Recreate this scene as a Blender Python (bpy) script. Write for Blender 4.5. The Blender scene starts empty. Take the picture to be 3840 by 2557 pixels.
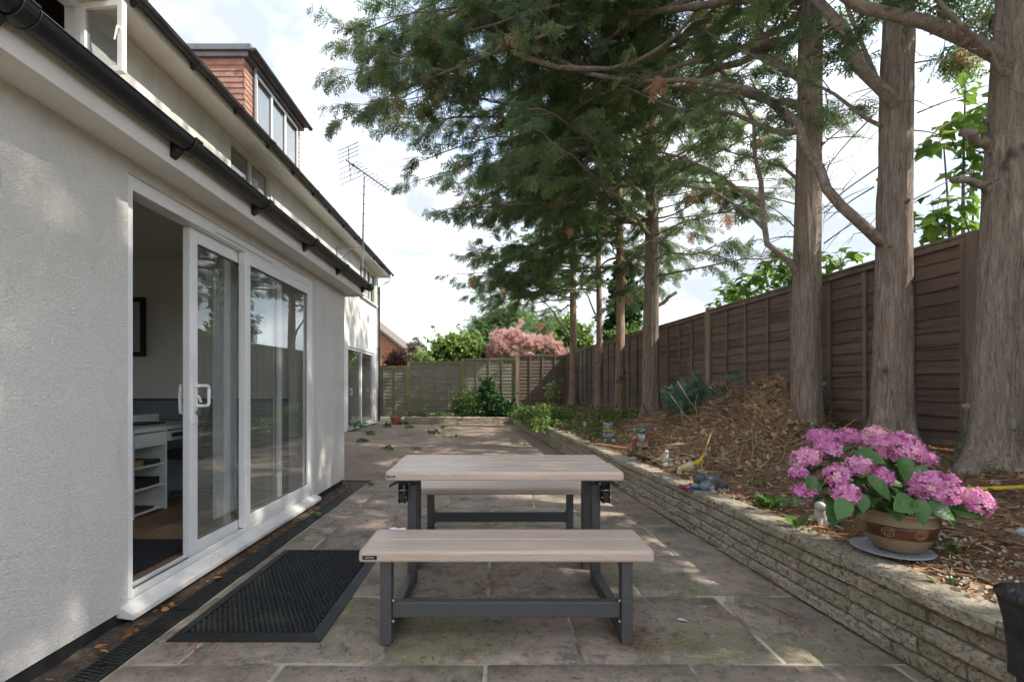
import bpy, bmesh, math, random
import numpy as np
from mathutils import Vector, Matrix, noise as mnoise

# ------------------------------------------------------------------ camera, sky, sun, exposure
scene = bpy.context.scene
COL = scene.collection
EYE = 1.18
FPX = 1780.0                       # focal length in pixels of the 3840 px wide photograph
VPX, VPY = 1860.0, 1455.0          # vanishing point of the house's long lines
cam_data = bpy.data.cameras.new('camera')
cam = bpy.data.objects.new('camera', cam_data)
COL.objects.link(cam)
cam.location = (0, 0, EYE)
cam.rotation_euler = (math.radians(90), 0, 0)
cam_data.sensor_width = 36.0
cam_data.lens = 36.0 * FPX / 3840.0
cam_data.shift_x = (1920 - VPX) / 3840.0
cam_data.shift_y = (VPY - 1278.5) / 3840.0
cam_data.clip_start = 0.05
cam_data.clip_end = 3000
scene.camera = cam

SUN_DIR = Vector((0.70, -0.20, 0.74)).normalized()
world = bpy.data.worlds.new('World')
scene.world = world
world.use_nodes = True
wn, wl = world.node_tree.nodes, world.node_tree.links
wn.clear()
w_out = wn.new('ShaderNodeOutputWorld')
w_bg = wn.new('ShaderNodeBackground')
w_bg.inputs['Strength'].default_value = 0.1
sky = wn.new('ShaderNodeTexSky')
sky.sky_type = 'NISHITA'
sky.sun_disc = False
sky.sun_elevation = math.asin(SUN_DIR.z)
sky.sun_rotation = math.atan2(SUN_DIR.x, SUN_DIR.y)
sky.air_density = 1.0
sky.dust_density = 2.0
tc = wn.new('ShaderNodeTexCoord')
mp = wn.new('ShaderNodeMapping')
mp.inputs['Scale'].default_value = (1.0, 1.0, 2.6)
wl.new(tc.outputs['Generated'], mp.inputs['Vector'])
n1 = wn.new('ShaderNodeTexNoise')
n1.inputs['Scale'].default_value = 2.6
n1.inputs['Detail'].default_value = 7
n1.inputs['Roughness'].default_value = 0.55
n1.inputs['Distortion'].default_value = 0.4
wl.new(mp.outputs['Vector'], n1.inputs['Vector'])
cr = wn.new('ShaderNodeValToRGB')          # cloud body: pale grey undersides to bright white
cr.color_ramp.elements[0].position = 0.40
cr.color_ramp.elements[0].color = (1.25, 1.38, 1.56, 1)
cr.color_ramp.elements[1].position = 0.70
cr.color_ramp.elements[1].color = (3.1, 3.18, 3.28, 1)
wl.new(n1.outputs['Fac'], cr.inputs['Fac'])
n2 = wn.new('ShaderNodeTexNoise')
n2.inputs['Scale'].default_value = 1.5
n2.inputs['Detail'].default_value = 5
wl.new(mp.outputs['Vector'], n2.inputs['Vector'])
cover = wn.new('ShaderNodeMapRange')       # how closed the cloud deck is
cover.inputs['From Min'].default_value = 0.36
cover.inputs['From Max'].default_value = 0.60
cover.inputs['To Min'].default_value = 0.35
cover.inputs['To Max'].default_value = 1.0
wl.new(n2.outputs['Fac'], cover.inputs['Value'])
wmix = wn.new('ShaderNodeMix')
wmix.data_type = 'RGBA'
wl.new(cover.outputs['Result'], wmix.inputs['Factor'])
wl.new(sky.outputs['Color'], wmix.inputs['A'])
wl.new(cr.outputs['Color'], wmix.inputs['B'])
wl.new(wmix.outputs['Result'], w_bg.inputs['Color'])
wl.new(w_bg.outputs['Background'], w_out.inputs['Surface'])

sun_data = bpy.data.lights.new('sun', 'SUN')
sun_data.energy = 1.05
sun_data.angle = math.radians(0.7)
sun_data.color = (1.0, 0.93, 0.83)
sun = bpy.data.objects.new('sun', sun_data)
COL.objects.link(sun)
sun.location = (8, -3, 12)
sun.rotation_euler = (-SUN_DIR).to_track_quat('-Z', 'Y').to_euler()

scene.view_settings.view_transform = 'Standard'
scene.view_settings.look = 'None'
scene.view_settings.gamma = 1.0
scene.view_settings.exposure = 2.75
scene.view_settings.use_curve_mapping = False
scene.render.engine = 'CYCLES'
scene.cycles.use_denoising = True
try:
    scene.cycles.denoiser = 'OPENIMAGEDENOISE'
    scene.cycles.denoising_input_passes = 'RGB_ALBEDO_NORMAL'
except Exception:
    pass
scene.cycles.max_bounces = 7
scene.cycles.diffuse_bounces = 5
scene.cycles.use_adaptive_sampling = True
scene.cycles.adaptive_threshold = 0.02
scene.cycles.transparent_max_bounces = 24
scene.cycles.caustics_reflective = False
scene.cycles.caustics_refractive = False
scene.cycles.sample_clamp_indirect = 6.0

rnd = random.Random(7)
nrg = np.random.default_rng(11)


def U(px, py, Y):
    """A point of the photograph (3840 px wide) at distance Y in front of the camera, as a place in the garden."""
    return Vector(((px - VPX) * Y / FPX, Y, EYE - (py - VPY) * Y / FPX))


def D(px, py, Y):
    """The same for the 2355 px wide view."""
    return U(px / 0.61328, py / 0.61328, Y)


def wall_x(y):                    # front face of the long retaining wall
    return 1.93 - 0.0865 * y


def fence_x(y):                   # garden face of the side fence
    return 4.168 - 0.0987 * y


# ------------------------------------------------------------------ mesh helpers
class MB:
    def __init__(self):
        self.v, self.f = [], []

    def add(self, vs, fs):
        b = len(self.v)
        self.v.extend([tuple(p) for p in vs])
        self.f.extend([tuple(b + i for i in q) for q in fs])
        return self

    def box(self, x0, x1, y0, y1, z0, z1):
        vs = [(x, y, z) for z in (z0, z1) for y in (y0, y1) for x in (x0, x1)]
        return self.add(vs, [(0, 2, 3, 1), (4, 5, 7, 6), (0, 1, 5, 4), (2, 6, 7, 3), (0, 4, 6, 2), (1, 3, 7, 5)])

    def hull8(self, lo, hi):       # two quads (lists of 4 points, counter-clockwise seen from above) joined
        vs = list(lo) + list(hi)
        return self.add(vs, [(3, 2, 1, 0), (4, 5, 6, 7), (0, 1, 5, 4), (1, 2, 6, 5), (2, 3, 7, 6), (3, 0, 4, 7)])

    def bar(self, a, b, w, h, up=(0, 0, 1)):
        a, b = Vector(a), Vector(b)
        d = (b - a).normalized()
        u = Vector(up)
        s = d.cross(u)
        if s.length < 1e-5:
            s = d.cross(Vector((1, 0, 0)))
        s.normalize()
        u = s.cross(d).normalized()
        lo = [a + s * (-w / 2) + u * (-h / 2), a + s * (w / 2) + u * (-h / 2), a + s * (w / 2) + u * (h / 2), a + s * (-w / 2) + u * (h / 2)]
        hi = [p + (b - a) for p in lo]
        return self.add(lo + hi, [(0, 1, 2, 3), (7, 6, 5, 4), (0, 4, 5, 1), (1, 5, 6, 2), (2, 6, 7, 3), (3, 7, 4, 0)])

    def tube(self, pts, radii, n=8, cap=True, jitter=None):
        pts = [Vector(p) for p in pts]
        if not hasattr(radii, '__len__'):
            radii = [radii] * len(pts)
        b = len(self.v)
        prev = None
        for i, p in enumerate(pts):
            d = (pts[min(i + 1, len(pts) - 1)] - pts[max(i - 1, 0)])
            d = d.normalized() if d.length > 1e-9 else Vector((0, 0, 1))
            if prev is None:
                s = d.cross(Vector((0, 0, 1)))
                if s.length < 1e-3:
                    s = d.cross(Vector((1, 0, 0)))
            else:
                s = prev - d * prev.dot(d)
                if s.length < 1e-6:
                    s = d.orthogonal()
            s.normalize()
            prev = s
            t = d.cross(s)
            for k in range(n):
                a = 2 * math.pi * k / n
                r = radii[i] * (jitter(i, k) if jitter else 1.0)
                q = p + s * (math.cos(a) * r) + t * (math.sin(a) * r)
                self.v.append(tuple(q))
        m = len(pts)
        for i in range(m - 1):
            for k in range(n):
                k2 = (k + 1) % n
                self.f.append((b + i * n + k, b + i * n + k2, b + (i + 1) * n + k2, b + (i + 1) * n + k))
        if cap:
            self.f.append(tuple(b + k for k in range(n))[::-1])
            self.f.append(tuple(b + (m - 1) * n + k for k in range(n)))
        return self

    def lathe(self, prof, c=(0, 0, 0), n=32, cap=True):
        b = len(self.v)
        for r, z in prof:
            for k in range(n):
                a = 2 * math.pi * k / n
                self.v.append((c[0] + math.cos(a) * r, c[1] + math.sin(a) * r, c[2] + z))
        m = len(prof)
        for i in range(m - 1):
            for k in range(n):
                k2 = (k + 1) % n
                self.f.append((b + i * n + k, b + i * n + k2, b + (i + 1) * n + k2, b + (i + 1) * n + k))
        if cap:
            self.f.append(tuple(b + k for k in range(n))[::-1])
            self.f.append(tuple(b + (m - 1) * n + k for k in range(n)))
        return self

    def ball(self, c, r, n=14, m=9, rot=None):
        b = len(self.v)
        c = Vector(c)
        R = rot if rot is not None else Matrix.Identity(3)
        for i in range(m + 1):
            th = math.pi * i / m
            for k in range(n):
                a = 2 * math.pi * k / n
                p = Vector((math.sin(th) * math.cos(a) * r[0], math.sin(th) * math.sin(a) * r[1], math.cos(th) * r[2]))
                self.v.append(tuple(c + R @ p))
        for i in range(m):
            for k in range(n):
                k2 = (k + 1) % n
                self.f.append((b + i * n + k, b + (i + 1) * n + k, b + (i + 1) * n + k2, b + i * n + k2))
        return self

    def prism(self, poly, axis, a0, a1):
        """poly: 2-D points in the plane of the other two axes (in xyz order), extruded along axis from a0 to a1."""
        def pt(p, a):
            q = list(p)
            q.insert(axis, a)
            return tuple(q)
        n = len(poly)
        vs = [pt(p, a0) for p in poly] + [pt(p, a1) for p in poly]
        fs = [tuple(range(n))[::-1], tuple(range(n, 2 * n))] + [(i, (i + 1) % n, n + (i + 1) % n, n + i) for i in range(n)]
        return self.add(vs, fs)


def mesh_of(mb, name, off=(0, 0, 0), smooth=False):
    me = bpy.data.meshes.new(name)
    if off[0] or off[1] or off[2]:
        vs = [(p[0] - off[0], p[1] - off[1], p[2] - off[2]) for p in mb.v]
    else:
        vs = mb.v
    me.from_pydata(vs, [], mb.f)
    bm = bmesh.new()
    bm.from_mesh(me)
    bmesh.ops.recalc_face_normals(bm, faces=bm.faces)
    bm.to_mesh(me)
    bm.free()
    if smooth:
        me.polygons.foreach_set('use_smooth', [True] * len(me.polygons))
    me.update()
    return me


def origin_of(o):
    while o is not None and o.parent is not None:
        o = o.parent
    return tuple(o.location) if o is not None else (0, 0, 0)


def obj(name, mb, mat, parent=None, smooth=False, bevel=0.0, seg=2, angle=40):
    """Link a mesh written in garden coordinates as one object (a part when parent is given)."""
    me = mesh_of(mb, name, origin_of(parent), smooth) if isinstance(mb, MB) else mb
    o = bpy.data.objects.new(name, me)
    if mat is not None and not me.materials:
        me.materials.append(mat)
    COL.objects.link(o)
    o.parent = parent
    if bevel:
        bv = o.modifiers.new('bevel', 'BEVEL')
        bv.width = bevel
        bv.segments = seg
        bv.limit_method = 'ANGLE'
        bv.angle_limit = math.radians(angle)
    return o


def inst(name, me, parent, loc, rot=(0, 0, 0), scale=(1, 1, 1)):
    """A piece that shares mesh data, put at a place in garden coordinates."""
    o = bpy.data.objects.new(name, me)
    COL.objects.link(o)
    off = origin_of(parent)
    o.parent = parent
    o.location = (loc[0] - off[0], loc[1] - off[1], loc[2] - off[2])
    o.rotation_euler = rot
    o.scale = scale
    return o


def thing(name, label, cat, loc, group=None):
    o = bpy.data.objects.new(name, None)
    o.empty_display_size = 0.2
    COL.objects.link(o)
    o.location = loc
    return tag(o, label, cat, group)


def tag(o, label, cat, group=None, kind=None):
    o['label'] = label
    o['category'] = cat
    if group:
        o['group'] = group
    if kind:
        o['kind'] = kind
    return o


def structure(name, mb, mat, label=None, smooth=False):
    o = obj(name, mb, mat, None, smooth)
    o['kind'] = 'structure'
    if label:
        o['label'] = label
    return o


def np_mesh(name, V, F, mat, tint=None, smooth=False):
    """V (n,3) vertices, F (m,3) triangles; tint (m,) per-face value read by the material."""
    me = bpy.data.meshes.new(name)
    V = np.ascontiguousarray(V, dtype=np.float32)
    F = np.ascontiguousarray(F, dtype=np.int32)
    me.vertices.add(len(V))
    me.vertices.foreach_set('co', V.ravel())
    me.loops.add(F.size)
    me.loops.foreach_set('vertex_index', F.ravel())
    me.polygons.add(len(F))
    me.polygons.foreach_set('loop_start', np.arange(0, F.size, F.shape[1], dtype=np.int32))
    me.update(calc_edges=True)
    if smooth:
        me.polygons.foreach_set('use_smooth', np.ones(len(F), dtype=bool))
    if tint is not None:
        at = me.attributes.new('tint', 'FLOAT', 'FACE')
        at.data.foreach_set('value', np.ascontiguousarray(tint, dtype=np.float32))
    me.materials.append(mat)
    return me


def frames(dirs, ups, sizes):
    """(n,3,3) matrices whose columns are the leaf's long axis, its width and its normal, scaled."""
    x = dirs / np.maximum(np.linalg.norm(dirs, axis=1, keepdims=True), 1e-9)
    z = ups - (ups * x).sum(1, keepdims=True) * x
    z /= np.maximum(np.linalg.norm(z, axis=1, keepdims=True), 1e-9)
    y = np.cross(z, x)
    return np.stack([x, y, z], axis=2) * np.asarray(sizes).reshape(-1, 1, 1)


def scatter_arrays(temps, pos, mats, rng, tint):
    """Copies of random leaf templates (verts, tris) at pos with frames; returns V, F, T arrays."""
    pick = rng.integers(0, len(temps), len(pos))
    Vs, Fs, Ts = [], [], []
    base = 0
    for k, (tv, tf) in enumerate(temps):
        idx = np.nonzero(pick == k)[0]
        if not len(idx):
            continue
        V = np.einsum('nij,vj->nvi', mats[idx], tv) + pos[idx][:, None, :]
        F = tf[None] + (np.arange(len(idx)) * len(tv))[:, None, None] + base
        Vs.append(V.reshape(-1, 3))
        Fs.append(F.reshape(-1, 3))
        Ts.append(np.repeat(tint[idx], len(tf)))
        base += len(idx) * len(tv)
    return np.concatenate(Vs), np.concatenate(Fs), np.concatenate(Ts)


def scatter(name, temps, pos, mats, mat, rng, tint, off=(0, 0, 0), smooth=False):
    V, F, T = scatter_arrays(temps, pos, mats, rng, tint)
    return np_mesh(name, V - np.asarray(off), F, mat, T, smooth)


# ------------------------------------------------------------------ materials
def ramp_mix(nt, fac, a, b):
    m = nt.nodes.new('ShaderNodeMix')
    m.data_type = 'RGBA'
    nt.links.new(fac, m.inputs['Factor'])
    for s, v in (('A', a), ('B', b)):
        if isinstance(v, tuple):
            m.inputs[s].default_value = (*v, 1) if len(v) == 3 else v
        else:
            nt.links.new(v, m.inputs[s])
    return m.outputs['Result']


def noise_fac(nt, vec, scale, lo, hi, detail=5, rough=0.6, distort=0.0, stretch=None, kind='noise'):
    v = vec
    if stretch:
        mp_ = nt.nodes.new('ShaderNodeMapping')
        mp_.inputs['Scale'].default_value = stretch
        nt.links.new(vec, mp_.inputs['Vector'])
        v = mp_.outputs['Vector']
    if kind == 'voronoi':
        n = nt.nodes.new('ShaderNodeTexVoronoi')
        n.inputs['Scale'].default_value = scale
        out = n.outputs['Distance']
    else:
        n = nt.nodes.new('ShaderNodeTexNoise')
        n.inputs['Scale'].default_value = scale
        n.inputs['Detail'].default_value = detail
        n.inputs['Roughness'].default_value = rough
        n.inputs['Distortion'].default_value = distort
        out = n.outputs['Fac']
    nt.links.new(v, n.inputs['Vector'])
    r = nt.nodes.new('ShaderNodeMapRange')
    r.inputs['From Min'].default_value = lo
    r.inputs['From Max'].default_value = hi
    nt.links.new(out, r.inputs['Value'])
    return r.outputs['Result']


def M(name, col, rough=0.6, layers=(), bumps=(), rand=None, metallic=0.0, spec=0.5, coat=0.0, local=False, randval=0.0, transl=0.0):
    """Procedural material: a base colour, noise-driven layers [(colour, scale, lo, hi, {options})], bumps [(scale, distance, {options})]."""
    m = bpy.data.materials.new(name)
    m.use_nodes = True
    nt = m.node_tree
    p = nt.nodes['Principled BSDF']
    if local:
        t = nt.nodes.new('ShaderNodeTexCoord')
        vec = t.outputs['Object']
    else:
        g = nt.nodes.new('ShaderNodeNewGeometry')
        vec = g.outputs['Position']
    c = col
    if rand is not None or randval:
        oi = nt.nodes.new('ShaderNodeObjectInfo')
        if rand is not None:
            c = ramp_mix(nt, oi.outputs['Random'], c, rand)
        # every piece gets its own patch of the pattern
        ad = nt.nodes.new('ShaderNodeVectorMath')
        ad.operation = 'ADD'
        ml = nt.nodes.new('ShaderNodeMath')
        ml.operation = 'MULTIPLY'
        ml.inputs[1].default_value = 37.0
        nt.links.new(oi.outputs['Random'], ml.inputs[0])
        nt.links.new(vec, ad.inputs[0])
        nt.links.new(ml.outputs[0], ad.inputs[1])
        vec = ad.outputs[0]
    for L in layers:
        lc, sc, lo, hi = L[:4]
        opt = dict(L[4]) if len(L) > 4 else {}
        amt = opt.pop('amt', 1.0)
        f = noise_fac(nt, vec, sc, lo, hi, **opt)
        if amt != 1.0:
            mm = nt.nodes.new('ShaderNodeMath')
            mm.operation = 'MULTIPLY'
            mm.inputs[1].default_value = amt
            nt.links.new(f, mm.inputs[0])
            f = mm.outputs[0]
        c = ramp_mix(nt, f, c, lc)
    if isinstance(c, tuple):
        p.inputs['Base Color'].default_value = (*c, 1)
    else:
        nt.links.new(c, p.inputs['Base Color'])
    p.inputs['Roughness'].default_value = rough
    p.inputs['Metallic'].default_value = metallic
    p.inputs['Specular IOR Level'].default_value = spec
    p.inputs['Coat Weight'].default_value = coat
    prev = None
    for B in bumps:
        sc, dist = B[:2]
        opt = dict(B[2]) if len(B) > 2 else {}
        st = opt.pop('strength', 1.0)
        lo, hi = opt.pop('lo', 0.0), opt.pop('hi', 1.0)
        f = noise_fac(nt, vec, sc, lo, hi, **opt)
        bp = nt.nodes.new('ShaderNodeBump')
        bp.inputs['Distance'].default_value = dist
        bp.inputs['Strength'].default_value = st
        nt.links.new(f, bp.inputs['Height'])
        if prev is not None:
            nt.links.new(prev, bp.inputs['Normal'])
        prev = bp.outputs['Normal']
    if prev is not None:
        nt.links.new(prev, p.inputs['Normal'])
    if transl:
        add_translucency(nt, p, c, transl)
    return m


def add_translucency(nt, p, c, amt):
    tr = nt.nodes.new('ShaderNodeBsdfTranslucent')
    if isinstance(c, tuple):
        tr.inputs['Color'].default_value = (*c, 1)
    else:
        nt.links.new(c, tr.inputs['Color'])
    mx = nt.nodes.new('ShaderNodeMixShader')
    mx.inputs[0].default_value = amt
    out = nt.nodes['Material Output']
    nt.links.new(p.outputs[0], mx.inputs[1])
    nt.links.new(tr.outputs[0], mx.inputs[2])
    nt.links.new(mx.outputs[0], out.inputs['Surface'])


def leaf_mat(name, stops, transl=0.3, rough=0.6, patch=None):
    """Leaf colour from the per-face 'tint' value: stops = [(position, colour)]."""
    m = bpy.data.materials.new(name)
    m.use_nodes = True
    nt = m.node_tree
    p = nt.nodes['Principled BSDF']
    at = nt.nodes.new('ShaderNodeAttribute')
    at.attribute_name = 'tint'
    r = nt.nodes.new('ShaderNodeValToRGB')
    el = r.color_ramp.elements
    while len(el) < len(stops):
        el.new(0.5)
    for e, (pos, c) in zip(el, stops):
        e.position = pos
        e.color = (*c, 1)
    nt.links.new(at.outputs['Fac'], r.inputs['Fac'])
    c = r.outputs['Color']
    if patch:
        g = nt.nodes.new('ShaderNodeNewGeometry')
        f = noise_fac(nt, g.outputs['Position'], patch[1], 0.42, 0.62, detail=3)
        c = ramp_mix(nt, f, c, patch[0]) if len(patch) < 3 else c
    nt.links.new(c, p.inputs['Base Color'])
    p.inputs['Roughness'].default_value = rough
    p.inputs['Specular IOR Level'].default_value = 0.3
    add_translucency(nt, p, c, transl)
    return m


def glass_mat(name, boost=1.5, tint=(0.86, 0.89, 0.88), veil=0.04):
    m = bpy.data.materials.new(name)
    m.use_nodes = True
    nt = m.node_tree
    nt.nodes.remove(nt.nodes['Principled BSDF'])
    ge = nt.nodes.new('ShaderNodeNewGeometry')
    io = nt.nodes.new('ShaderNodeMapRange')        # the pane reflects alike from either side
    io.inputs['To Min'].default_value = 1.52
    io.inputs['To Max'].default_value = 1.0 / 1.52
    nt.links.new(ge.outputs['Backfacing'], io.inputs['Value'])
    fr = nt.nodes.new('ShaderNodeFresnel')
    nt.links.new(io.outputs['Result'], fr.inputs['IOR'])
    ml = nt.nodes.new('ShaderNodeMath')
    ml.operation = 'MULTIPLY'
    ml.use_clamp = True
    ml.inputs[1].default_value = boost
    nt.links.new(fr.outputs[0], ml.inputs[0])
    a = nt.nodes.new('ShaderNodeBsdfTransparent')
    a.inputs['Color'].default_value = (*tint, 1)
    b = nt.nodes.new('ShaderNodeBsdfGlossy')
    b.inputs['Roughness'].default_value = 0.0
    b.inputs['Color'].default_value = (0.95, 0.97, 0.97, 1)
    df = nt.nodes.new('ShaderNodeBsdfDiffuse')
    df.inputs['Color'].default_value = (0.6, 0.6, 0.58, 1)
    m0 = nt.nodes.new('ShaderNodeMixShader')
    m0.inputs[0].default_value = veil  # pale diffuse veil that lifts the dark of the glass
    nt.links.new(a.outputs[0], m0.inputs[1])
    nt.links.new(df.outputs[0], m0.inputs[2])
    mx = nt.nodes.new('ShaderNodeMixShader')
    nt.links.new(ml.outputs[0], mx.inputs[0])
    nt.links.new(m0.outputs[0], mx.inputs[1])
    nt.links.new(b.outputs[0], mx.inputs[2])
    nt.links.new(mx.outputs[0], nt.nodes['Material Output'].inputs['Surface'])
    return m


MAT = {}
MAT['render'] = M('rough_render', (0.79, 0.765, 0.715), 0.92,
                  [((0.71, 0.68, 0.63), 0.9, 0.42, 0.75), ((0.45, 0.42, 0.375), 3.2, 0.62, 0.9, {'stretch': (1, 1, 0.25), 'amt': 0.55}),
                   ((0.42, 0.39, 0.345), 130.0, 0.53, 0.70, {'detail': 3, 'amt': 0.38}), ((0.82, 0.80, 0.77), 110.0, 0.56, 0.70, {'detail': 3, 'amt': 0.35}), ((0.40, 0.375, 0.32), 1.7, 0.58, 0.80, {'stretch': (1, 1, 0.6), 'detail': 8, 'amt': 0.35})],
                  [(75.0, 0.012, {'detail': 3, 'distort': 1.2, 'stretch': (1, 1, 1.6)}), (22.0, 0.004, {'detail': 2})])
MAT['render_old'] = M('painted_render', (0.74, 0.73, 0.69), 0.9,
                      [((0.54, 0.52, 0.475), 1.4, 0.45, 0.72, {'stretch': (1, 1, 0.3)}), ((0.36, 0.34, 0.30), 4.0, 0.62, 0.85, {'stretch': (1, 1, 0.12), 'amt': 0.6})],
                      [(60.0, 0.003, {'detail': 3})])
MAT['soffit'] = M('white_soffit_board', (0.76, 0.735, 0.69), 0.45, [((0.64, 0.60, 0.54), 2.5, 0.5, 0.8), ((0.2, 0.17, 0.13), 60.0, 0.74, 0.8, {'detail': 1, 'amt': 0.6})])
MAT['upvc'] = M('white_plastic_frame', (0.76, 0.76, 0.75), 0.32, [((0.60, 0.59, 0.56), 5.0, 0.55, 0.85, {'stretch': (1, 1, 0.4), 'amt': 0.6})])
MAT['upvc_cream'] = M('cream_plastic_frame', (0.60, 0.585, 0.51), 0.4, [((0.46, 0.44, 0.37), 4.0, 0.5, 0.8, {'amt': 0.6})])
MAT['sill'] = M('weathered_white_sill', (0.68, 0.67, 0.64), 0.5, [((0.42, 0.39, 0.34), 7.0, 0.52, 0.8, {'amt': 0.7}), ((0.25, 0.22, 0.18), 45.0, 0.66, 0.75, {'detail': 2, 'amt': 0.7})])
MAT['black_plastic'] = M('black_gutter_plastic', (0.014, 0.014, 0.016), 0.34, [((0.05, 0.048, 0.045), 6.0, 0.55, 0.8, {'amt': 0.5})])
MAT['grey_gutter'] = M('dusty_black_gutter', (0.030, 0.030, 0.032), 0.5, [((0.075, 0.072, 0.066), 5.0, 0.45, 0.75)])
MAT['rubber'] = M('black_rubber', (0.012, 0.013, 0.013), 0.55, [((0.03, 0.034, 0.028), 6.0, 0.5, 0.8)])
MAT['tar'] = M('black_damp_course', (0.016, 0.016, 0.017), 0.7, [((0.05, 0.045, 0.04), 9.0, 0.5, 0.8)], [(30.0, 0.003)])
MAT['glass'] = glass_mat('window_glass', 1.5, (0.96, 0.98, 0.97))
MAT['glass_far'] = glass_mat('upstairs_window_glass', 1.6, (0.75, 0.78, 0.78))
MAT['slab'] = M('paving_slab', (0.239, 0.192, 0.150), 0.78,
                [((0.363, 0.280, 0.222), 2.3, 0.42, 0.64), ((0.138, 0.118, 0.091), 4.2, 0.50, 0.68, {'detail': 7}),
                 ((0.153, 0.165, 0.058), 1.25, 0.50, 0.66, {'detail': 8, 'amt': 0.62}), ((0.435, 0.350, 0.278), 11.0, 0.56, 0.72, {'detail': 7, 'amt': 0.6}),
                 ((0.108, 0.092, 0.072), 14.0, 0.54, 0.68, {'detail': 7, 'distort': 0.8, 'amt': 0.75}),
                 ((0.435, 0.335, 0.258), 5.0, 0.60, 0.72, {'stretch': (1, 2.6, 1), 'distort': 2.5, 'amt': 0.5}),
                 ((0.066, 0.054, 0.042), 48.0, 0.58, 0.68, {'detail': 3, 'amt': 0.6}), ((0.492, 0.474, 0.438), 80.0, 0.68, 0.74, {'detail': 1, 'amt': 0.6})],
                [(7.0, 0.014, {'detail': 8, 'distort': 0.8}), (60.0, 0.003, {'detail': 3})], rand=(0.312, 0.258, 0.207))
MAT['mortar'] = M('patio_mortar', (0.473, 0.425, 0.337), 0.95, [((0.158, 0.134, 0.092), 2.6, 0.44, 0.62), ((0.079, 0.095, 0.034), 4.0, 0.55, 0.72)], [(60.0, 0.004)])
MAT['concrete'] = M('old_yard_concrete', (0.190, 0.170, 0.144), 0.9,
                    [((0.287, 0.247, 0.201), 0.55, 0.45, 0.7), ((0.115, 0.109, 0.090), 1.6, 0.5, 0.72), ((0.076, 0.085, 0.034), 0.8, 0.55, 0.75, {'amt': 0.7}),
                     ((0.44, 0.225, 0.095), 16.0, 0.49, 0.66, {'detail': 8, 'amt': 0.62}), ((0.40, 0.20, 0.09), 1.1, 0.50, 0.70, {'detail': 8, 'amt': 0.35}), ((0.040, 0.034, 0.030), 48.0, 0.62, 0.7, {'amt': 0.6})],
                    [(34.0, 0.004), (4.0, 0.01)])
MAT['soil'] = M('bed_soil', (0.154, 0.100, 0.068), 0.95, [((0.288, 0.172, 0.100), 3.0, 0.42, 0.66), ((0.414, 0.252, 0.140), 24.0, 0.54, 0.75), ((0.072, 0.050, 0.036), 9.0, 0.55, 0.75)],
                [(16.0, 0.03, {'detail': 8}), (60.0, 0.01)])
MAT['strip'] = M('dirty_strip', (0.075, 0.055, 0.040), 0.95, [((0.15, 0.11, 0.075), 14.0, 0.5, 0.7), ((0.03, 0.024, 0.018), 6.0, 0.5, 0.7), ((0.28, 0.22, 0.16), 60.0, 0.62, 0.72, {'detail': 2})], [(30.0, 0.01)])
MAT['ground'] = M('rough_grass_ground', (0.12, 0.14, 0.06), 0.95, [((0.10, 0.085, 0.05), 0.8, 0.4, 0.7)], [(12.0, 0.03)])
MAT['stone'] = M('split_stone_block', (0.367, 0.312, 0.232), 0.93,
                 [((0.519, 0.443, 0.335), 30.0, 0.46, 0.66), ((0.164, 0.134, 0.095), 38.0, 0.52, 0.66, {'detail': 6}), ((0.170, 0.159, 0.083), 2.6, 0.46, 0.68, {'amt': 0.6}),
                  ((0.097, 0.126, 0.057), 6.0, 0.62, 0.78, {'amt': 0.6}), ((0.062, 0.049, 0.035), 70.0, 0.58, 0.66, {'detail': 3, 'amt': 0.75}), ((0.519, 0.501, 0.464), 85.0, 0.64, 0.72, {'detail': 2, 'amt': 0.6})],
                 [(30.0, 0.022, {'detail': 8}), (95.0, 0.008, {'detail': 4})], rand=(0.413, 0.365, 0.283))
MAT['stone_top'] = MAT['stone']
MAT['wall_core'] = M('dark_wall_mortar', (0.17, 0.15, 0.11), 0.95, [((0.07, 0.08, 0.04), 5.0, 0.45, 0.65)], [(40.0, 0.008)])
WG = {'detail': 6, 'distort': 0.6}
MAT['slat_side'] = M('brown_stained_slat', (0.117, 0.078, 0.057), 0.82,
                     [((0.197, 0.144, 0.110), 7.0, 0.42, 0.70, {**WG, 'stretch': (1, 0.10, 1.5)}), ((0.035, 0.023, 0.017), 14.0, 0.52, 0.75, {**WG, 'stretch': (1, 0.06, 2.2)}),
                      ((0.166, 0.149, 0.109), 1.3, 0.62, 0.82, {'amt': 0.6})],
                     [(40.0, 0.004, {'stretch': (1, 0.06, 2)})], rand=(0.172, 0.124, 0.092))
MAT['batten_side'] = M('brown_stained_batten', (0.147, 0.110, 0.082), 0.8, [((0.242, 0.197, 0.147), 9.0, 0.42, 0.7, {'stretch': (1, 1, 0.1)}), ((0.076, 0.058, 0.043), 14.0, 0.55, 0.75, {'stretch': (1, 1, 0.1)})],
                       [(50.0, 0.003, {'stretch': (1, 1, 0.08)})], rand=(0.191, 0.147, 0.109))
MAT['post'] = M('pale_brown_post', (0.256, 0.188, 0.122), 0.8, [((0.362, 0.275, 0.181), 9.0, 0.42, 0.7, {'stretch': (1, 1, 0.1)}), ((0.125, 0.106, 0.069), 6.0, 0.55, 0.8, {'stretch': (1, 1, 0.2)})],
                [(50.0, 0.003, {'stretch': (1, 1, 0.08)})])
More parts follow.
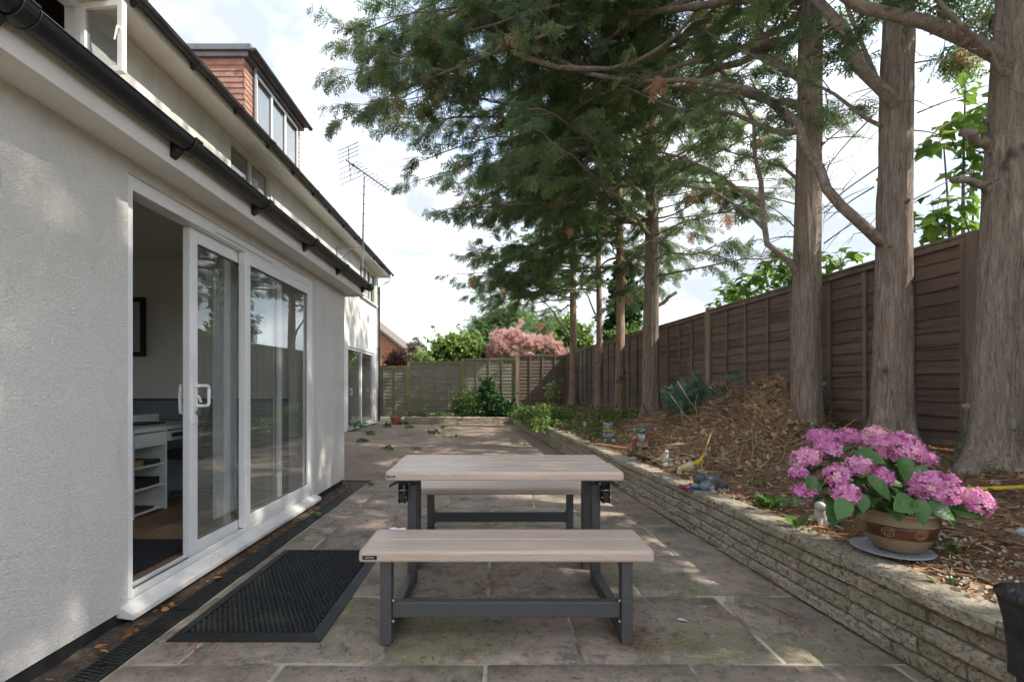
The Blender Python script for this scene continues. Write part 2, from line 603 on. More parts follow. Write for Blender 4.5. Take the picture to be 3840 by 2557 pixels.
MAT['slat_back'] = M('weathered_grey_slat', (0.165, 0.149, 0.107), 0.85,
                     [((0.242, 0.225, 0.176), 7.0, 0.42, 0.70, {**WG, 'stretch': (0.10, 1, 1.5)}), ((0.083, 0.071, 0.050), 12.0, 0.52, 0.75, {**WG, 'stretch': (0.06, 1, 2.2)}),
                      ((0.167, 0.167, 0.097), 1.0, 0.52, 0.72, {'amt': 0.4})],
                     [(40.0, 0.004, {'stretch': (0.06, 1, 2)})], rand=(0.203, 0.181, 0.132))
MAT['slat_back_dark'] = M('brown_back_slat', (0.123, 0.092, 0.070), 0.85,
                          [((0.182, 0.147, 0.119), 7.0, 0.42, 0.70, {**WG, 'stretch': (0.10, 1, 1.5)}), ((0.056, 0.042, 0.034), 12.0, 0.52, 0.75, {**WG, 'stretch': (0.06, 1, 2.2)})],
                          [(40.0, 0.004, {'stretch': (0.06, 1, 2)})], rand=(0.161, 0.119, 0.088))
MAT['post_green'] = M('algae_green_post', (0.185, 0.175, 0.085), 0.85, [((0.25, 0.22, 0.14), 8.0, 0.42, 0.7, {'stretch': (1, 1, 0.1)})], [(50.0, 0.003, {'stretch': (1, 1, 0.08)})])


def bark_mat(name, col, light, dark, moss=0.0):
    m = M(name, col, 0.92,
          [(light, 38.0, 0.47, 0.66, {'stretch': (1, 1, 0.13), 'distort': 0.8, 'detail': 6}), (dark, 46.0, 0.54, 0.70, {'stretch': (1, 1, 0.11), 'distort': 0.6, 'detail': 6}),
           (light, 7.0, 0.55, 0.75, {'stretch': (1, 1, 0.5), 'amt': 0.5}), ((0.30, 0.14, 0.085), 2.6, 0.60, 0.78, {'stretch': (1, 1, 0.35), 'amt': 0.55}),
           ((0.15, 0.16, 0.085), 1.3, 0.52, 0.72, {'amt': 0.45 + moss}), ((0.05, 0.038, 0.03), 5.0, 0.66, 0.74, {'stretch': (1, 1, 0.7), 'detail': 2, 'amt': 0.8})],
          [(40.0, 0.03, {'stretch': (1, 1, 0.12), 'distort': 0.8, 'detail': 8}), (110.0, 0.010, {'stretch': (1, 1, 0.3), 'detail': 4})])
    return m


MAT['bark'] = bark_mat('cypress_bark', (0.259, 0.201, 0.155), (0.400, 0.322, 0.254), (0.116, 0.084, 0.063))
MAT['bark_red'] = bark_mat('reddish_bark', (0.287, 0.190, 0.127), (0.437, 0.310, 0.230), (0.115, 0.071, 0.048))
MAT['limb'] = M('limb_bark', (0.200, 0.156, 0.125), 0.9, [((0.338, 0.275, 0.219), 18.0, 0.45, 0.72), ((0.056, 0.041, 0.033), 25.0, 0.55, 0.75)], [(40.0, 0.006, {'detail': 6})])
MAT['twig'] = M('dry_twig', (0.195, 0.137, 0.101), 0.9, [((0.325, 0.254, 0.202), 9.0, 0.45, 0.7)])
MAT['moss'] = M('trunk_moss', (0.085, 0.105, 0.05), 0.95, [((0.15, 0.17, 0.09), 30.0, 0.45, 0.7), ((0.05, 0.05, 0.03), 12.0, 0.5, 0.75)], [(60.0, 0.02, {'detail': 6})])
MAT['cypress'] = leaf_mat('cypress_spray', [(0.0, (0.102, 0.153, 0.085)), (0.35, (0.157, 0.232, 0.112)), (0.62, (0.225, 0.315, 0.137)), (0.86, (0.342, 0.437, 0.205)), (0.90, (0.465, 0.253, 0.150)), (1.0, (0.600, 0.383, 0.246))], 0.5)
MAT['cypress_far'] = leaf_mat('far_cypress_spray', [(0.0, (0.092, 0.158, 0.066)), (0.5, (0.158, 0.251, 0.099)), (0.86, (0.277, 0.396, 0.145)), (0.90, (0.422, 0.238, 0.132)), (1.0, (0.581, 0.330, 0.198))], 0.5)
MAT['yellow_green'] = leaf_mat('yellow_green_leaf', [(0.0, (0.081, 0.142, 0.030)), (0.6, (0.216, 0.317, 0.074)), (1.0, (0.405, 0.486, 0.162))], 0.38)
MAT['mid_green'] = leaf_mat('mid_green_leaf', [(0.0, (0.038, 0.090, 0.022)), (0.6, (0.098, 0.188, 0.045)), (1.0, (0.210, 0.330, 0.090))], 0.35)
MAT['ivy'] = leaf_mat('ivy_leaf', [(0.0, (0.018, 0.054, 0.018)), (0.6, (0.043, 0.112, 0.036)), (1.0, (0.144, 0.270, 0.081))], 0.2, 0.4)
MAT['purple_leaf'] = leaf_mat('purple_acer_leaf', [(0.0, (0.053, 0.027, 0.027)), (1.0, (0.180, 0.083, 0.068))], 0.3)
MAT['pink_plume'] = leaf_mat('smoke_bush_plume', [(0.0, (0.465, 0.260, 0.224)), (0.6, (0.670, 0.440, 0.388)), (1.0, (0.781, 0.600, 0.551))], 0.4, 0.9)
MAT['litter'] = leaf_mat('leaf_litter', [(0.0, (0.122, 0.073, 0.044)), (0.35, (0.305, 0.152, 0.073)), (0.65, (0.528, 0.270, 0.122)), (0.85, (0.600, 0.490, 0.257)), (1.0, (0.600, 0.600, 0.564))], 0.1, 0.9)
MAT['needles'] = leaf_mat('fallen_needles', [(0.0, (0.16, 0.062, 0.022)), (0.6, (0.33, 0.14, 0.045)), (1.0, (0.42, 0.24, 0.09))], 0.1, 0.9)
MAT['brush'] = leaf_mat('dead_brush', [(0.0, (0.142, 0.080, 0.046)), (0.4, (0.366, 0.196, 0.097)), (0.7, (0.516, 0.322, 0.157)), (1.0, (0.516, 0.480, 0.354))], 0.1, 0.9)
MAT['dead_leaf'] = leaf_mat('crisp_dead_leaf', [(0.0, (0.250, 0.181, 0.122)), (0.5, (0.425, 0.331, 0.231)), (1.0, (0.600, 0.537, 0.413))], 0.2, 0.8)
MAT['weed'] = leaf_mat('weed_leaf', [(0.0, (0.054, 0.114, 0.026)), (0.6, (0.120, 0.228, 0.054)), (1.0, (0.264, 0.384, 0.108))], 0.35)
MAT['pebble'] = leaf_mat('white_chippings', [(0.0, (0.42, 0.38, 0.32)), (1.0, (0.72, 0.69, 0.63))], 0.0)
MAT['sycamore'] = M('sycamore_leaf', (0.147, 0.280, 0.039), 0.5, [((0.063, 0.147, 0.025), 3.0, 0.45, 0.62)], (), rand=(0.280, 0.448, 0.070), transl=0.45)
MAT['moss_leaf'] = leaf_mat('bark_moss', [(0.0, (0.075, 0.095, 0.045)), (0.6, (0.14, 0.17, 0.085)), (1.0, (0.24, 0.27, 0.16))], 0.1, 0.95)
MAT['juniper'] = leaf_mat('juniper_spray', [(0.0, (0.065, 0.155, 0.105)), (0.6, (0.125, 0.255, 0.170)), (1.0, (0.24, 0.38, 0.27))], 0.35)
MAT['brush_stick'] = M('pale_dead_stick', (0.20, 0.125, 0.075), 0.9, [((0.30, 0.21, 0.14), 9.0, 0.45, 0.7)])
MAT['steel_dark'] = M('charcoal_powder_coat', (0.068, 0.066, 0.068), 0.5, [((0.104, 0.100, 0.098), 160.0, 0.5, 0.7, {'detail': 2})], [(220.0, 0.0006)])
MAT['deck'] = M('tan_woodgrain_plastic', (0.547, 0.429, 0.348), 0.38,
                [((0.452, 0.348, 0.277), 5.0, 0.40, 0.66, {'stretch': (0.16, 2.2, 1), 'distort': 2.2, 'detail': 4}),
                 ((0.634, 0.520, 0.439), 30.0, 0.50, 0.62, {'stretch': (0.05, 2.0, 1), 'distort': 2.5, 'detail': 3, 'amt': 0.6}), ((0.270, 0.203, 0.149), 130.0, 0.72, 0.78, {'detail': 1, 'amt': 0.6})],
                [(26.0, 0.0022, {'stretch': (0.05, 2.2, 1), 'distort': 2.0, 'detail': 4})])
MAT['zinc'] = M('zinc_bolt', (0.5, 0.5, 0.5), 0.35, metallic=1.0)
MAT['alu'] = M('aluminium', (0.42, 0.42, 0.42), 0.4, [((0.2, 0.2, 0.2), 12.0, 0.5, 0.8)], metallic=1.0)
MAT['black'] = M('black_gloss', (0.010, 0.010, 0.011), 0.28, [((0.02, 0.02, 0.02), 9.0, 0.4, 0.7)])
MAT['tile_hung'] = M('clay_hanging_tile', (0.386, 0.215, 0.163), 0.85, [((0.276, 0.125, 0.089), 6.0, 0.45, 0.7), ((0.460, 0.240, 0.158), 18.0, 0.55, 0.75)], [(40.0, 0.003)], rand=(0.396, 0.235, 0.179))
MAT['roof_tile'] = M('roof_tile', (0.16, 0.07, 0.05), 0.85, [((0.10, 0.05, 0.04), 5.0, 0.45, 0.7)], [(20.0, 0.01)])
MAT['lead_grey'] = M('grey_dormer_trim', (0.17, 0.185, 0.20), 0.45, [((0.10, 0.11, 0.12), 4.0, 0.5, 0.75)])

# ------------------------------------------------------------------ ground, yard, garden bed
g = MB()
g.add([(-400, -60, -0.06), (400, -60, -0.06), (400, 900, -0.06), (-400, 900, -0.06)], [(0, 1, 2, 3)])
structure('ground', g, MAT['ground'], 'rough ground reaching away beyond the garden')


def fbm(x, y, s, seed=0.0):
    return mnoise.fractal(Vector((x * s, y * s, seed)), 0.9, 2.0, 4)


# yard concrete: from the last row of slabs to the low wall
ROWS = [-1.32, -0.65, 0.02, 0.69, 1.36, 2.035, 2.70, 3.36, 4.03, 4.70, 5.38, 6.09]
g = MB()
nx, ny = 40, 60
for j in range(ny + 1):
    y = 6.10 + (16.5 - 6.10) * j / ny
    for i in range(nx + 1):
        x = -4.3 + (wall_x(y) + 0.12 + 4.3) * i / nx
        g.v.append((x, y, -0.006 + 0.006 * fbm(x, y, 0.9, 3.0)))
for j in range(ny):
    for i in range(nx):
        a = j * (nx + 1) + i
        g.f.append((a, a + 1, a + nx + 2, a + nx + 1))
yard = structure('yard_concrete', g, MAT['concrete'], 'old stained concrete yard strewn with orange needles beyond the slabs', True)

g = MB()
g.add([(-1.604, -3.0, -0.0048), (2.15, -3.0, -0.0048), (2.0, 6.10, -0.0048), (-1.604, 6.10, -0.0048)], [(0, 1, 2, 3)])
patio = structure('patio', g, MAT['mortar'], 'patio of brown grey paving slabs with pale mortar joints')


def slab_mesh(x0, x1, y0, y1, right_cut=None):
    """A riven slab: a low box with a slightly uneven top and rounded arrises."""
    n, m = 8, 6
    mb = MB()
    cx, cy = (x0 + x1) / 2, (y0 + y1) / 2
    e = 0.006
    dz = rnd.uniform(-0.0025, 0.0025)
    tx, ty = rnd.uniform(-0.003, 0.003), rnd.uniform(-0.003, 0.003)
    seed = rnd.random() * 50
    us = [0, e / (x1 - x0)] + [i / n for i in range(1, n)] + [1 - e / (x1 - x0), 1]
    vs_ = [0, e / (y1 - y0)] + [i / m for i in range(1, m)] + [1 - e / (y1 - y0), 1]
    for j, v in enumerate(vs_):
        for i, u in enumerate(us):
            edge = i in (0, len(us) - 1) or j in (0, len(vs_) - 1)
            x, y = x0 + (x1 - x0) * u, y0 + (y1 - y0) * v
            if edge:
                w = 0.004 * fbm(x * 3, y * 3, 4.0, seed)
                x += w if i in (0, len(us) - 1) else 0
                y += w if j in (0, len(vs_) - 1) else 0
            if right_cut:
                x = min(x, right_cut(y))
            z = dz + tx * (u - .5) + ty * (v - .5) + 0.0035 * fbm(x, y, 3.0, seed) - (0.007 if edge else 0)
            mb.v.append((x - cx, y - cy, z))
    W = len(us)
    for j in range(len(vs_) - 1):
        for i in range(W - 1):
            a = j * W + i
            mb.f.append((a, a + 1, a + W + 1, a + W))
    rim = [i for i in range(W)] + [j * W + W - 1 for j in range(1, len(vs_))] + [(len(vs_) - 1) * W + i for i in range(W - 2, -1, -1)] + [j * W for j in range(len(vs_) - 2, 0, -1)]
    b = len(mb.v)
    for r in rim:
        p = mb.v[r]
        mb.v.append((p[0], p[1], -0.035))
    for k in range(len(rim)):
        k2 = (k + 1) % len(rim)
        mb.f.append((rim[k2], rim[k], b + k, b + k2))
    me = mesh_of(mb, 'paving_slab')
    me.polygons.foreach_set('use_smooth', [True] * len(me.polygons))
    me.materials.append(MAT['slab'])
    return me, (cx, cy, 0.0)


for r in range(len(ROWS) - 1):
    y0, y1 = ROWS[r], ROWS[r + 1]
    off = -0.045 if (r % 2 == 0) else 0.388
    off += rnd.uniform(-0.015, 0.015)
    x = off - 0.87 * 4
    while x < 2.2:
        x0, x1 = max(x, -1.60), x + 0.87
        xr = wall_x((y0 + y1) / 2) + 0.02
        if x1 > -1.55 and x0 < xr - 0.05:
            gap = rnd.uniform(0.006, 0.010)
            me, c = slab_mesh(x0 + gap, min(x1, xr + 0.04) - gap, y0 + gap, y1 - gap, (lambda yy: wall_x(yy) + 0.03) if x1 > xr - 0.1 else None)
            inst('paving_slab', me, patio, c)
        x += 0.87


def soil_z(x, y):
    xw, xf = wall_x(y) + 0.10, fence_x(y)
    u = (x - xw) / (xf - xw)
    u = min(max(u, 0.0), 1.3)
    s = u * u * (3 - 2 * u) if u < 1 else 1.0
    z = 0.345 + 0.335 * s + 0.02 * fbm(x, y, 1.7, 1.0)
    if y > 14.0:
        k = min((y - 14.0) / 2.0, 1.0)
        z = z * (1 - k) + k * (0.26 + 0.12 * min(max((x + 3.0) / 5.0, 0), 1.3) + 0.015 * fbm(x, y, 1.7, 1.0))
    return z


g = MB()
nx, ny = 46, 190
for j in range(ny + 1):
    y = -2.5 + 19.4 * j / ny
    xa = wall_x(y) + 0.085
    for i in range(nx + 1):
        x = xa + (fence_x(y) + 0.5 - xa) * i / nx
        g.v.append((x, y, soil_z(x, y) + 0.012 * fbm(x, y, 7.0, 5.0)))
for j in range(ny):
    for i in range(nx):
        a = j * (nx + 1) + i
        g.f.append((a, a + 1, a + nx + 2, a + nx + 1))
b = len(g.v)
nx2, ny2 = 24, 6
for j in range(ny2 + 1):
    y = 15.92 + 1.0 * j / ny2
    for i in range(nx2 + 1):
        x = -3.0 + (wall_x(y) + 0.4 + 3.0) * i / nx2
        g.v.append((x, y, 0.235 + 0.03 * fbm(x, y, 1.7, 1.0) + 0.03 * i / nx2))
for j in range(ny2):
    for i in range(nx2):
        a = b + j * (nx2 + 1) + i
        g.f.append((a, a + 1, a + nx2 + 2, a + nx2 + 1))
structure('garden_bed', g, MAT['soil'], 'raised earth bed under the trees behind the stone wall', True)

# ------------------------------------------------------------------ retaining walls of split stone
def stone_meshes(L, H, Dp, count, detail=1):
    out = []
    for k in range(count):
        mb = MB()
        n, m = (12, 5) if detail else (6, 3)
        seed = k * 9.7 + 3
        # rough front face, chamfered edges, flat top, bottom, back: local x along the wall, -y outwards
        grid = []
        for j in range(m + 1):
            for i in range(n + 1):
                u, v = i / n, j / m
                x, z = (u - .5) * L, v * H
                e = min(min(u, 1 - u) * L, min(v, 1 - v) * H)
                e = min(v, 1 - v) * H + (0.0 if 0 < i < n else -.0)
                out_ = 0.015 * min(1.0, e / 0.010) ** .6 + 0.009 * fbm(x, z, 9.0, seed) * min(1, e / 0.01) + 0.006 * fbm(x, z, 26.0, seed) * min(1, .3 + e / 0.01)
                if i in (0, n):
                    out_ -= 0.005
                    x += 0.003 * fbm(z, x, 20, seed)
                if j in (0, m):
                    z += 0.003 * fbm(x, z, 12, seed)
                grid.append((x, -out_, z))
        mb.v.extend(grid)
        W = n + 1
        for j in range(m):
            for i in range(n):
                a = j * W + i
                mb.f.append((a, a + 1, a + W + 1, a + W))
        b0 = len(mb.v)
        for j in (0, m):
            for i in range(n + 1):
                p = grid[j * W + i]
                mb.v.append((p[0], Dp, p[2] + 0.004 * fbm(p[0], 3.0, 9.0, seed)))
        for i in range(n):
            mb.f.append((i + 1, i, b0 + i, b0 + i + 1))
            t = m * W
            mb.f.append((t + i, t + i + 1, b0 + W + i + 1, b0 + W + i))
        mb.f.append(tuple([j * W for j in range(m + 1)] + [b0 + W, b0]))
        mb.f.append(tuple([b0 + n, b0 + W + n] + [j * W + n for j in range(m, -1, -1)]))
        me = mesh_of(mb, 'stone_block')
        me.materials.append(MAT['stone'])
        out.append(me)
    return out


BL, BH = 0.345, 0.0715
stones = stone_meshes(BL - 0.001, BH - 0.001, 0.11, 10, 1)
stones_half = stone_meshes(BL * 0.55 - 0.003, BH - 0.001, 0.11, 4, 1)
cop = stone_meshes(BL - 0.006, BH, 0.15, 8, 1)
dvec = Vector((-0.0865, 1, 0)).normalized()
wang = math.atan2(dvec.y, dvec.x)
wall0 = Vector((wall_x(-1.0), -1.0, 0))
WLEN = 17.0
rw = thing('retaining_wall', 'long low wall of split grey stone blocks holding up the tree bed', 'wall', (wall_x(7.0), 7.0, 0))
g = MB()
nn = Vector((dvec.y, -dvec.x, 0))     # towards the bed
a0, a1 = wall0 + nn * 0.007, wall0 + dvec * WLEN + nn * 0.007
q = [a0, a0 + nn * 0.10, a1 + nn * 0.10, a1]
g.hull8([Vector((p.x, p.y, -0.05)) for p in q], [Vector((p.x, p.y, 0.345)) for p in q])
obj('mortar_core', g, MAT['wall_core'], rw)
for c in range(5):
    s = 0.0 if c % 2 == 0 else -BL * 0.5
    s += rnd.uniform(-0.08, 0.08)
    while s < WLEN:
        half = rnd.random() < 0.10 and c < 4
        L = BL * 0.55 if half else BL
        mid = wall0 + dvec * (s + L / 2)
        if mid.y > 1.0:
            src = cop if c == 4 else (stones_half if half else stones)
            p = mid + nn * (0.004 + rnd.uniform(-0.006, 0.008) + (-0.008 if c == 4 else 0)) + Vector((0, 0, c * BH + 0.001))
            o = inst('stone_block', rnd.choice(src), rw, p, (0, 0, wang + math.pi + rnd.uniform(-0.012, 0.012)))
        s += L
lw = thing('back_retaining_wall', 'short low stone wall across the far end below the back fence', 'wall', (-1.5, 15.85, 0))
obj('mortar_core', MB().box(-3.03, 0.72, 15.82, 15.92, -0.05, 0.20), MAT['wall_core'], lw)
for c in range(3):
    s = -3.05 - (0 if c % 2 == 0 else BL * .5)
    while s < 0.55:
        inst('stone_block', rnd.choice(cop if c == 2 else stones), lw, (s + BL / 2, 15.80 + rnd.uniform(-.005, .005), c * BH), (0, 0, rnd.uniform(-.012, .012)))
        s += BL

# ------------------------------------------------------------------ fences of overlapping boards
def slat_meshes(L, count, mat):
    out = []
    for k in range(count):
        mb = MB()
        n = 14
        seed = k * 5.3
        for i in range(n + 1):
            x = -L / 2 + L * i / n
            w = 0.010 * fbm(x, 0.0, 2.6, seed) + 0.005 * fbm(x, 0.0, 9.0, seed)
            bow = 0.004 * fbm(x, 4.0, 1.6, seed)
            # lower edge stands proud, upper edge tucks under the slat above
            mb.v.extend([(x, -0.022 + bow, -0.012 + w), (x, -0.012 + bow, -0.012 + w), (x, 0.006, 0.155), (x, -0.001, 0.155)])
        for i in range(n):
            a, b2 = i * 4, i * 4 + 4
            for s0, s1 in ((0, 1), (1, 2), (2, 3), (3, 0)):
                mb.f.append((a + s0, a + s1, b2 + s1, b2 + s0))
        mb.f.append((3, 2, 1, 0))
        mb.f.append((n * 4, n * 4 + 1, n * 4 + 2, n * 4 + 3))
        me = mesh_of(mb, 'slat')
        me.materials.append(mat)
        out.append(me)
    return out


def batten_mesh(h, mat, w=0.038, d=0.022):
    me = mesh_of(MB().box(-w / 2, w / 2, -0.022 - d, -0.0225, 0, h), 'batten')
    me.materials.append(mat)
    return me


def fence_panel(parent, a, b, z0, z1, slats, slat_len, mats, nbays=4):
    """One lap panel from a to b (garden points); outward normal is to the right of a->b turned by -90 degrees."""
    a, b = Vector((a[0], a[1], 0)), Vector((b[0], b[1], 0))
    d = (b - a)
    L = d.length
    d.normalize()
    ang = math.atan2(d.y, d.x)
    mid = (a + b) / 2
    H = z1 - z0
    fr = MB()
    fr.box(-L / 2, -L / 2 + 0.04, -0.046, 0.012, z0, z1 - 0.012)
    fr.box(L / 2 - 0.04, L / 2, -0.046, 0.012, z0, z1 - 0.012)
    fr.box(-L / 2 + 0.041, L / 2 - 0.041, -0.045, -0.026, z0 + 0.003, z0 + 0.045)
    fr.box(-L / 2 - 0.004, L / 2 + 0.004, -0.054, 0.022, z1 - 0.011, z1 + 0.016)
    fr.box(-L / 2 + 0.041, L / 2 - 0.041, -0.045, -0.026, z1 - 0.062, z1 - 0.013)
    R = Matrix.Rotation(ang, 4, 'Z')
    fr.v = [tuple(mid + (R @ Vector(p))) for p in fr.v]
    pan = obj('fence_panel', fr, mats[1], parent, bevel=0.003, seg=1)
    n = max(1, int(round((H - 0.02) / 0.122)))
    step = (H - 0.05) / n
    sx = (L - 0.06) / slat_len
    for k in range(n):
        p = mid + Vector((0, 0, z0 + 0.02 + k * step))
        inst('slat', rnd.choice(slats), pan, p, (rnd.uniform(-.012, .012), rnd.uniform(-.004, .004), ang), (sx if rnd.random() < .5 else -sx, 1, 1))
    bm_ = batten_mesh(H - 0.075, mats[1])
    for k in range(1, nbays):
        p = mid + d * (-L / 2 + L * k / nbays + rnd.uniform(-.012, .012)) + Vector((0, 0, z0 + 0.005))
        inst('batten', bm_, pan, p, (0, rnd.uniform(-.008, .008), ang))
    return pan


def post(parent, x, y, z0, z1, ang, mat, w=0.095):
    mb = MB().box(-w / 2, w / 2, -w / 2 - 0.012, w / 2 - 0.012, z0, z1)
    R = Matrix.Rotation(ang, 4, 'Z')
    mb.v = [tuple(Vector((x, y, 0)) + (R @ Vector(p))) for p in mb.v]
    return obj('post', mb, mat, parent, bevel=0.005, seg=1)


side_slats = slat_meshes(1.78, 8, MAT['slat_side'])
sf = thing('side_fence', 'tall dark brown lap board fence running behind the row of tree trunks', 'fence', (fence_x(8), 8, 0.6))
PY = [-0.09, 1.83, 3.75, 5.67, 7.59, 9.51, 11.43, 13.35, 15.27, 16.62]
fang = math.atan2(1, -0.0987)
for k in range(len(PY) - 1):
    y0, y1 = PY[k] + 0.05, PY[k + 1] - 0.05
    jz = rnd.uniform(-0.012, 0.012)
    # walk from far to near so that the battens face the garden
    fence_panel(sf, (fence_x(y1) , y1), (fence_x(y0), y0), 0.70 + jz, 2.40 + jz, side_slats, 1.78, (MAT['slat_side'], MAT['batten_side']), 4 if y1 - y0 > 1.6 else 3)
for k, y in enumerate(PY[:-1]):
    post(sf, fence_x(y) - 0.012, y, 0.45, 2.47 if k == 4 else 2.42, fang, MAT['post'] if k >= 4 else MAT['batten_side'])
obj('gravel_board', MB().hull8([(fence_x(-1) + .02, -1, .4), (fence_x(-1) + .05, -1, .4), (fence_x(16.6) + .05, 16.6, .4), (fence_x(16.6) + .02, 16.6, .4)],
                              [(fence_x(-1) + .02, -1, .705), (fence_x(-1) + .05, -1, .705), (fence_x(16.6) + .05, 16.6, .705), (fence_x(16.6) + .02, 16.6, .705)]), MAT['batten_side'], sf)

YB = 16.62
bf = thing('back_fence', 'weathered grey green lap fence stepping up across the far end', 'fence', (-0.5, YB, 0.2))
back_slats = slat_meshes(1.78, 6, MAT['slat_back'])
back_dark = slat_meshes(1.78, 6, MAT['slat_back_dark'])
BX = [(1533 - VPX) * YB / FPX, (1734 - VPX) * YB / FPX, (1938 - VPX) * YB / FPX, (2131 - VPX) * YB / FPX]
tops = [1.98, 2.10, 2.20, 2.33]
fence_panel(bf, (-4.75, YB), (BX[0] - .05, YB), 0.18, 1.93, back_slats, 1.78, (MAT['slat_back'], MAT['post_green']), 4)
for k in range(3):
    dk = k == 2
    fence_panel(bf, (BX[k] + .05, YB), (BX[k + 1] - .05, YB), tops[k + 1] - 1.80, tops[k + 1], back_dark if dk else back_slats, 1.78,
                (MAT['slat_back_dark'] if dk else MAT['slat_back'], MAT['batten_side'] if dk else MAT['post_green']), 4)
for k, x in enumerate(BX):
    post(bf, x, YB, 0.0, [2.12, 2.22, 2.36, 2.42][k], 0.0, MAT['post_green'] if k < 2 else MAT['post'])

# ------------------------------------------------------------------ the house
XE, XM = -1.88, -4.05              # garden faces of the extension and of the main house
YE, YM = 5.88, 16.3                # far ends
house = thing('house', 'white rendered house with single storey extension, black gutters and tile hung dormer', 'house', (-4.0, 6.0, 0))


def wall_with_holes(mb, x0, x1, y0, y1, z0, z1, holes):
    """A wall slab facing +X with rectangular openings (ya, yb, za, zb)."""
    ys = sorted({y0, y1, *[h[0] for h in holes], *[h[1] for h in holes]})
    zs = sorted({z0, z1, *[h[2] for h in holes], *[h[3] for h in holes]})
    for a, b in zip(ys, ys[1:]):
        run = None
        for c, d in zip(zs, zs[1:]):
            hit = any(h[0] <= (a + b) / 2 <= h[1] and h[2] <= (c + d) / 2 <= h[3] for h in holes)
            if hit:
                if run:
                    mb.box(x0, x1, a, b, *run)
                run = None
            else:
                run = (run[0], d) if run else (c, d)
        if run:
            mb.box(x0, x1, a, b, *run)
    return mb


def window(h, n, mat, glass, x=XM, mull=0.055, st=0.06, rec=0.03, name='window', panes_mat=None, skip=()):
    """A framed window filling the opening h, with n lights."""
    ya, yb, za, zb = h
    mb = MB()
    x1, x0 = x - rec, x - rec - 0.07
    mb.box(x0, x1, ya + .001, ya + st, za + .001, zb - .001).box(x0, x1, yb - st, yb - .001, za + .001, zb - .001)
    mb.box(x0, x1, ya + st, yb - st, za + .001, za + st).box(x0, x1, ya + st, yb - st, zb - st, zb - .001)
    w = (yb - ya - 2 * st - (n - 1) * mull) / n
    for k in range(n - 1):
        c = ya + st + w * (k + 1) + mull * k
        mb.box(x0, x1, c, c + mull, za + st + .0005, zb - st - .0005)
    o = obj(name, mb, mat, house, bevel=0.004)
    for k in range(n):
        if k in skip:
            continue
        c = ya + st + (w + mull) * k
        obj('pane', MB().box(x1 - .037, x1 - .033, c - .004, c + w + .004, za + st - .004, zb - st + .004), glass, o)
    return o


DY0, DY1, DZ0, DZ1 = 2.425, 4.90, 0.03, 2.285
g = MB()
wall_with_holes(g, XE - 0.26, XE, -3.0, DY0, 0.06, 2.40, [(-0.3, 1.35, 0.75, 2.2)])
g.box(XE - 0.26, XE, DY1, YE, 0.06, 2.40)
g.box(XE - 0.26, XE, DY0, DY1, DZ1, 2.40)
g.box(XM + 0.001, XE - 0.261, YE - 0.26, YE, 0.06, 2.62)
obj('extension_wall', g, MAT['render'], house)
g = MB()
g.box(XE - 0.255, XE - 0.018, -3.0, DY0, -0.03, 0.058)
g.box(XE - 0.255, XE - 0.018, DY1, YE - 0.015, -0.03, 0.058)
g.box(XM + 0.002, XE - 0.26, YE - 0.255, YE - 0.018, -0.03, 0.058)
obj('damp_course', g, MAT['tar'], house)
# eaves of the extension
g = MB()
g.box(XE + 0.001, -1.70, -3.0, 6.0, 2.355, 2.367)
g.box(XM, XE - 0.001, YE + 0.001, 6.0, 2.355, 2.367)
for y in (0.4, 3.4):
    pass
obj('soffit', g, MAT['soffit'], house)
obj('fascia', MB().box(-1.70, -1.68, -3.0, 2.9, 2.335, 2.472).box(-1.70, -1.68, 2.903, 6.01, 2.335, 2.472).box(XM, -1.701, 6.0, 6.02, 2.335, 2.53), MAT['soffit'], house)
g = MB()
g.hull8([(-4.05, -3, 3.10), (-1.702, -3, 2.42), (-1.702, 5.99, 2.42), (-4.05, 5.99, 3.10)], [(-4.05, -3, 3.18), (-1.702, -3, 2.485), (-1.702, 5.99, 2.485), (-4.05, 5.99, 3.18)])
obj('extension_roof', g, MAT['roof_tile'], house)


